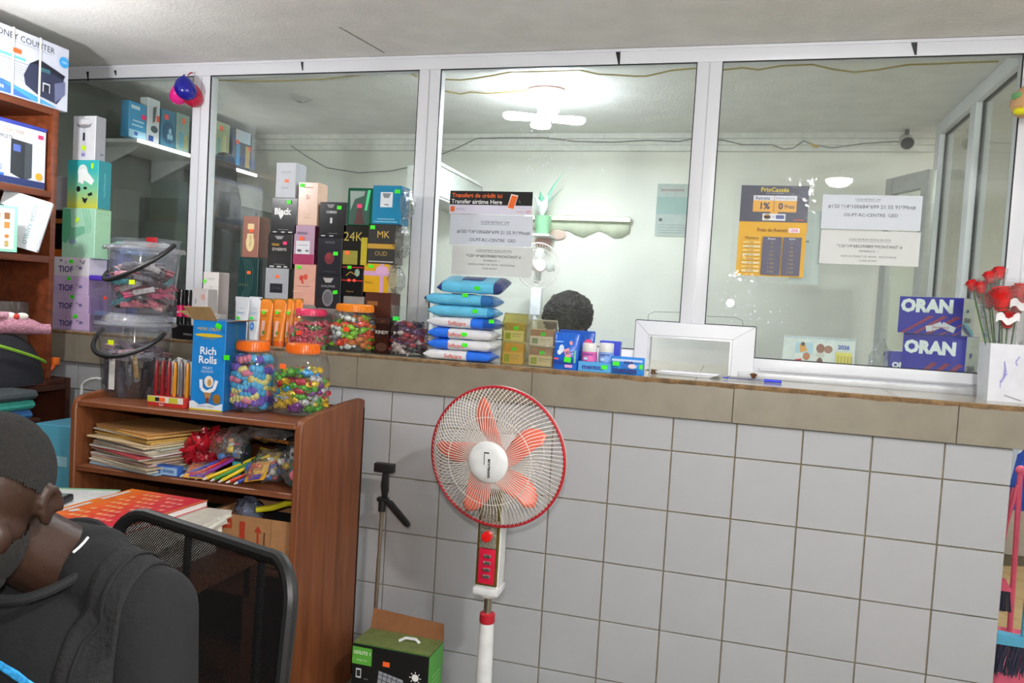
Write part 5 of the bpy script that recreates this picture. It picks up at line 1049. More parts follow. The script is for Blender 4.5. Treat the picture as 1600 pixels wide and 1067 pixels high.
# tall grey cabinet added to darken the booth's left side
t = thing('darkening_cabinet', 'tall dull grey cabinet added for darkness below the lit booth shelf', 'cabinet', (-1.64, 1.0, 0))
MB().box(-.30, .14, -.07, .70, 0, 1.86).build('carcass', M('5d605a', .6, var=.06, scale=3), t, bev=.004)
for a, b in ((-.065, .31), (.32, .695)):
    d_ = MB().box(.14, .155, a, b, .08, 1.84).build('door', M('656862', .55, var=.06, scale=3), t, bev=.003); MB().box(.155, .172, b-.05, b-.035, .95, 1.15).build('handle', M('9a9a98', .3, .7), d_)
pd = at(350, 238, y=1.03); t = thing('dark_stand_in', 'dark stand-in for an unidentified shape before the lit booth shelf', 'stand', (pd.x, 1.03, 0)); zt0 = pd.z  # made-up body for an unidentified dark silhouette
P = []
for k, (r_, z_) in enumerate(((.11, .02), (.11, .6), (.11, 1.2), (.105, zt0-.40), (.10, zt0-.25), (.075, zt0-.14), (.070, zt0-.08), (.055, zt0-.03), (.03, zt0-.006), (.004, zt0))): P.append([(r_*math.cos(2*PI*i/24)*(1+.05*math.sin(5*2*PI*i/24)*(k < 5)), r_*.8*math.sin(2*PI*i/24), z_) for i in range(24)])
MB().grid(P, True).build('stand_in_cover', M('333634', .9, var=.2, scale=12, bump=.3, bscale=30), t, angle=60); MB().lathe([(.10, 0), (.10, .018), (.02, .03)], n=20).build('base', M('222222', .5), t)
t = thing('smoke_detector', 'flat round detector on the booth ceiling', 'detector', (-.942, .838, ZC)); MB().lathe([(.055, 0), (.055, -.012), (.04, -.022), (.001, -.024)], n=24, cap1=False).build('housing', M('a9a9a2', .5), t); MB().lathe([(.018, -.022), (.016, -.03), (.001, -.031)], n=14, cap1=False).build('sensor', M('8a8a84', .5), t)
# cables
def cable(label, pts, y, r, h): return tag(MB().tube([at(u, v, y) for u, v in pts], r, 6).build('cable', M(h, .5)), label, 'cable')
cable('thin grey cable strung along the booth back wall', [(455, 228), (480, 245), (510, 262), (560, 270), (610, 267), (655, 258), (690, 241), (715, 231), (745, 216), (800, 215), (850, 215), (900, 221), (960, 222), (1010, 219), (1060, 221), (1080, 217), (1130, 219), (1160, 226), (1205, 226), (1225, 233), (1240, 231), (1256, 220), (1270, 226), (1300, 231), (1350, 224), (1400, 221), (1415, 224)], 1.645, .0028, '6a6c6a')
t = tag(MB().tube([at(u, v, 1.64) for u, v in ((1266, 224), (1272, 228), (1279, 229))], .006, 6).build('cable_plug', M('c8a24a', .5)), 'small yellow and white plug on the back wall cable', 'plug')
for k, (pts, y, lb) in enumerate(([[(690, 124), (720, 125), (745, 122), (770, 118), (800, 112), (830, 112), (865, 111), (905, 109), (935, 116), (960, 117), (990, 119), (1010, 119), (1050, 110), (1085, 107), (1130, 109), (1160, 106), (1185, 109), (1220, 103), (1270, 101), (1300, 108), (1335, 113), (1370, 109), (1420, 101), (1460, 100), (1500, 98), (1560, 96)], .46, 'yellow cable stapled along the booth ceiling front'], [[(692, 142), (720, 147), (735, 144), (760, 146), (790, 144), (815, 142), (838, 140)], .78, 'yellow cable leading to the leaf lamp'], [[(330, 125), (400, 127), (450, 126), (500, 124), (550, 119), (600, 113), (640, 114), (652, 120)], .46, 'yellow cable at the booth ceiling beyond the left post'])):
    o = MB().tube([at(u, v, z=ZC-.006-.004*math.sin(i*1.7)**2) if k == 1 else Vector((at(u, v, y).x, y, min(ZC-.004, at(u, v, y).z))) for i, (u, v) in enumerate(pts)], .003, 6).build('cable', M('9a8a3a', .5)); tag(o, lb, 'cable')
# surveillance camera
p = at(1416, 222, y=1.60); t = thing('surveillance_camera', 'small dome-shaped surveillance camera under the booth cornice', 'camera', (p.x, 1.60, p.z))
MB().cyl((0, 0, .07), (0, 0, .085), .03, n=18).build('mount_plate', M('8a8a86', .4), t); MB().cyl((0, .0, .03), (0, 0, .075), .010, n=12).build('stem', M('4a4a48', .5), t)
m = MB(); m.cyl((0, .03, .02), (0, -.03, -.012), .030, .034, n=20); m.build('body', M('b0aca2', .4), t, bev=.004); MB().cyl((0, -.03, -.012), (0, -.036, -.016), .030, .026, n=20).build('lens', M('1a1c1e', .15), t)
t.location.z = 2.27-.085+.0 if False else p.z
MB().box(-.02, .02, .0, .06, .083, .095).build('bracket', M('8a8a86', .4), t)
# wall notice and LED strip
p0_ = at(1028, 287, y=1.715); p1_ = at(1075, 370, y=1.715)
t = thing('wall_notice', 'grey green notice taped to the booth back wall', 'notice', ((p0_.x+p1_.x)/2, 1.716, p1_.z)); w_ = p1_.x-p0_.x; h_ = p0_.z-p1_.z
MB().box(-w_/2, w_/2, -.002, .002, 0, h_).build('sheet', M('a9b4ae', .5), t); f = Face(t, (-w_/2, -.002, h_), (1, 0, 0), (0, 0, -1), w_, h_); f.rect(0, .25, 1, .58, '8fa8a2'); f.rect(.1, .1, .8, .14, '9a8a86'); f.rect(.1, .66, .2, .72, '4a4c50'); [f.rect(.1, .78+.05*k, .9, .79+.05*k, '8a908c') for k in range(4)]; f.done()
pa = at(820, 338, y=1.69); pb = at(985, 345, y=1.69)
t = thing('led_strip', 'glowing LED strip fixed across the booth back wall', 'lamp', ((pa.x+pb.x)/2, 1.70, (pa.z+pb.z)/2)); L_ = (pb.x-pa.x)/2
MB().box(-L_, L_, -.02, .02, -.012, .012).build('channel', M('c9cdc4', .4), t); MB().box(-L_+.005, L_-.005, -.026, -.018, -.008, .008).build('diffuser', emit('f4fbd8', 5), t)
pp_ = at(900, 365, y=1.715); t = thing('garland_sheet', 'pale yellow garland sheet under the LED strip', 'garland', (pp_.x, 1.716, pp_.z-.1))
P = [[(-L_+2*L_*i/14, -.002-.003*math.sin(i), .2) for i in range(15)], [(-L_+2*L_*i/14, -.003-.003*math.cos(i), .10+.02*math.sin(i*1.4)) for i in range(15)]]
o = MB().grid(P).build('sheet', M('c6ccb4', .7), t); s_ = o.modifiers.new('t', 'SOLIDIFY'); s_.thickness = .002
MB().sphere((-L_*.62, -.004, .05), (.05, .006, .035), 14, 8).build('red_bloom', M('d0a49c', .7), t); MB().sphere((-L_*.35, -.004, .09), (.05, .006, .03), 14, 8).build('red_bloom', M('d0b4a8', .7), t)
# wall shelf left of the strip: white unit running back
pa = at(705, 290, y=1.0); t = thing('white_wall_unit', 'white wall unit with bright top edge at the booth left centre', 'cabinet', (-.30, 1.35, 1.90)); 
MB().box(-.14, .03, -.33, .35, 0, .16).build('carcass', M('d0d2ce', .5), t, bev=.004); MB().box(-.03, .04, -.335, .35, .16, .175).build('top_board', M('e6e6e4', .4), t); MB().box(.032, .036, -.32, .34, .012, .148).build('door', M('c4c8c2', .5), t, bev=.002)
MB().cyl((-.05, -.33, .03), (-.05, -.335, .03), .0, n=3) if False else None
# artificial plant in a green pot on a small bracket of the back wall
pc = at(848, 352, y=1.60); t = thing('potted_plant', 'artificial plant with pale green blades in a green pot', 'plant', (pc.x, 1.60, pc.z-.05))
MB().lathe([(.035, 0), (.042, .05), (.05, .10), (.046, .10)], n=20).build('pot', M('8fc49a', .4), t)
for k, (dx, dz, wd, h) in enumerate(((.11, .26, .010, '8fd4b4'), (.10, .16, .008, '8fb4a4'), (-.02, .14, .03, '6fb898'), (-.05, .12, .022, 'd8e0dc'), (.03, .12, .024, 'dfe4e0'))):
    P = [[(dx*q*q-wd*math.sin(PI*min(.97, q+.05)), -.01*k, .09+dz*q), (dx*q*q+wd*math.sin(PI*min(.97, q+.05)), -.01*k-.004, .09+dz*q)] for q in [i/8 for i in range(9)]]
    o = MB().grid(P).build('leaf', M(h, .5), t); s_ = o.modifiers.new('t', 'SOLIDIFY'); s_.thickness = .0015
MB().box(-.05, .05, -.05, .12, -.012, 0).build('shelf_bracket', M('d8d8d4', .5), t)
# small fan on a post
pc = at(841, 415, y=1.42); t = thing('small_fan', 'small pinkish white fan on a slim post inside the booth', 'fan', (pc.x, 1.42, 0)); hz = pc.z; R_ = .119
T_ = Matrix.Translation((0, 0, hz)) @ Matrix.Rotation(math.radians(32), 4, 'Z'); mp_ = M('d9cfc9', .4)
m = MB(); m.T = T_; m.tube([(R_*math.cos(2*PI*i/40), 0, R_*math.sin(2*PI*i/40)) for i in range(40)], .004, 8, True); m.tube([(R_*.72*math.cos(2*PI*i/40), -.022, R_*.72*math.sin(2*PI*i/40)) for i in range(40)], .002, 6, True); m.build('guard_rim', mp_, t)
m = MB(); m.T = T_
for k in range(44): a = 2*PI*k/44; m.tube([(.03*math.cos(a), -.026, .03*math.sin(a)), (R_*.72*math.cos(a), -.023, R_*.72*math.sin(a)), (R_*math.cos(a), 0, R_*math.sin(a))], .0013, 4)
tag(m.build('guard_wires', M('c4bab4', .4), t), kind='stuff')
m = MB(); m.T = T_; m.cyl((0, -.024, 0), (0, -.034, 0), .036, .03, n=24); m.build('hub', M('e0ccc8', .4), t)
for k in range(4):
    m = MB(); m.T = T_ @ Matrix.Rotation(k*PI/2, 4, 'Y'); m.grid([[(.02, -.008, -.015), (.02, .002, .02)], [(.06, -.01, -.03), (.06, .004, .02)], [(.092, -.008, -.02), (.092, .004, .01)]]); o = m.build('blade', M('d0d8d0', .3), t); s_ = o.modifiers.new('t', 'SOLIDIFY'); s_.thickness = .0015
m = MB(); m.T = T_; m.cyl((0, .005, 0), (0, .07, 0), .04, .03, n=20); m.build('motor', mp_, t)
MB().box(-.028, .028, -.02, .03, hz-.26, hz-R_).build('post_head', M('d6d8da', .4), t, bev=.005); MB().cyl((0, 0, .03), (0, 0, hz-.25), .016, n=14).build('post', M('d0d2d4', .4), t); MB().lathe([(.13, 0), (.13, .015), (.03, .035)], n=28).build('base', mp_, t)
# sugar cartons, calendar, crumpled bag behind the glass
def sugar(label, u0, u1, us, vt, vb, y, z0, rz=0.):
    a = at(u0, (vt+vb)/2, y); b = at(u1, (vt+vb)/2, y); th = math.radians(33); w = (b.x-a.x)/math.cos(th)*.97
    f = carton_at('sugar_box', label, 'box', (a.x+w/2*math.cos(th)+.06*math.sin(th), y+.03+w/2*math.sin(th), z0), w, .12, at((u0+u1)/2, vt, y+.08).z-z0, '2f2fa0', 'ccd2cc', rz=-th+rz, rough=.2, group='sugar boxes behind the glass')
    for k in range(5): f.poly([(0.05+.2*k, 1), (.11+.2*k, 1), (min(1, .58+.2*k), .52 if k < 3 else .52+.16*(k-2)), (min(1, .50+.2*k), .50 if k < 3 else .56+.16*(k-2))], '8a2444')
    f.text('ORAN', .44, .24, .82, .42, 'dfe6e6', .06); f.line([(.46, .86), (.56, .83), (.70, .72), (.80, .80), (.90, .86)], .020, 'c9cdd4'); f.text('Numero 3', .68, .80, .3, .07, 'a01c34', .01); f.done()
    s = f.side; s.text('ORAN', .38, .58, .66, .14, '2a2f5a', .02); s.rect(.28, .30, .46, .38, '4048a0'); s.poly([(0, .66), (.0, .80), (.55, 1), (.85, 1)], '2a3a8a'); s.poly([(.05, .66), (.9, 1), (1, 1), (1, .92), (.35, .66)], '58b8d8'); s.done(); return f.top
zt_ = sugar('blue sugar box at the bottom of the pair behind the right pane', 1418, 1509, 1540, 523, 584, .40, ZL)
sugar('blue sugar box on top of the pair behind the right pane', 1412, 1503, 1537, 465, 523, .40, zt_+.001, .03)
f = carton('sugar_box', 'small blue sugar box half hidden left of the pair', 'box', 1390, 1415, 549, 584, .50, .10, '2f2fa0', 'ccd2cc', z0=ZL, group='sugar boxes behind the glass'); f.text('OR', .55, .4, .8, .5, 'dfe6e6', .06); f.done()
pa = at(1226, 521, y=.46); pb = at(1338, 521, y=.46); w_ = pb.x-pa.x
t = thing('desk_calendar', 'desk calendar with sports pictures standing behind the right pane', 'calendar', ((pa.x+pb.x)/2, .46, ZL)); h_ = pa.z-ZL-.006
MB().box(-w_/2, w_/2, -.002, .002, 0, h_).build('front_sheet', M('cfd6d4', .5), t); MB().prism([(0, 0), (.09, 0), (0, h_)], (-w_/2, .003, 0), (0, 1, 0), (0, 0, 1), w_).build('easel', M('b8beba', .6), t)
f = Face(t, (-w_/2, -.002, h_), (1, 0, 0), (0, 0, -1), w_, h_); f.rect(.17, .14, .68, 1, 'd8dcd8')
for k in range(28): f.ell(.03+.035*k, .03, .007, .02, '6a9ab8', 'binding')
f.rect(.17, .14, .42, .40, 'a8c8d8'); f.poly([(.22, .2), (.30, .16), (.34, .34), (.24, .38)], 'd89a3a'); f.ell(.27, .18, .03, .05, '5a3a2c'); f.ell(.52, .26, .06, .11, '8a5a48'); f.ell(.63, .27, .06, .09, '9a6a58'); f.rect(.46, .36, .58, .46, 'c9c8c0'); f.poly([(.17, .55), (.26, .52), (.30, .9), (.17, .9)], 'c83a48'); f.poly([(.26, .62), (.40, .58), (.42, .98), (.24, .98)], 'd8404c'); f.ell(.33, .46, .05, .09, 'b8744a'); f.ell(.38, .88, .055, .13, 'e4d8d0'); f.ell(.52, .60, .045, .13, '6a4438'); f.poly([(.48, .7), (.56, .7), (.56, .95), (.48, .95)], 'd8a890'); f.rect(.60, .88, .68, .97, '3a4a5a')
f.text('2026', .84, .20, .16, .12, '2a4ab0', .03); f.rect(.74, .32, .96, .97, 'd8cc5a'); [f.rect(.76+.045*k, .40, .785+.045*k, .92, 'b8a83a') for k in range(5)]; f.rect(.02, .56, .15, .66, 'a8b4c0'); f.ell(.08, .80, .05, .09, '8a9aa8'); f.done()
p = at(1375, 545, y=.52); o = crumple('plastic_bag', (0, 0, 0), (.035, .03, .075), clear('f2f4f2', 2.4, .10, 1.5, .04, .9, 50), None, .35, 2.2, seed=11); o.location = (p.x, .52, ZL+.078); tag(o, 'crumpled clear plastic bag between calendar and sugar boxes', 'bag')
# papers stuck on the glass
YN = YG+.0212
def notice(name, label, cat, u0, u1, vt, vb, col, art, y=YN-.0008, tilt=0.):
    a = at(u0, (vt+vb)/2, y); b = at(u1, (vt+vb)/2, y); w = b.x-a.x; zt = at((u0+u1)/2, vt, y).z; zb = at((u0+u1)/2, vb, y).z; h = zt-zb
    t = thing(name, label, cat, ((a.x+b.x)/2, y, zb)); t.rotation_euler = (0, tilt, 0); MB().box(-w/2, w/2, -.0008, .0002, 0, h).build('sheet', M(col, .55, var=.02), t, smooth=False)
    f = Face(t, (-w/2, -.0008, h), (1, 0, 0), (0, 0, -1), w, h); art(f); f.done(); return t
def a1(f): f.text('CODE RETRAIT OM', .55, .24, .34, .09, '5a5e68'); f.rect(.38, .305, .72, .315, '5a5e68'); f.text('#150 *14*100684*699 21 55 91*Mnt#', .53, .56, .88, .14, '4a4e58', .006); f.text('OS-PT-RC-CENTRE  GED', .53, .82, .56, .13, '4a4e58', .006)
def a2(f): f.text('CODE RETRAIT MOMO DE MTN', .52, .15, .44, .085, '5a5a5a'); f.rect(.30, .205, .74, .213, '5a5a5a'); f.text('*126*14*682390885*MONTANT #', .52, .34, .68, .11, '3f3f42', .008); f.text('REFERENCE : 1', .5, .49, .2, .065, '5a5a5a'); f.text('NOM DU POINT DE VENTE : MOUSTAPHA', .5, .63, .58, .075, '5a5a5a', .004); f.text('CODE SECRET', .48, .76, .19, .065, '5a5a5a')
def aban(f):
    f.rect(0, 0, 1, .60, '1b1a1a'); f.text('Transfert de crédit ici', .025, .19, .62, .19, 'f06a2a', .012, left=True); f.text('Transfer airtime Here', .02, .46, .62, .19, 'f0f0f0', .012, left=True)
    f.poly([(.745, .10), (.83, .16), (.785, .80), (.70, .74)], 'e6d8d0'); f.poly([(.755, .16), (.822, .21), (.78, .74), (.712, .69)], 'ee6a28'); f.rect(.015, .68, .065, .92, 'ee6a28'); f.text('Orange Money', .13, .80, .11, .10, '5a5a6a'); f.line([(.84, .36), (.86, .5)], .003, '6a7a7a'); f.text('OM', .96, .86, .06, .10, 'e06040'); f.rect(.82, .86, .90, .88, 'd08a70')
notice('airtime_banner', 'black and white airtime transfer sticker on the middle pane', 'sticker', 703, 832, 299, 335, 'd6d2e2', aban, tilt=0)
notice('code_notice', 'white withdrawal code paper directly under the airtime sticker', 'notice', 703, 832, 336, 384, 'cfd3dc', a1)
notice('code_notice', 'white paper with second withdrawal code below the first on the middle pane', 'notice', 706, 832, 385, 431, 'd2d3d0', a2)
notice('code_notice', 'white withdrawal code paper right of the yellow poster', 'notice', 1284, 1440, 305, 359, 'cdd2da', lambda f: (f.text('CODE RETRAIT OM', .46, .13, .25, .075, '5a5e68'), f.rect(.34, .18, .58, .187, '5a5e68'), f.text('#150 *14*100684*699 21 55 91*Mnt#', .50, .34, .88, .13, '4a4e58', .006), f.text('OS-PT-RC-CENTRE  GED', .50, .58, .54, .13, '4a4e58', .006)))
notice('code_notice', 'white paper with second withdrawal code under the other right of the poster', 'notice', 1281, 1437, 361, 414, 'd0d1ce', lambda f: (f.text('CODE RETRAIT MOMO DE MTN', .50, .26, .42, .08, '5a5a5a'), f.rect(.29, .315, .71, .322, '5a5a5a'), f.text('*126*14*682390885*MONTANT #', .50, .46, .66, .10, '3f3f42', .008), f.text('REFERENCE : 1', .5, .60, .2, .06, '5a5a5a'), f.text('NOM DU POINT DE VENTE : MOUSTAPHA', .5, .76, .56, .07, '5a5a5a', .004), f.text('CODE SECRET', .5, .88, .18, .06, '5a5a5a')))
def apos(f):
    f.rect(0, 0, 1, .40, '2f3048'); f.text('PrixCassés', .50, .045, .42, .05, 'd8c020', .02); f.text('pour toute la famille', .50, .085, .30, .02, 'b0b0b8'); f.rect(.19, .11, .83, .165, 'd8dce4'); f.rect(.19, .165, .83, .29, 'e0a418'); f.text('Retraits', .33, .14, .24, .035, '3a4468', .02); f.text('Dépôts gratuits', .66, .14, .28, .03, '6a7488'); f.text('1%', .37, .225, .20, .075, '3a3a55', .03); f.text('0', .60, .225, .08, .075, '3a3a55', .03); f.text('Frais', .73, .23, .16, .04, '3a3a55', .02); f.rect(.495, .11, .503, .29, '8a6a18')
    f.ell(.51, .30, .06, .018, 'e0a418'); f.rect(.34, .31, .68, .385, 'd8dce0'); f.ell(.41, .345, .05, .03, 'b88a28'); f.rect(.54, .325, .66, .365, '3a4a88'); f.rect(.37, .335, .46, .36, '2a2c3a'); f.text('om', .5, .345, .04, .02, '5a5a66'); f.rect(.80, .37, .95, .38, 'c05a3a')
    f.text('Frais de Retrait', .50, .49, .44, .045, '7a4a18', .015); f.rect(.74, .465, .90, .515, 'e8d4dc'); f.text('-25%', .82, .49, .12, .03, 'b83a6a', .02)
    f.text('Montant', .21, .58, .24, .03, '5a4418', .01); f.rect(.37, .565, .65, .985, '3d3a55'); f.rect(.67, .565, .94, .985, '3d3a55'); f.text('Avant', .50, .585, .14, .025, 'd0d0e0', .01); f.text('Après', .80, .585, .14, .025, 'd0d0e0', .01)
    for k in range(8): f.rect(.08, .62+.045*k, .34, .645+.045*k, 'd8c890' if k % 2 else 'e0b850')
    for k in range(8): f.text(('1 000', '5 000', '10 000', '25 000', '50 000', '100 000', '200 000', '500 000')[k], .2, .632+.045*k, .16, .018, '6a4a18'); f.text(('15', '75', '150', '375', '700', '1 300', '2 500', '4 000')[k], .51, .632+.045*k, .12, .02, 'b89a58'); f.text(('10', '50', '100', '250', '500', '1 000', '1 900', '3 000')[k], .80, .632+.045*k, .12, .02, 'b89a58')
pos = notice('price_poster', 'yellow and dark blue price poster in a clear sleeve on the right pane', 'poster', 1154, 1260, 290, 432, 'e2ac0c', apos)
a = at(1150, 278, YN); b = at(1285, 445, YN); MB().prism([(a.x-pos.location.x, 0), (b.x-pos.location.x-.04, 0), (b.x-pos.location.x-.045, a.z-b.z), (a.x-pos.location.x, a.z-b.z)][::-1], (0, -.0045, b.z-pos.location.z), (1, 0, 0), (0, 0, 1), .0006).build('clear_sleeve', clear('ffffff', .5, .008, 1.5, .06, .12, 25), pos, smooth=False)
notice('grey_leaflet', 'grey leaflet peeking out behind the price poster', 'leaflet', 1236, 1282, 330, 444, 'b9c2c2', lambda f: (f.rect(.05, .1, .5, .3, 'd8921c'), f.rect(.1, .4, .6, .43, '6a7a78'), f.line([(.2, .6), (.6, .9)], .003, '8fb0a8')), y=YG+.036)
# ================================================================== PERSON INSIDE THE BOOTH (top of the head shows)
# ================================================================== BALLOONS
def balloon(name_parent, c, r, h, lean=(0, 0)):
    P = []
    for j in range(15):
        k = j/14; z_ = -1+2*k; rr_ = math.sqrt(max(0, 1-z_*z_)); s = rr_*(1 if k < .5 else 1-.28*((k-.5)*2)**2); P.append([(c[0]+r*s*math.cos(2*PI*i/20)+lean[0]*(k), c[1]+r*s*math.sin(2*PI*i/20), c[2]+r*(z_*(1 if k < .5 else 1.35))) for i in range(20)])
    m = MB().grid(P, True); m.lathe([(r*.03, 0), (r*.10, r*.10)], (c[0]+lean[0], c[1], c[2]+r*1.30), 10); return m.build('balloon', M(h, .22, var=.04), name_parent, angle=60)
p = at(296, 118, .27); bt = thing('balloon_bunch', 'bunch of pink and blue balloons tied to the top rail', 'balloons', (p.x, .262, p.z))
balloon(bt, (-.046, .0, -.078), .047, 'e82a8c', (.035, 0)); balloon(bt, (.022, -.028, -.070), .045, '1c1c8c', (-.02, 0)); balloon(bt, (.018, .016, -.088), .045, 'b01c3c', (-.012, 0))
MB().tube([(0, 0, .0), (.004, .01, .012), (-.004, .03, .018)], .003, 6).build('knot', M('a01828', .5), bt)
p = at(1600, 165, .26); bt = thing('multicolour_balloon', 'yellow and orange mottled balloon hanging at the right corner post', 'balloon', (p.x, .24, p.z)); balloon(bt, (.0, 0, 0), .045, 'c79a6a')
MB().sphere((-.025, -.03, -.03), (.02, .016, .012), 10, 6).build('yellow_patch', M('e0d820', .3), bt); MB().sphere((-.03, -.015, .02), (.02, .02, .014), 10, 6).build('green_patch', M('6aa06a', .3), bt); MB().cyl((0, 0, .055), (.0, .055, .10), .002, n=6).build('string', M('dddddd', .6), bt)
# ================================================================== INSIDE THE LOW BOOKCASE
ZS = .772
rq = random.Random(11)
# stack of envelopes and folders
ecols = ['8fb0c8', 'c8bfae', 'd8d0c0', 'b8a98f', 'c9a8a0', 'd0ccc4', 'b49a7c', 'c4beb0', 'a83a40', 'd8d4cc', 'c0b49c', 'cfc8b8', 'b8c0b0', 'd0c0a0', 'c9b088', 'd4b060', 'c8a050', 'd8d0c0', 'd0a058', 'b8864c']
for k, h in enumerate(ecols):
    w_, d_ = (.30, .235) if k % 3 else (.315, .225)
    m = MB(); th = .0068
    P = [[(-w_/2+w_*i/8, -d_/2+d_*j/4, th*.5+.0012*math.sin(i*1.3+k)*math.sin(PI*j/4)) for i in range(9)] for j in range(5)]
    m.box(-w_/2, w_/2, -d_/2, d_/2, 0, th-.0012); o = m.build('envelope', M(h, .75, var=.05, scale=15), bev=.0012, seg=1)
    o.location = (-.745+rq.uniform(-.012, .012), -.335+rq.uniform(-.02, .01), ZS+.0004+th*k); o.rotation_euler = (0, 0, math.radians(-14)+rq.uniform(-.10, .10))
    tag(o, (('lowest', 'second', 'third', 'fourth', 'fifth', 'sixth', 'seventh', 'eighth', 'ninth', 'tenth', 'eleventh', 'twelfth', 'thirteenth', 'fourteenth', 'fifteenth', 'sixteenth', 'seventeenth', 'eighteenth', 'nineteenth')[k]+' envelope from the bottom of the bookcase stack, '+('blue', 'beige', 'cream', 'tan', 'pinkish', 'off-white', 'brown', 'grey', 'dark red', 'white', 'khaki', 'ivory', 'greenish', 'sand', 'buff', 'yellow', 'mustard', 'cream', 'ochre')[k]) if k < 19 else 'brown envelope topping the stack on the bookcase shelf', 'envelope', 'stacked envelopes and folders' if k < 19 else None)
# stationery heap
def put(o, loc, rot, label, cat, group=None): o.location = loc; o.rotation_euler = rot; return tag(o, label, cat, group)
f = carton_at('eraser_box', 'small blue and white eraser box at the shelf front', 'box', (-.597, -.432, ZS), .105, .03, .032, '3a66b8'); f.rect(.38, .12, .98, .9, '9cc0e4'); f.rect(.08, .2, .3, .8, '2a4a98'); f.text('ERASER', .68, .5, .5, .3, '2a5aa8', .02); f.ell(.18, .45, .07, .22, 'd8e4f0'); f.done()
o = crumple('red_bag', (0, 0, 0), (.08, .045, .055), M('a81626', .16, var=.6, scale=35, bump=1., bscale=28), None, .55, 4, 40, 26, seed=2); put(o, (-.525, -.335, ZS+.08), (0, -.6, .2), 'shiny red plastic bag heaped beside the envelopes', 'bag')
pens = [('2c4fb8', 'blue'), ('c8202c', 'red'), ('7a2a8a', 'purple'), ('d8b81c', 'yellow'), ('3f8a3a', 'green'), ('e0c020', 'yellow'), ('c8381c', 'orange red'), ('2a3f9a', 'navy blue')]
for k, (h, nm) in enumerate(pens):
    t = thing('marker_pen', ('thin ' if k % 2 else 'thick ')+nm+' marker in the heap of stationery'+(' near the shelf front' if k in (1, 5) else ''), 'pen'); r_ = .0055
    MB().cyl((0, 0, 0), (.13, 0, 0), r_, n=10).build('barrel', M(h, .3), t); MB().cyl((.13, 0, 0), (.165, 0, 0), r_*1.15, n=10).build('cap', M(h, .35), t); MB().cyl((-.014, 0, 0), (0, 0, 0), .002, r_*.9, n=8).build('tip', M('d8d8d4', .4), t)
    t.location = (-.52+.029*k, -.445, ZS+.010); t.rotation_euler = (0, -.42-.05*(k % 3), .52)
cl = clear('f8f8f8', 2.4, .05, 1.5, .05, .9, 45)
for k, (x, y, z_, r_, lb) in enumerate(((-.40, -.37, .11, (.06, .06, .06), 'clear bag of small parts above the markers'), (-.30, -.32, .16, (.10, .07, .035), 'clear bag of ribbons at the top of the heap'), (-.24, -.37, .06, (.07, .05, .055), 'clear bag of beads in the middle of the heap'), (-.155, -.38, .075, (.045, .05, .07), 'clear bag of trinkets against the bookcase side'))):
    o = crumple('clear_bag', (0, 0, 0), r_, cl, None, .3, 2.6, seed=20+k); put(o, (x, y, ZS+z_), (0, 0, .3*k), lb, 'bag')
for k in range(30):
    o = MB().sphere((0, 0, 0), (.014, .012, .012), 10, 6).build('trinket', M(rq.choice(['5a5650', '2f7fd0', 'b8b4a8', 'd88a28', '3a3836', 'c9c9c8', 'd04060', 'e0c030']), .4)); bx = rq.choice(((-.40, -.37, .10), (-.24, -.37, .05), (-.155, -.38, .06))); put(o, (bx[0]+rq.uniform(-.035, .035), bx[1]+rq.uniform(-.03, .02), ZS+bx[2]+rq.uniform(-.03, .03)), (0, 0, 0), 'small trinket inside a clear bag of the stationery heap', 'trinket', 'trinkets in clear bags')
f = carton_at('teal_black_box', 'upright black and teal gadget box in the stationery heap', 'box', (-.355, -.375, ZS), .036, .045, .115, '1c2426', '14282a'); f.rect(.0, .45, .9, .95, '2f9a9c'); f.ell(.45, .68, .25, .12, '1c2c2e'); f.rect(.2, .1, .8, .35, '6a7274'); f.done()
f = carton_at('slim_teal_box', 'slim teal and white box near the bookcase side', 'box', (-.165, -.36, ZS), .028, .03, .13, '3a7f84', '2c6468'); f.rect(.05, .05, .95, .32, 'c9d4d4'); f.ell(.5, .2, .3, .05, '2a3a3c'); f.done()
for k, (x, z_, rz, ry, lb) in enumerate(((-.47, .012, .15, 0, 'colourful candy card left at the shelf front'), (-.245, .035, -.25, -.25, 'colourful candy card hanging over the shelf edge'))):
    t = thing('candy_card', lb, 'card', (x, -.462 if k else -.445, ZS+z_)); t.rotation_euler = (math.radians(-35 if k else -60), ry, rz); MB().box(-.045, .045, -.001, .001, -.01, .055).build('card', M('d8a028', .4), t); f = Face(t, (-.045, -.001, .055), (1, 0, 0), (0, 0, -1), .09, .065)
    f.rect(.02, .05, .6, .5, 'd8602c'); f.rect(.3, .3, .95, .7, 'e0b02c'); f.rect(.2, .66, .8, .95, '5a4ab0'); f.poly([(.05, .6), (.4, .55), (.3, .9)], 'c83a6a'); f.text('Candy', .55, .4, .6, .2, '8a2a3a', .02); f.done()
    o = crumple('clear_wrap', (0, 0, .03), (.05, .02, .035), cl, t, .35, 3, seed=40+k)
MBp = MB().sphere((0, 0, 0), (.024, .024, .022), 14, 8); put(MBp.build('blue_ball', M('2a6ac0', .35)), (-.29, -.41, ZS+.05), (0, 0, 0), 'blue ball keyring in the stationery heap', 'ball')
put(MB().sphere((0, 0, 0), (.018, .008, .018), 14, 8).build('pink_token', M('e07a90', .4)), (-.125, -.43, ZS+.05), (0, 0, 0), 'round pink token at the bookcase side', 'token')
put(MB().box(-.002, .002, -.06, .06, 0, .07).build('yellow_card', M('c8a81c', .5), bev=.001), (-.30, -.33, ZS+.03), (0, .4, 1.2), 'yellow card standing behind the gadget box', 'card')
put(MB().box(-.09, .09, -.006, .006, -.006, .006).build('copper_tinsel', M('b0702c', .2, .7, var=.5, scale=120, bump=1., bscale=120), bev=.004), (-.235, -.345, ZS+.135), (0, .06, .1), 'copper tinsel strand across the heap', 'tinsel')
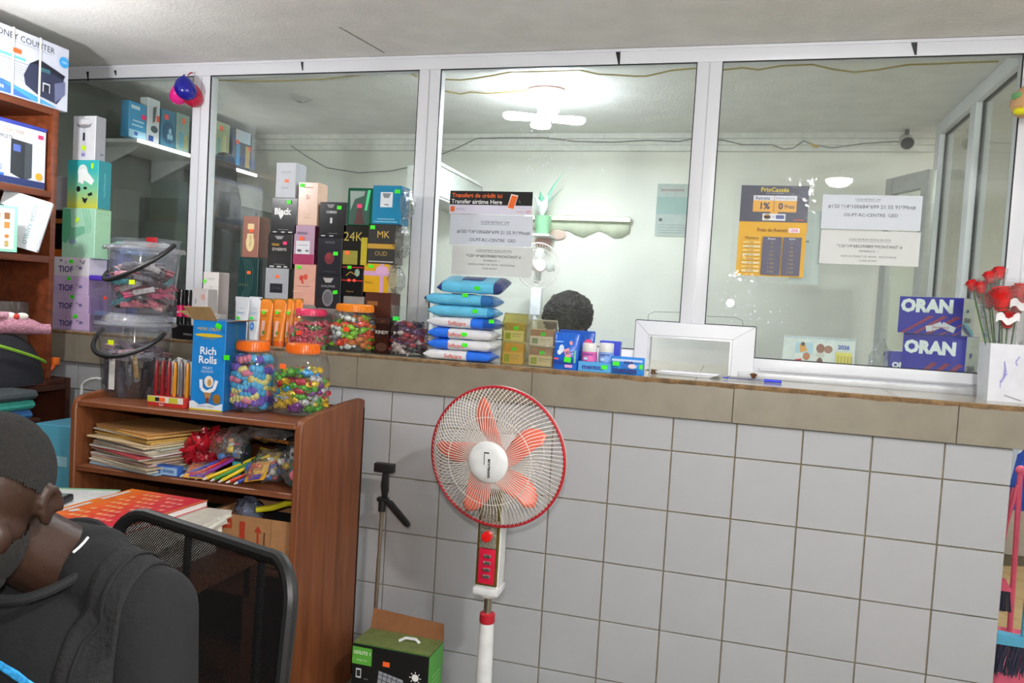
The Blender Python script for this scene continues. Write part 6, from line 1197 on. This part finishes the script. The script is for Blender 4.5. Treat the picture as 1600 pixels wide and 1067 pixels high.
put(MB().box(-.09, .09, -.05, .05, 0, .16).build('dark_folder_pile', M('23262c', .6, var=.2), bev=.004), (-.24, -.17, ZS), (0, 0, 0), 'dark folders standing behind the stationery heap', 'folders')
f = carton_at('pale_blue_box', 'pale blue box at the back right of the shelf', 'box', (-.13, -.25, ZS), .03, .05, .19, '8fb4c8'); f.done()
# lower shelf: open cardboard box with yellow strap and a clear bag
t = thing('cardboard_box', 'open brown cardboard box on the lower bookcase shelf', 'box', (-.262, -.33, .52)); cbm = M('a87a50', .75, var=.08); W_, D_, H_ = .285, .22, .155
for a, nm in (((-W_/2, W_/2, -D_/2, -D_/2+.004, 0, H_), 'front_panel'), ((-W_/2, W_/2, D_/2-.004, D_/2, 0, H_), 'back_panel'), ((-W_/2, -W_/2+.004, -D_/2, D_/2, 0, H_), 'side_panel'), ((W_/2-.004, W_/2, -D_/2, D_/2, 0, H_), 'side_panel'), ((-W_/2, W_/2, -D_/2, D_/2, 0, .004), 'bottom_panel')): MB().box(*a).build(nm, cbm, t)
MB().prism([(-.10, 0), (.10, 0), (.09, .07), (-.09, .07)], (-W_/2, 0, H_), (0, 1, 0), (-.8, 0, -.25), .003).build('side_flap', cbm, t)
f = Face(t, (-W_/2, -D_/2, H_), (1, 0, 0), (0, 0, -1), W_, H_); f.rect(.06, .10, .24, .30, 'b8442c'); f.text('WORLD', .15, .20, .13, .10, 'd8a884', .03); f.rect(.34, .12, .41, .48, 'b4402a', 'side_stamp'); f.line([(.58, .26), (.58, .72)], .007, 'b0402a'); f.poly([(.53, .30), (.58, .16), (.63, .30)], 'b0402a'); f.rect(.655, .28, .67, .85, '6a3a20'); f.ell(.52, .72, .05, .16, '7a4a20'); f.ell(.13, .72, .05, .13, '7a4a20'); f.rect(.745, .0, .75, 1, '8a6240'); f.done()
o = MB().tube([(-.03, -.06, .165), (.02, -.05, .175), (.06, -.03, .19), (.10, -.04, .20), (.13, .0, .185)], .010, 8).build('yellow_strap', M('d8cc1c', .6)); put(o, (-.25, -.33, .52), (0, 0, 0), 'yellow strap draped over the cardboard box contents', 'strap')
o = crumple('clear_bag', (0, 0, 0), (.05, .045, .05), clear('b8c0d8', 2.2, .2, 1.5, .05, .9, 40), None, .3, 3, seed=60); put(o, (-.33, -.36, .52+.145), (0, 0, 0), 'crumpled clear bag poking out of the cardboard box', 'bag')
put(MB().box(-.12, .10, -.08, .08, 0, .12).build('black_cloth', M('1d1d20', .9), bev=.02, seg=3), (-.245, -.325, .527), (0, 0, 0), 'black cloth filling the cardboard box', 'cloth')
for k, (h, lb) in enumerate((('1c2a44', 'navy folder lying on the lower bookcase shelf'), ('8a3a20', 'rust coloured folder on top of the navy one'), ('1f3a26', 'dark green folder topping the lower shelf pile'))):
    put(MB().box(-.17, .17, -.12, .12, 0, .03).build('folder', M(h, .5), bev=.003), (-.66+.02*k, -.27, .52+.0302*k), (0, 0, .05*k-.05), lb, 'folder')
# ================================================================== DESK WITH BOOKS IN FRONT OF THE BOOKCASE
t = thing('small_desk', 'small brown desk under the notebooks behind the chair', 'desk', (-.50, -.80, 0))
MB().box(-.36, .36, -.27, .28, .59, .615).build('top', m_w, t, bev=.003)
for sx in (-1, 1):
    for sy in (-1, 1): MB().box(sx*.33-.02, sx*.33+.02, sy*.24-.02, sy*.24+.02, 0, .59).build('leg', m_ws, t)
MB().box(-.33, .33, .22, .24, .48, .59).build('apron', m_w, t)
zd = .615
ROT = math.radians(-2)
def flat(name, label, cat, cx_, cy_, w_, d_, th, z0, col, rz, pagecol=None):
    t = thing(name, label, cat, (cx_, cy_, z0), rz)
    if pagecol:
        MB().box(-w_/2, w_/2, -d_/2, d_/2, th-.0015, th).build('front_cover', M(col, .4), t); MB().box(-w_/2, w_/2, -d_/2, d_/2, 0, .0015).build('back_cover', M(col, .4), t)
        MB().box(-w_/2+.003, w_/2-.002, -d_/2+.002, d_/2-.002, .0015, th-.0015).build('pages', M(pagecol, .8, var=.12, scale=200), t)
    else: MB().box(-w_/2, w_/2, -d_/2, d_/2, 0, th).build('body', M(col, .5), t, bev=.002)
    return t
t = flat('paper_ream_box', 'white ream box with grey lettering at the bottom of the desk pile', 'box', -.44, -.80, .34, .38, .055, zd, 'c9cac4', ROT); f = Face(t, (-.17, -.19, .055), (1, 0, 0), (0, 0, -1), .34, .055); f.text('STANDART', .62, .62, .30, .3, '6a6c70'); f.rect(0, .05, .3, .9, '1f3a66'); f.done()
zd2 = zd+.0562
for k, (h, lb) in enumerate((('c4c0b4', 'grey magazine under the red notebook'), ('b9b5a8', 'second magazine from the top under the red notebook'), ('cfcabc', 'thick pale catalogue under the magazines'))[::-1]):
    t = flat('magazine', lb, 'magazine', -.43+.03*k, -.765-.01*k, .31, .37, .024-.003*k, zd2, h, ROT-.06+.10*k, 'd8d4c8'); zd2 += .024-.003*k+.0006
    m = MB(); w2 = .31/2
    m.tube([(w2-.02, -.10, .012), (w2+.02, -.09, .012), (w2+.028, .0, .012), (w2+.02, .10, .012), (w2-.02, .11, .012)], .007, 8); m.build('curled_pages', M('c9c6ba', .8), t)
nb = flat('red_notebook', 'orange to red gradient notebook topping the desk pile', 'notebook', -.47, -.745, .285, .33, .018, zd2, 'd83a3a', ROT, 'd4d0cc')
for c in list(nb.children):
    if c.name.startswith('front_cover'): c.data.materials.clear(); c.data.materials.append(gradient(['f08a1c', 'ec5a2c', 'd8303c', 'c82848'], 'X', -.16, .16))
f = Face(nb, (-.1425, .165, .018), (1, 0, 0), (0, -1, 0), .285, .33)
f.n = Vector((0, 0, 1))
for i in range(9):
    for j in range(8):
        if (i*7+j*5) % 4: f.poly([(.22+.075*i+.02*(j % 2), .10+.11*j), (.275+.075*i+.02*(j % 2), .10+.11*j), (.275+.075*i+.02*(j % 2), .15+.11*j), (.22+.075*i+.02*(j % 2), .15+.11*j)], 'ee8a74' if i > 3 else 'f2a468')
f.rect(.04, .10, .10, .42, 'dcd4d0', 'label_strip'); f.rect(.06, .55, .11, .86, 'dcd4d0', 'label_strip'); f.ell(.18, .80, .04, .05, 'e0d4cc'); f.rect(.985, 0, 1, 1, 'd8b030', 'spine_edge'); f.done()
# left pile: envelopes, ruled pad, black calculator
zl = zd+.057
t = flat('orange_file', 'orange file under the kraft envelope on the desk left', 'file', -.76, -.70, .20, .26, .03, zd, 'd8702c', .3, 'd0c8b8')
t = flat('kraft_envelope', 'kraft envelope on the orange file', 'envelope', -.755, -.70, .21, .27, .02, zd+.031, 'b8905c', .34)
t = flat('pale_file', 'yellow edged file above the kraft envelope', 'file', -.755, -.70, .21, .27, .05, zd+.052, 'd0c060', .28, 'c9c8b0')
t = flat('paper_pad', 'white writing pad with green edge on the left pile', 'pad', -.75, -.70, .23, .28, .012, zd+.103, 'dfe2e2', .36); MB().box(-.113, .113, .125, .139, .0105, .0128).build('green_edge', M('7fb48a', .5), t)
t = thing('calculator', 'black calculator lying on the writing pad', 'calculator', (-.735, -.785, zd+.1155), .3); MB().box(-.05, .05, -.08, .08, 0, .022).build('body', M('1c2028', .4), t, bev=.008, seg=3); MB().box(-.04, .04, .03, .065, .021, .0232).build('display', M('8a9690', .2), t)
for i in range(4):
    for j in range(4): MB().box(-.038+.02*i, -.024+.02*i, -.065+.022*j, -.05+.022*j, .021, .0245).build('key', M('3a3f48', .5), t, smooth=False)
# ================================================================== PEOPLE
def cap(m, p0, p1, r0, r1, n=16):
    m.cyl(p0, p1, r0, r1, n); m.sphere(p0, r0, n, 10); m.sphere(p1, r1, n, 10)
def blob(name, m, voxel, mat, parent, it=5, fac=.5):
    me = bpy.data.meshes.new(name); me.from_pydata(m.v, [], m.f); o = bpy.data.objects.new(name, me); COL.objects.link(o)
    r = o.modifiers.new('r', 'REMESH'); r.mode = 'VOXEL'; r.voxel_size = voxel
    s = o.modifiers.new('s', 'SMOOTH'); s.iterations = it; s.factor = fac
    dg = bpy.context.evaluated_depsgraph_get(); nm = bpy.data.meshes.new_from_object(o.evaluated_get(dg)); bpy.data.objects.remove(o)
    nm.name = name; nm.materials.clear(); nm.materials.append(mat); nm.shade_smooth()
    q = bpy.data.objects.new(name, nm); COL.objects.link(q); q.parent = parent; return q
def head_shapes(m, T):
    m.T = T
    m.sphere((0, .012, .035), (.077, .098, .088), 24, 16); m.sphere((0, -.03, -.03), (.062, .064, .076), 20, 14); m.sphere((0, -.045, -.082), (.043, .043, .034), 16, 10)
    m.sphere((0, -.107, -.012), (.019, .018, .014), 12, 8); m.T = None
    for a, b, r0, r1 in (((0, -.088, .03), (0, -.108, -.006), .008, .012),): cap(m, T @ Vector(a), T @ Vector(b), r0, r1, 10)
    m.T = T; m.sphere((0, -.082, .036), (.052, .014, .011), 14, 8); m.sphere((0, -.088, -.048), (.026, .014, .007), 12, 8); m.sphere((0, -.087, -.061), (.023, .014, .008), 12, 8)
    for s in (-1, 1):
        m.sphere((s*.036, -.060, -.022), (.028, .022, .030), 12, 8)
        for a in range(10):   # ear: rim, lobe and bowl
            q = -1.9+a*.45; m.sphere((s*(.081+.005*math.cos(a*.3)), .012+.017*math.cos(q+PI/2), -.006+.026*math.sin(q+PI/2)), .0065, 8, 6)
        m.sphere((s*.076, .010, -.010), (.007, .016, .026), 10, 8); m.sphere((s*.078, .006, -.028), (.005, .006, .006), 10, 6)
    m.T = None
def hand(m, w, e, up, side):
    """palm and five bent fingers; w wrist, e direction, up back of the hand, side thumb side"""
    e = e.normalized(); up = up.normalized(); sd = up.cross(e)*side
    m.sphere(w+e*.045, .001, 6, 4)
    for k in range(4):
        b = w+e*.03+sd*(.022-.016*k); k1 = w+e*.085+sd*(.030-.019*k); L = (.068, .076, .070, .055)[k]
        cap(m, b, k1, .014, .0115, 10); k2 = k1+(e*.8-up*.5).normalized()*L*.5; k3 = k2+(e*.35-up*.9).normalized()*L*.5; cap(m, k1, k2, .0098, .009, 10); cap(m, k2, k3, .009, .0078, 10)
    t1 = w+e*.02+sd*.028; t2 = t1+(e*.6+sd*.7).normalized()*.045; t3 = t2+(e*.95+sd*.1-up*.2).normalized()*.032; cap(m, t1, t2, .014, .0115, 10); cap(m, t2, t3, .0108, .009, 10)
V = Vector
# ------------------------------------------------------------------ seated man, left foreground
PB = V((.22, -1.64, 0)); man = thing('person', 'man in dark t-shirt with a shoulder strap seated in the mesh chair', 'person', PB)
HC = V((-.03, -.120, 1.080)); HT = Matrix.Translation(HC) @ Matrix.Rotation(math.radians(22), 4, 'Z') @ Matrix.Rotation(math.radians(8), 4, 'X')
m = MB(); head_shapes(m, HT)
cap(m, HT @ V((0, .03, -.05)), V((-.015, -.005, .965)), .054, .060)
shl, shr = V((.150, .0, .915)), V((-.19, -.045, .915))
ell_, elr = V((.205, -.05, .66)), V((-.27, -.12, .66)); wrl, wrr = V((.13, -.31, .615)), V((-.10, -.34, .615))
for a, b in ((shl, ell_), (shr, elr)): cap(m, a, b, .045, .038)
for a, b in ((ell_, wrl), (elr, wrr)): cap(m, a, b, .038, .026)
m.sphere((-.01, -.01, .80), (.135, .085, .13), 16, 10); m.sphere((0, 0, .62), (.13, .085, .14), 16, 10)
hand(m, wrl, V((-.25, -1, -.15)), V((.1, -.1, 1)), -1); hand(m, wrr, V((.2, -1, -.15)), V((-.1, -.1, 1)), 1)
m_skin = M('2f1d14', .42, var=.12, scale=25, bump=.08, bscale=250)
blob('body', m, .0052, m_skin, man, 4)
# eyes
for s in (-1, 1):
    q = MB(); q.T = HT; q.sphere((s*.031, -.0685, .010), (.0125, .0125, .0115), 14, 10); e_ = q.build('eye', M('d8cfc4', .2), man); q = MB(); q.T = HT; q.sphere((s*.031, -.0795, .007), (.0056, .0028, .0056), 12, 8); q.build('iris', M('1a100c', .15), e_)
    q = MB().sphere((0, 0, 0), (1, 1, 1), 20, 16); L2 = MB(); L2.T = HT; L2.add([(s*.031+x*.0142, -.0685+y*.0142, .010+z*.0132) for x, y, z in q.v], [f for f in q.f if sum(q.v[i][2]-.35*q.v[i][1]*0-(.02) for i in f) > 0 or sum(q.v[i][2]+.62 for i in f) < 0]); L2.build('eyelid', m_skin, man)
    q = MB(); q.T = HT; q.tube([(s*(.014+.006*i), -.092+.0009*i*i, .034+.004*math.sin(i*.6)) for i in range(7)], .0035, 6); q.build('eyebrow', M('16100d', .9), man)
# cropped hair and beard: thin shells following the head
def shell(name, keep, c, r, mat, n=130, mm=90, amp=.0009):
    q = MB().sphere((0, 0, 0), (1, 1, 1), n, mm); vs = [V(p) for p in q.v]; out = MB(); pts = [V((c[0]+p.x*r[0], c[1]+p.y*r[1], c[2]+p.z*r[2])) for p in vs]
    pts = [p+V(noise.noise_vector(p*140))*amp for p in pts]
    out.add([HT @ p for p in pts], [f for f in q.f if keep(sum((pts[i] for i in f), V())/len(f))]); return out.build(name, mat, man, angle=80)
m_hair = M('17130f', .95, var=.35, scale=300, bump=.8, bscale=500)
shell('hair', lambda p: p.z > (.068 if p.y < -.06 else .068-.9*(p.y+.06) if p.y < .02 else -.004-.55*(p.y-.02))+.003*noise.noise(p*300) and p.z > -.05, (0, .012, .035), (.0795, .1005, .0905), m_hair)
shell('beard', lambda p: p.y < .012 and p.z < -.03+.004*noise.noise(p*200) and (p.z < -.072 or abs(p.x) > .040), (0, -.030, -.032), (.0652, .0668, .0790), m_hair)
shell('chin_beard', lambda p: p.z < -.078 and p.y < -.02, (0, -.045, -.082), (.0452, .0455, .0362), m_hair)
# t-shirt
m = MB()
m.sphere((0, -.01, .835), (.168, .108, .115), 20, 12); m.sphere((.0, 0, .66), (.152, .105, .19), 20, 12)
cap(m, V((-.06, -.005, .955)), shr, .055, .064); cap(m, V((.05, .0, .958)), shl, .055, .064); cap(m, shl, shl+(ell_-shl)*.72, .066, .062); cap(m, shr, shr+(elr-shr)*.72, .066, .062)
cap(m, V((-.03, .02, .965)), V((.03, .02, .965)), .055, .055)
shirt = blob('tshirt', m, .0065, M('090a0c', .95, var=.1, scale=20, bump=.25, bscale=60), man, 7)
def ring(c, rx, ry, tilt, n=40): return [(c[0]+rx*math.cos(2*PI*i/n), c[1]+ry*math.sin(2*PI*i/n), c[2]+tilt*math.sin(2*PI*i/n)) for i in range(n)]
MB().tube(ring((-.016, -.028, .978), .078, .080, .034), .0075, 8, True).build('collar', M('0e0f11', .9), man)
MB().tube((ring((-.016, -.030, 1.004), .0605, .062, .03)[-1:]+ring((-.016, -.030, 1.004), .0605, .062, .03)[:3]), .002, 6).build('undershirt_edge', M('d8d8d8', .8), man)
def wrap(name, path, wd, mat, off, nrm):
    P = []
    for k, p in enumerate(path):
        p = V(p); d = (V(path[min(k+1, len(path)-1)])-V(path[max(k-1, 0)])).normalized(); s = d.cross(V(nrm[k])).normalized(); P.append([p+s*wd*(q/6-.5) for q in range(7)])
    o = MB().grid(P).build(name, mat, man, angle=80); sw = o.modifiers.new('fit', 'SHRINKWRAP'); sw.target = shirt; sw.offset = off; sw.wrap_mode = 'ABOVE_SURFACE'; so = o.modifiers.new('t', 'SOLIDIFY'); so.thickness = .003; return o
path = [(.115, .10, .80), (.118, .09, .90), (.12, .05, .975), (.122, .0, 1.0), (.122, -.05, .975), (.12, -.095, .92), (.118, -.125, .85), (.116, -.13, .78), (.12, -.12, .70), (.13, -.11, .64)]
nr = [(0, 1, 0), (0, 1, .2), (0, .6, .8), (0, 0, 1), (0, -.6, .8), (0, -1, .3), (0, -1, 0), (0, -1, 0), (0, -1, 0), (0, -1, 0)]
def dense(pp, n=4):
    out = []
    for a, b in zip(pp, pp[1:]):
        for k in range(n): out.append(tuple(V(a).lerp(V(b), k/n)))
    return out+[pp[-1]]
wrap('shoulder_strap', dense(path), .062, M('131213', .95, bump=.4, bscale=120), .004, dense(nr)); wrap('strap_seam', dense(path), .006, M('0b0b0c', .9), .0085, dense(nr))
wrap('chest_print', [(-.12, -.13, .862), (-.08, -.14, .866), (-.03, -.145, .866), (.0, -.145, .862), (.03, -.143, .85), (.06, -.14, .835), (.09, -.13, .815)], .014, M('2f93d0', .6, var=.4, scale=160), .002, [(0, -1, 0)]*7)
# trousers and shoes
m = MB(); kl, kr = V((.15, -.46, .50)), V((-.14, -.47, .50)); al, ar = V((.15, -.44, .10)), V((-.15, -.45, .10))
m.sphere((0, .0, .545), (.165, .115, .10), 20, 12); cap(m, V((.08, -.02, .535)), kl, .085, .065); cap(m, V((-.08, -.02, .535)), kr, .085, .065); cap(m, kl, al, .065, .05); cap(m, kr, ar, .065, .05)
blob('trousers', m, .008, M('23262e', .9, bump=.2, bscale=90), man, 6)
for a in (al, ar):
    q = MB(); q.sphere((a.x, a.y-.06, .045), (.045, .13, .045), 16, 10); q.v = [(x, y, max(.0, z)) for x, y, z in q.v]; sh_ = q.build('shoe', M('1d1d1f', .5), man); MB().box(a.x-.042, a.x+.042, a.y-.18, a.y+.06, 0, .014).build('sole', M('c8c8c4', .7), sh_, bev=.006)
# ------------------------------------------------------------------ mesh-backed chair
ch = thing('mesh_chair', 'black office chair with rounded mesh backrest behind the seated man', 'chair', (.315, -1.62, 0)); mk_ = M('0d0d0e', .5, var=.1)
def rrect(w, h, r, n=6): return [(sx*(w/2-r)+r*math.cos(a), sz*(h/2-r)+r*math.sin(a)) for sx, sz, a0 in ((1, 1, 0), (-1, 1, PI/2), (-1, -1, PI), (1, -1, 1.5*PI)) for a in [a0+PI/2*i/n for i in range(n+1)]]
BT = Matrix.Translation((.008, .17, .735)) @ Matrix.Rotation(math.radians(-17), 4, 'Z') @ Matrix.Rotation(math.radians(-5), 4, 'X')
out = rrect(.475, .47, .06)
m = MB(); m.T = BT; m.tube([(x, .03*(x/.2)**2*-1, z) for x, z in out], .012, 10, True); m.build('backrest_frame', mk_, ch)
mm_, N_, L_, b_ = newmat('chair_mesh'); b_.inputs['Base Color'].default_value = lin('0e0e10')+(1,); b_.inputs['Roughness'].default_value = .6
tc = N_.new('ShaderNodeTexCoord'); mp_ = N_.new('ShaderNodeMapping'); mp_.inputs['Rotation'].default_value = (0, math.radians(45), 0); mp_.inputs['Scale'].default_value = (260, 0, 260); L_.new(tc.outputs['Object'], mp_.inputs[0])
vo = N_.new('ShaderNodeTexVoronoi'); vo.inputs['Randomness'].default_value = 0; vo.inputs['Scale'].default_value = 1; L_.new(mp_.outputs[0], vo.inputs['Vector'])
lt = N_.new('ShaderNodeMath'); lt.operation = 'LESS_THAN'; lt.inputs[1].default_value = .21; L_.new(vo.outputs['Distance'], lt.inputs[0])
tr = N_.new('ShaderNodeBsdfTransparent'); mx = N_.new('ShaderNodeMixShader'); L_.new(lt.outputs[0], mx.inputs[0]); L_.new(b_.outputs[0], mx.inputs[1]); L_.new(tr.outputs[0], mx.inputs[2]); L_.new(mx.outputs[0], N_['Material Output'].inputs[0])
P = []
for j in range(17):
    z_ = -.235+.47*j/16; hw = .2375 if abs(z_) < .175 else .1775+math.sqrt(max(0, .06**2-(abs(z_)-.175)**2)); P.append([(hw*q, -.03*(hw*q/.2)**2, z_) for q in [-1+2*i/14 for i in range(15)]])
m = MB(); m.T = BT; m.grid(P); m.build('mesh_back', mm_, ch, angle=80)
m = MB(); m.T = BT
for x in (-.10, .10): m.tube([(x, .012, -.22), (x, .03, -.05), (x, .012, .225)], .007, 8)
m.build('back_ribs', mk_, ch)
MB().tube([(0, .20, .55), (0, .18, .46), (0, .05, .42), (0, -.02, .41)], .022, 10).build('back_bracket', mk_, ch)
MB().box(-.23, .23, -.30, .14, .415, .475).build('seat', M('1c1d20', .9, bump=.3, bscale=200), ch, bev=.028, seg=4)
MB().cyl((0, -.06, .12), (0, -.06, .415), .024, n=16).build('gas_column', M('2a2b2d', .3, .6), ch)
for k in range(5):
    a = 2*PI*k/5+.3; lg_ = MB(); lg_.tube([(0, -.06, .12), (.14*math.cos(a), -.06+.14*math.sin(a), .10), (.28*math.cos(a), -.06+.28*math.sin(a), .075)], .02, 8, radii=[.026, .02, .014]); o = lg_.build('leg', mk_, ch)
    c_ = (.28*math.cos(a), -.06+.28*math.sin(a)); d_ = V((-math.sin(a), math.cos(a), 0)); w_ = MB(); w_.cyl(V((*c_, .03))-d_*.02, V((*c_, .03))+d_*.02, .03, n=16); w_.build('caster', M('222222', .4), o)
# ------------------------------------------------------------------ person inside the booth
p = at(886, 500, y=1.0); bp = thing('person', 'person with short curly dark hair seated inside the booth, only the hair showing', 'person', (p.x, 1.06, 0))
HC = V((0, -.05, p.z-.03)); HT2 = Matrix.Translation(HC) @ Matrix.Rotation(math.radians(-25), 4, 'Z') @ Matrix.Rotation(math.radians(22), 4, 'X')
m = MB(); head_shapes(m, HT2); cap(m, HT2 @ V((0, .03, -.05)), V((0, .02, p.z-.20)), .05, .058)
zs2 = p.z-.25; shl, shr = V((.18, .02, zs2)), V((-.18, .02, zs2)); e1, e2 = V((.24, -.06, zs2-.26)), V((-.24, -.06, zs2-.26)); w1_, w2_ = V((.13, -.24, zs2-.20)), V((-.13, -.24, zs2-.20))
for a, b in ((shl, e1), (shr, e2)): cap(m, a, b, .044, .037)
for a, b in ((e1, w1_), (e2, w2_)): cap(m, a, b, .037, .026)
m.sphere((0, .02, zs2-.12), (.13, .085, .15), 16, 10); hand(m, w1_, V((-.3, -1, .1)), V((0, .1, 1)), -1); hand(m, w2_, V((.3, -1, .1)), V((0, .1, 1)), 1)
blob('body', m, .006, M('5f3a28', .45, var=.1, scale=25), bp, 4)
q = MB().sphere((0, 0, 0), (1, 1, 1), 150, 100); c_ = V((0, .022, .048)); pts = []
for v in q.v:
    v = V(v); d = 1+.07*noise.noise(v*5)+.07*noise.noise(v*15)+.08*noise.noise(v*36)+.05*noise.noise(v*70); pts.append(HT2 @ V((c_.x+v.x*.112*d, c_.y+v.y*.122*d, c_.z+v.z*.108*d)))
HI = HT2.inverted(); hq = MB(); hq.add(pts, [f for f in q.f if (lambda g: g.z > .0-.5*max(0, g.y) or g.y > .03)(HI @ (sum((pts[i] for i in f), V())/len(f)))])
hq.build('curly_hair', M('2b2724', .95, var=.4, scale=90, bump=1., bscale=220), bp, angle=80)
m = MB(); m.sphere((0, .02, zs2-.10), (.165, .105, .13), 18, 10); m.sphere((0, .03, zs2-.30), (.15, .105, .18), 18, 10)
for s in (shl, shr): cap(m, V((0, .02, zs2+.04)), s, .05, .062); 
for s, e in ((shl, e1), (shr, e2)): cap(m, s, s+(e-s)*.7, .063, .058)
blob('shirt', m, .008, M('3a4a66', .85), bp, 6)
zh = zs2-.45; m = MB(); m.sphere((0, .03, zh), (.16, .12, .10), 16, 10)
for s in (-1, 1): cap(m, V((s*.08, .0, zh-.01)), V((s*.13, -.30, zh-.01)), .08, .062); cap(m, V((s*.13, -.30, zh-.01)), V((s*.13, -.26, .08)), .062, .048)
blob('trousers', m, .009, M('2a2c33', .9), bp, 6)
for s in (-1, 1): q = MB(); q.sphere((s*.13, -.32, .04), (.042, .12, .04), 14, 8); q.v = [(x, y, max(0, z)) for x, y, z in q.v]; q.build('shoe', M('1d1d1f', .5), bp)
st_ = thing('booth_stool', 'round stool under the person inside the booth', 'stool', (p.x, 1.10, 0)); MB().lathe([(.17, zh-.13), (.18, zh-.12), (.18, zh-.10), (.16, zh-.09)], n=28).build('seat', M('3a3a3c', .6), st_)
for k in range(4): a = k*PI/2+.78; MB().cyl((.12*math.cos(a), .12*math.sin(a), zh-.12), (.17*math.cos(a), .17*math.sin(a), 0), .012, n=8).build('leg', M('8a8a8a', .3, .7), st_)
# ================================================================== LAMPS
# booth ceiling lamp with folding LED leaves
bl = thing('leaf_lamp', 'bright ceiling lamp with folding LED leaves hanging inside the booth', 'lamp', (.30, .81, ZC))
m = MB(); m.lathe([(.015, 0), (.083, -.002), (.09, -.008), (.075, -.016), (.03, -.02)], n=28, sy=.8); m.build('ceiling_rose', M('b98d80', .5), bl)
MB().lathe([(.022, -.018), (.024, -.05), (.03, -.06), (.03, -.085), (.024, -.09)], n=20).build('socket', M('c9c9c4', .4), bl)
MB().lathe([(.024, -.088), (.034, -.10), (.034, -.12), (.022, -.128)], n=20).build('lamp_body', M('e8e8ea', .3), bl)
for k in range(4):
    a = k*PI/2+.35; L = MB(); L.T = Matrix.Rotation(a, 4, 'Z')
    pts = [(.032+.15*t, 0, -.115-.008*math.sin(t*PI)) for t in (0, .5, 1)]
    L.prism([(.03, -.03), (.15, -.048), (.178, -.03), (.185, 0), (.178, .03), (.15, .048), (.03, .03)], (0, 0, -.128), (1, 0, 0), (0, 1, 0), .012)
    lf = L.build('led_leaf', emit('eef4ff', LEAF_W), bl, bev=.004)
    E_ = MB(); E_.T = Matrix.Rotation(a, 4, 'Z'); E_.prism([(.04, -.027), (.148, -.043), (.172, -.027), (.179, 0), (.172, .027), (.148, .043), (.04, .027)], (0, 0, -.134), (1, 0, 0), (0, 1, 0), .0065)
    E_.build('led_panel', emit('eef4ff', BOOTH_W), lf, smooth=False)
# shop dome lamp (seen mirrored in the glass)
dl = thing('dome_lamp', 'round white dome lamp on the shop ceiling, mirrored in the right pane', 'lamp', (1.735, -1.96, ZC-.05))
MB().cyl((0, 0, .05), (0, 0, 0), .012, n=10).build('stem', M('e0e0e0', .4), dl)
MB().lathe([(.0, 0), (.085, -.001), (.09, -.02), (.08, -.024)], n=28, cap0=False).build('base_ring', M('e6e6e6', .4), dl)
MB().lathe([(.078, -.02), (.072, -.04), (.05, -.06), (.02, -.068), (.001, -.07)], n=28, cap0=False).build('diffuser', emit('ffffff', DOME_W), dl)
# hanging bulb by the brown shelving (just outside the frame)
hb = thing('hanging_bulb', 'bare bulb hanging from the ceiling in front of the brown shelving', 'lamp', (-1.12, -.75, ZC))
MB().cyl((0, 0, 0), (0, 0, -.30), .003, n=8).build('cord', M('dddddd', .5), hb)
MB().lathe([(.012, -.29), (.018, -.295), (.018, -.33), (.014, -.335)], n=16).build('socket', M('e4e4e0', .4), hb)
MB().lathe([(.014, -.335), (.03, -.36), (.034, -.38), (.025, -.405), (.002, -.415)], n=20).build('globe', emit('ffffff', LEFT_W), hb)
# tube light added out of view near the right wall as fill
tl = thing('fill_tube_light', 'added unseen fluorescent tube near the right shop wall for fill light', 'lamp', (3.1, -2.6, ZC))
MB().box(-.03, .03, -.62, .62, -.16, -.12).build('batten', M('e0e0e0', .4), tl, bev=.004)
MB().cyl((0, -.6, -.18), (0, .6, -.18), .015, n=12).build('tube', emit('f6faff', REAR_W), tl)
for s in (-1, 1):
    MB().box(-.016, .016, s*.605-.012, s*.605+.012, -.2, -.155).build('end_cap', M('efefef', .4), tl, bev=.003)
    MB().cyl((0, s*.5, -.12), (0, s*.5, 0), .004, n=8).build('hanger', M('bbbbbb', .4), tl)
bpy.context.view_layer.update()
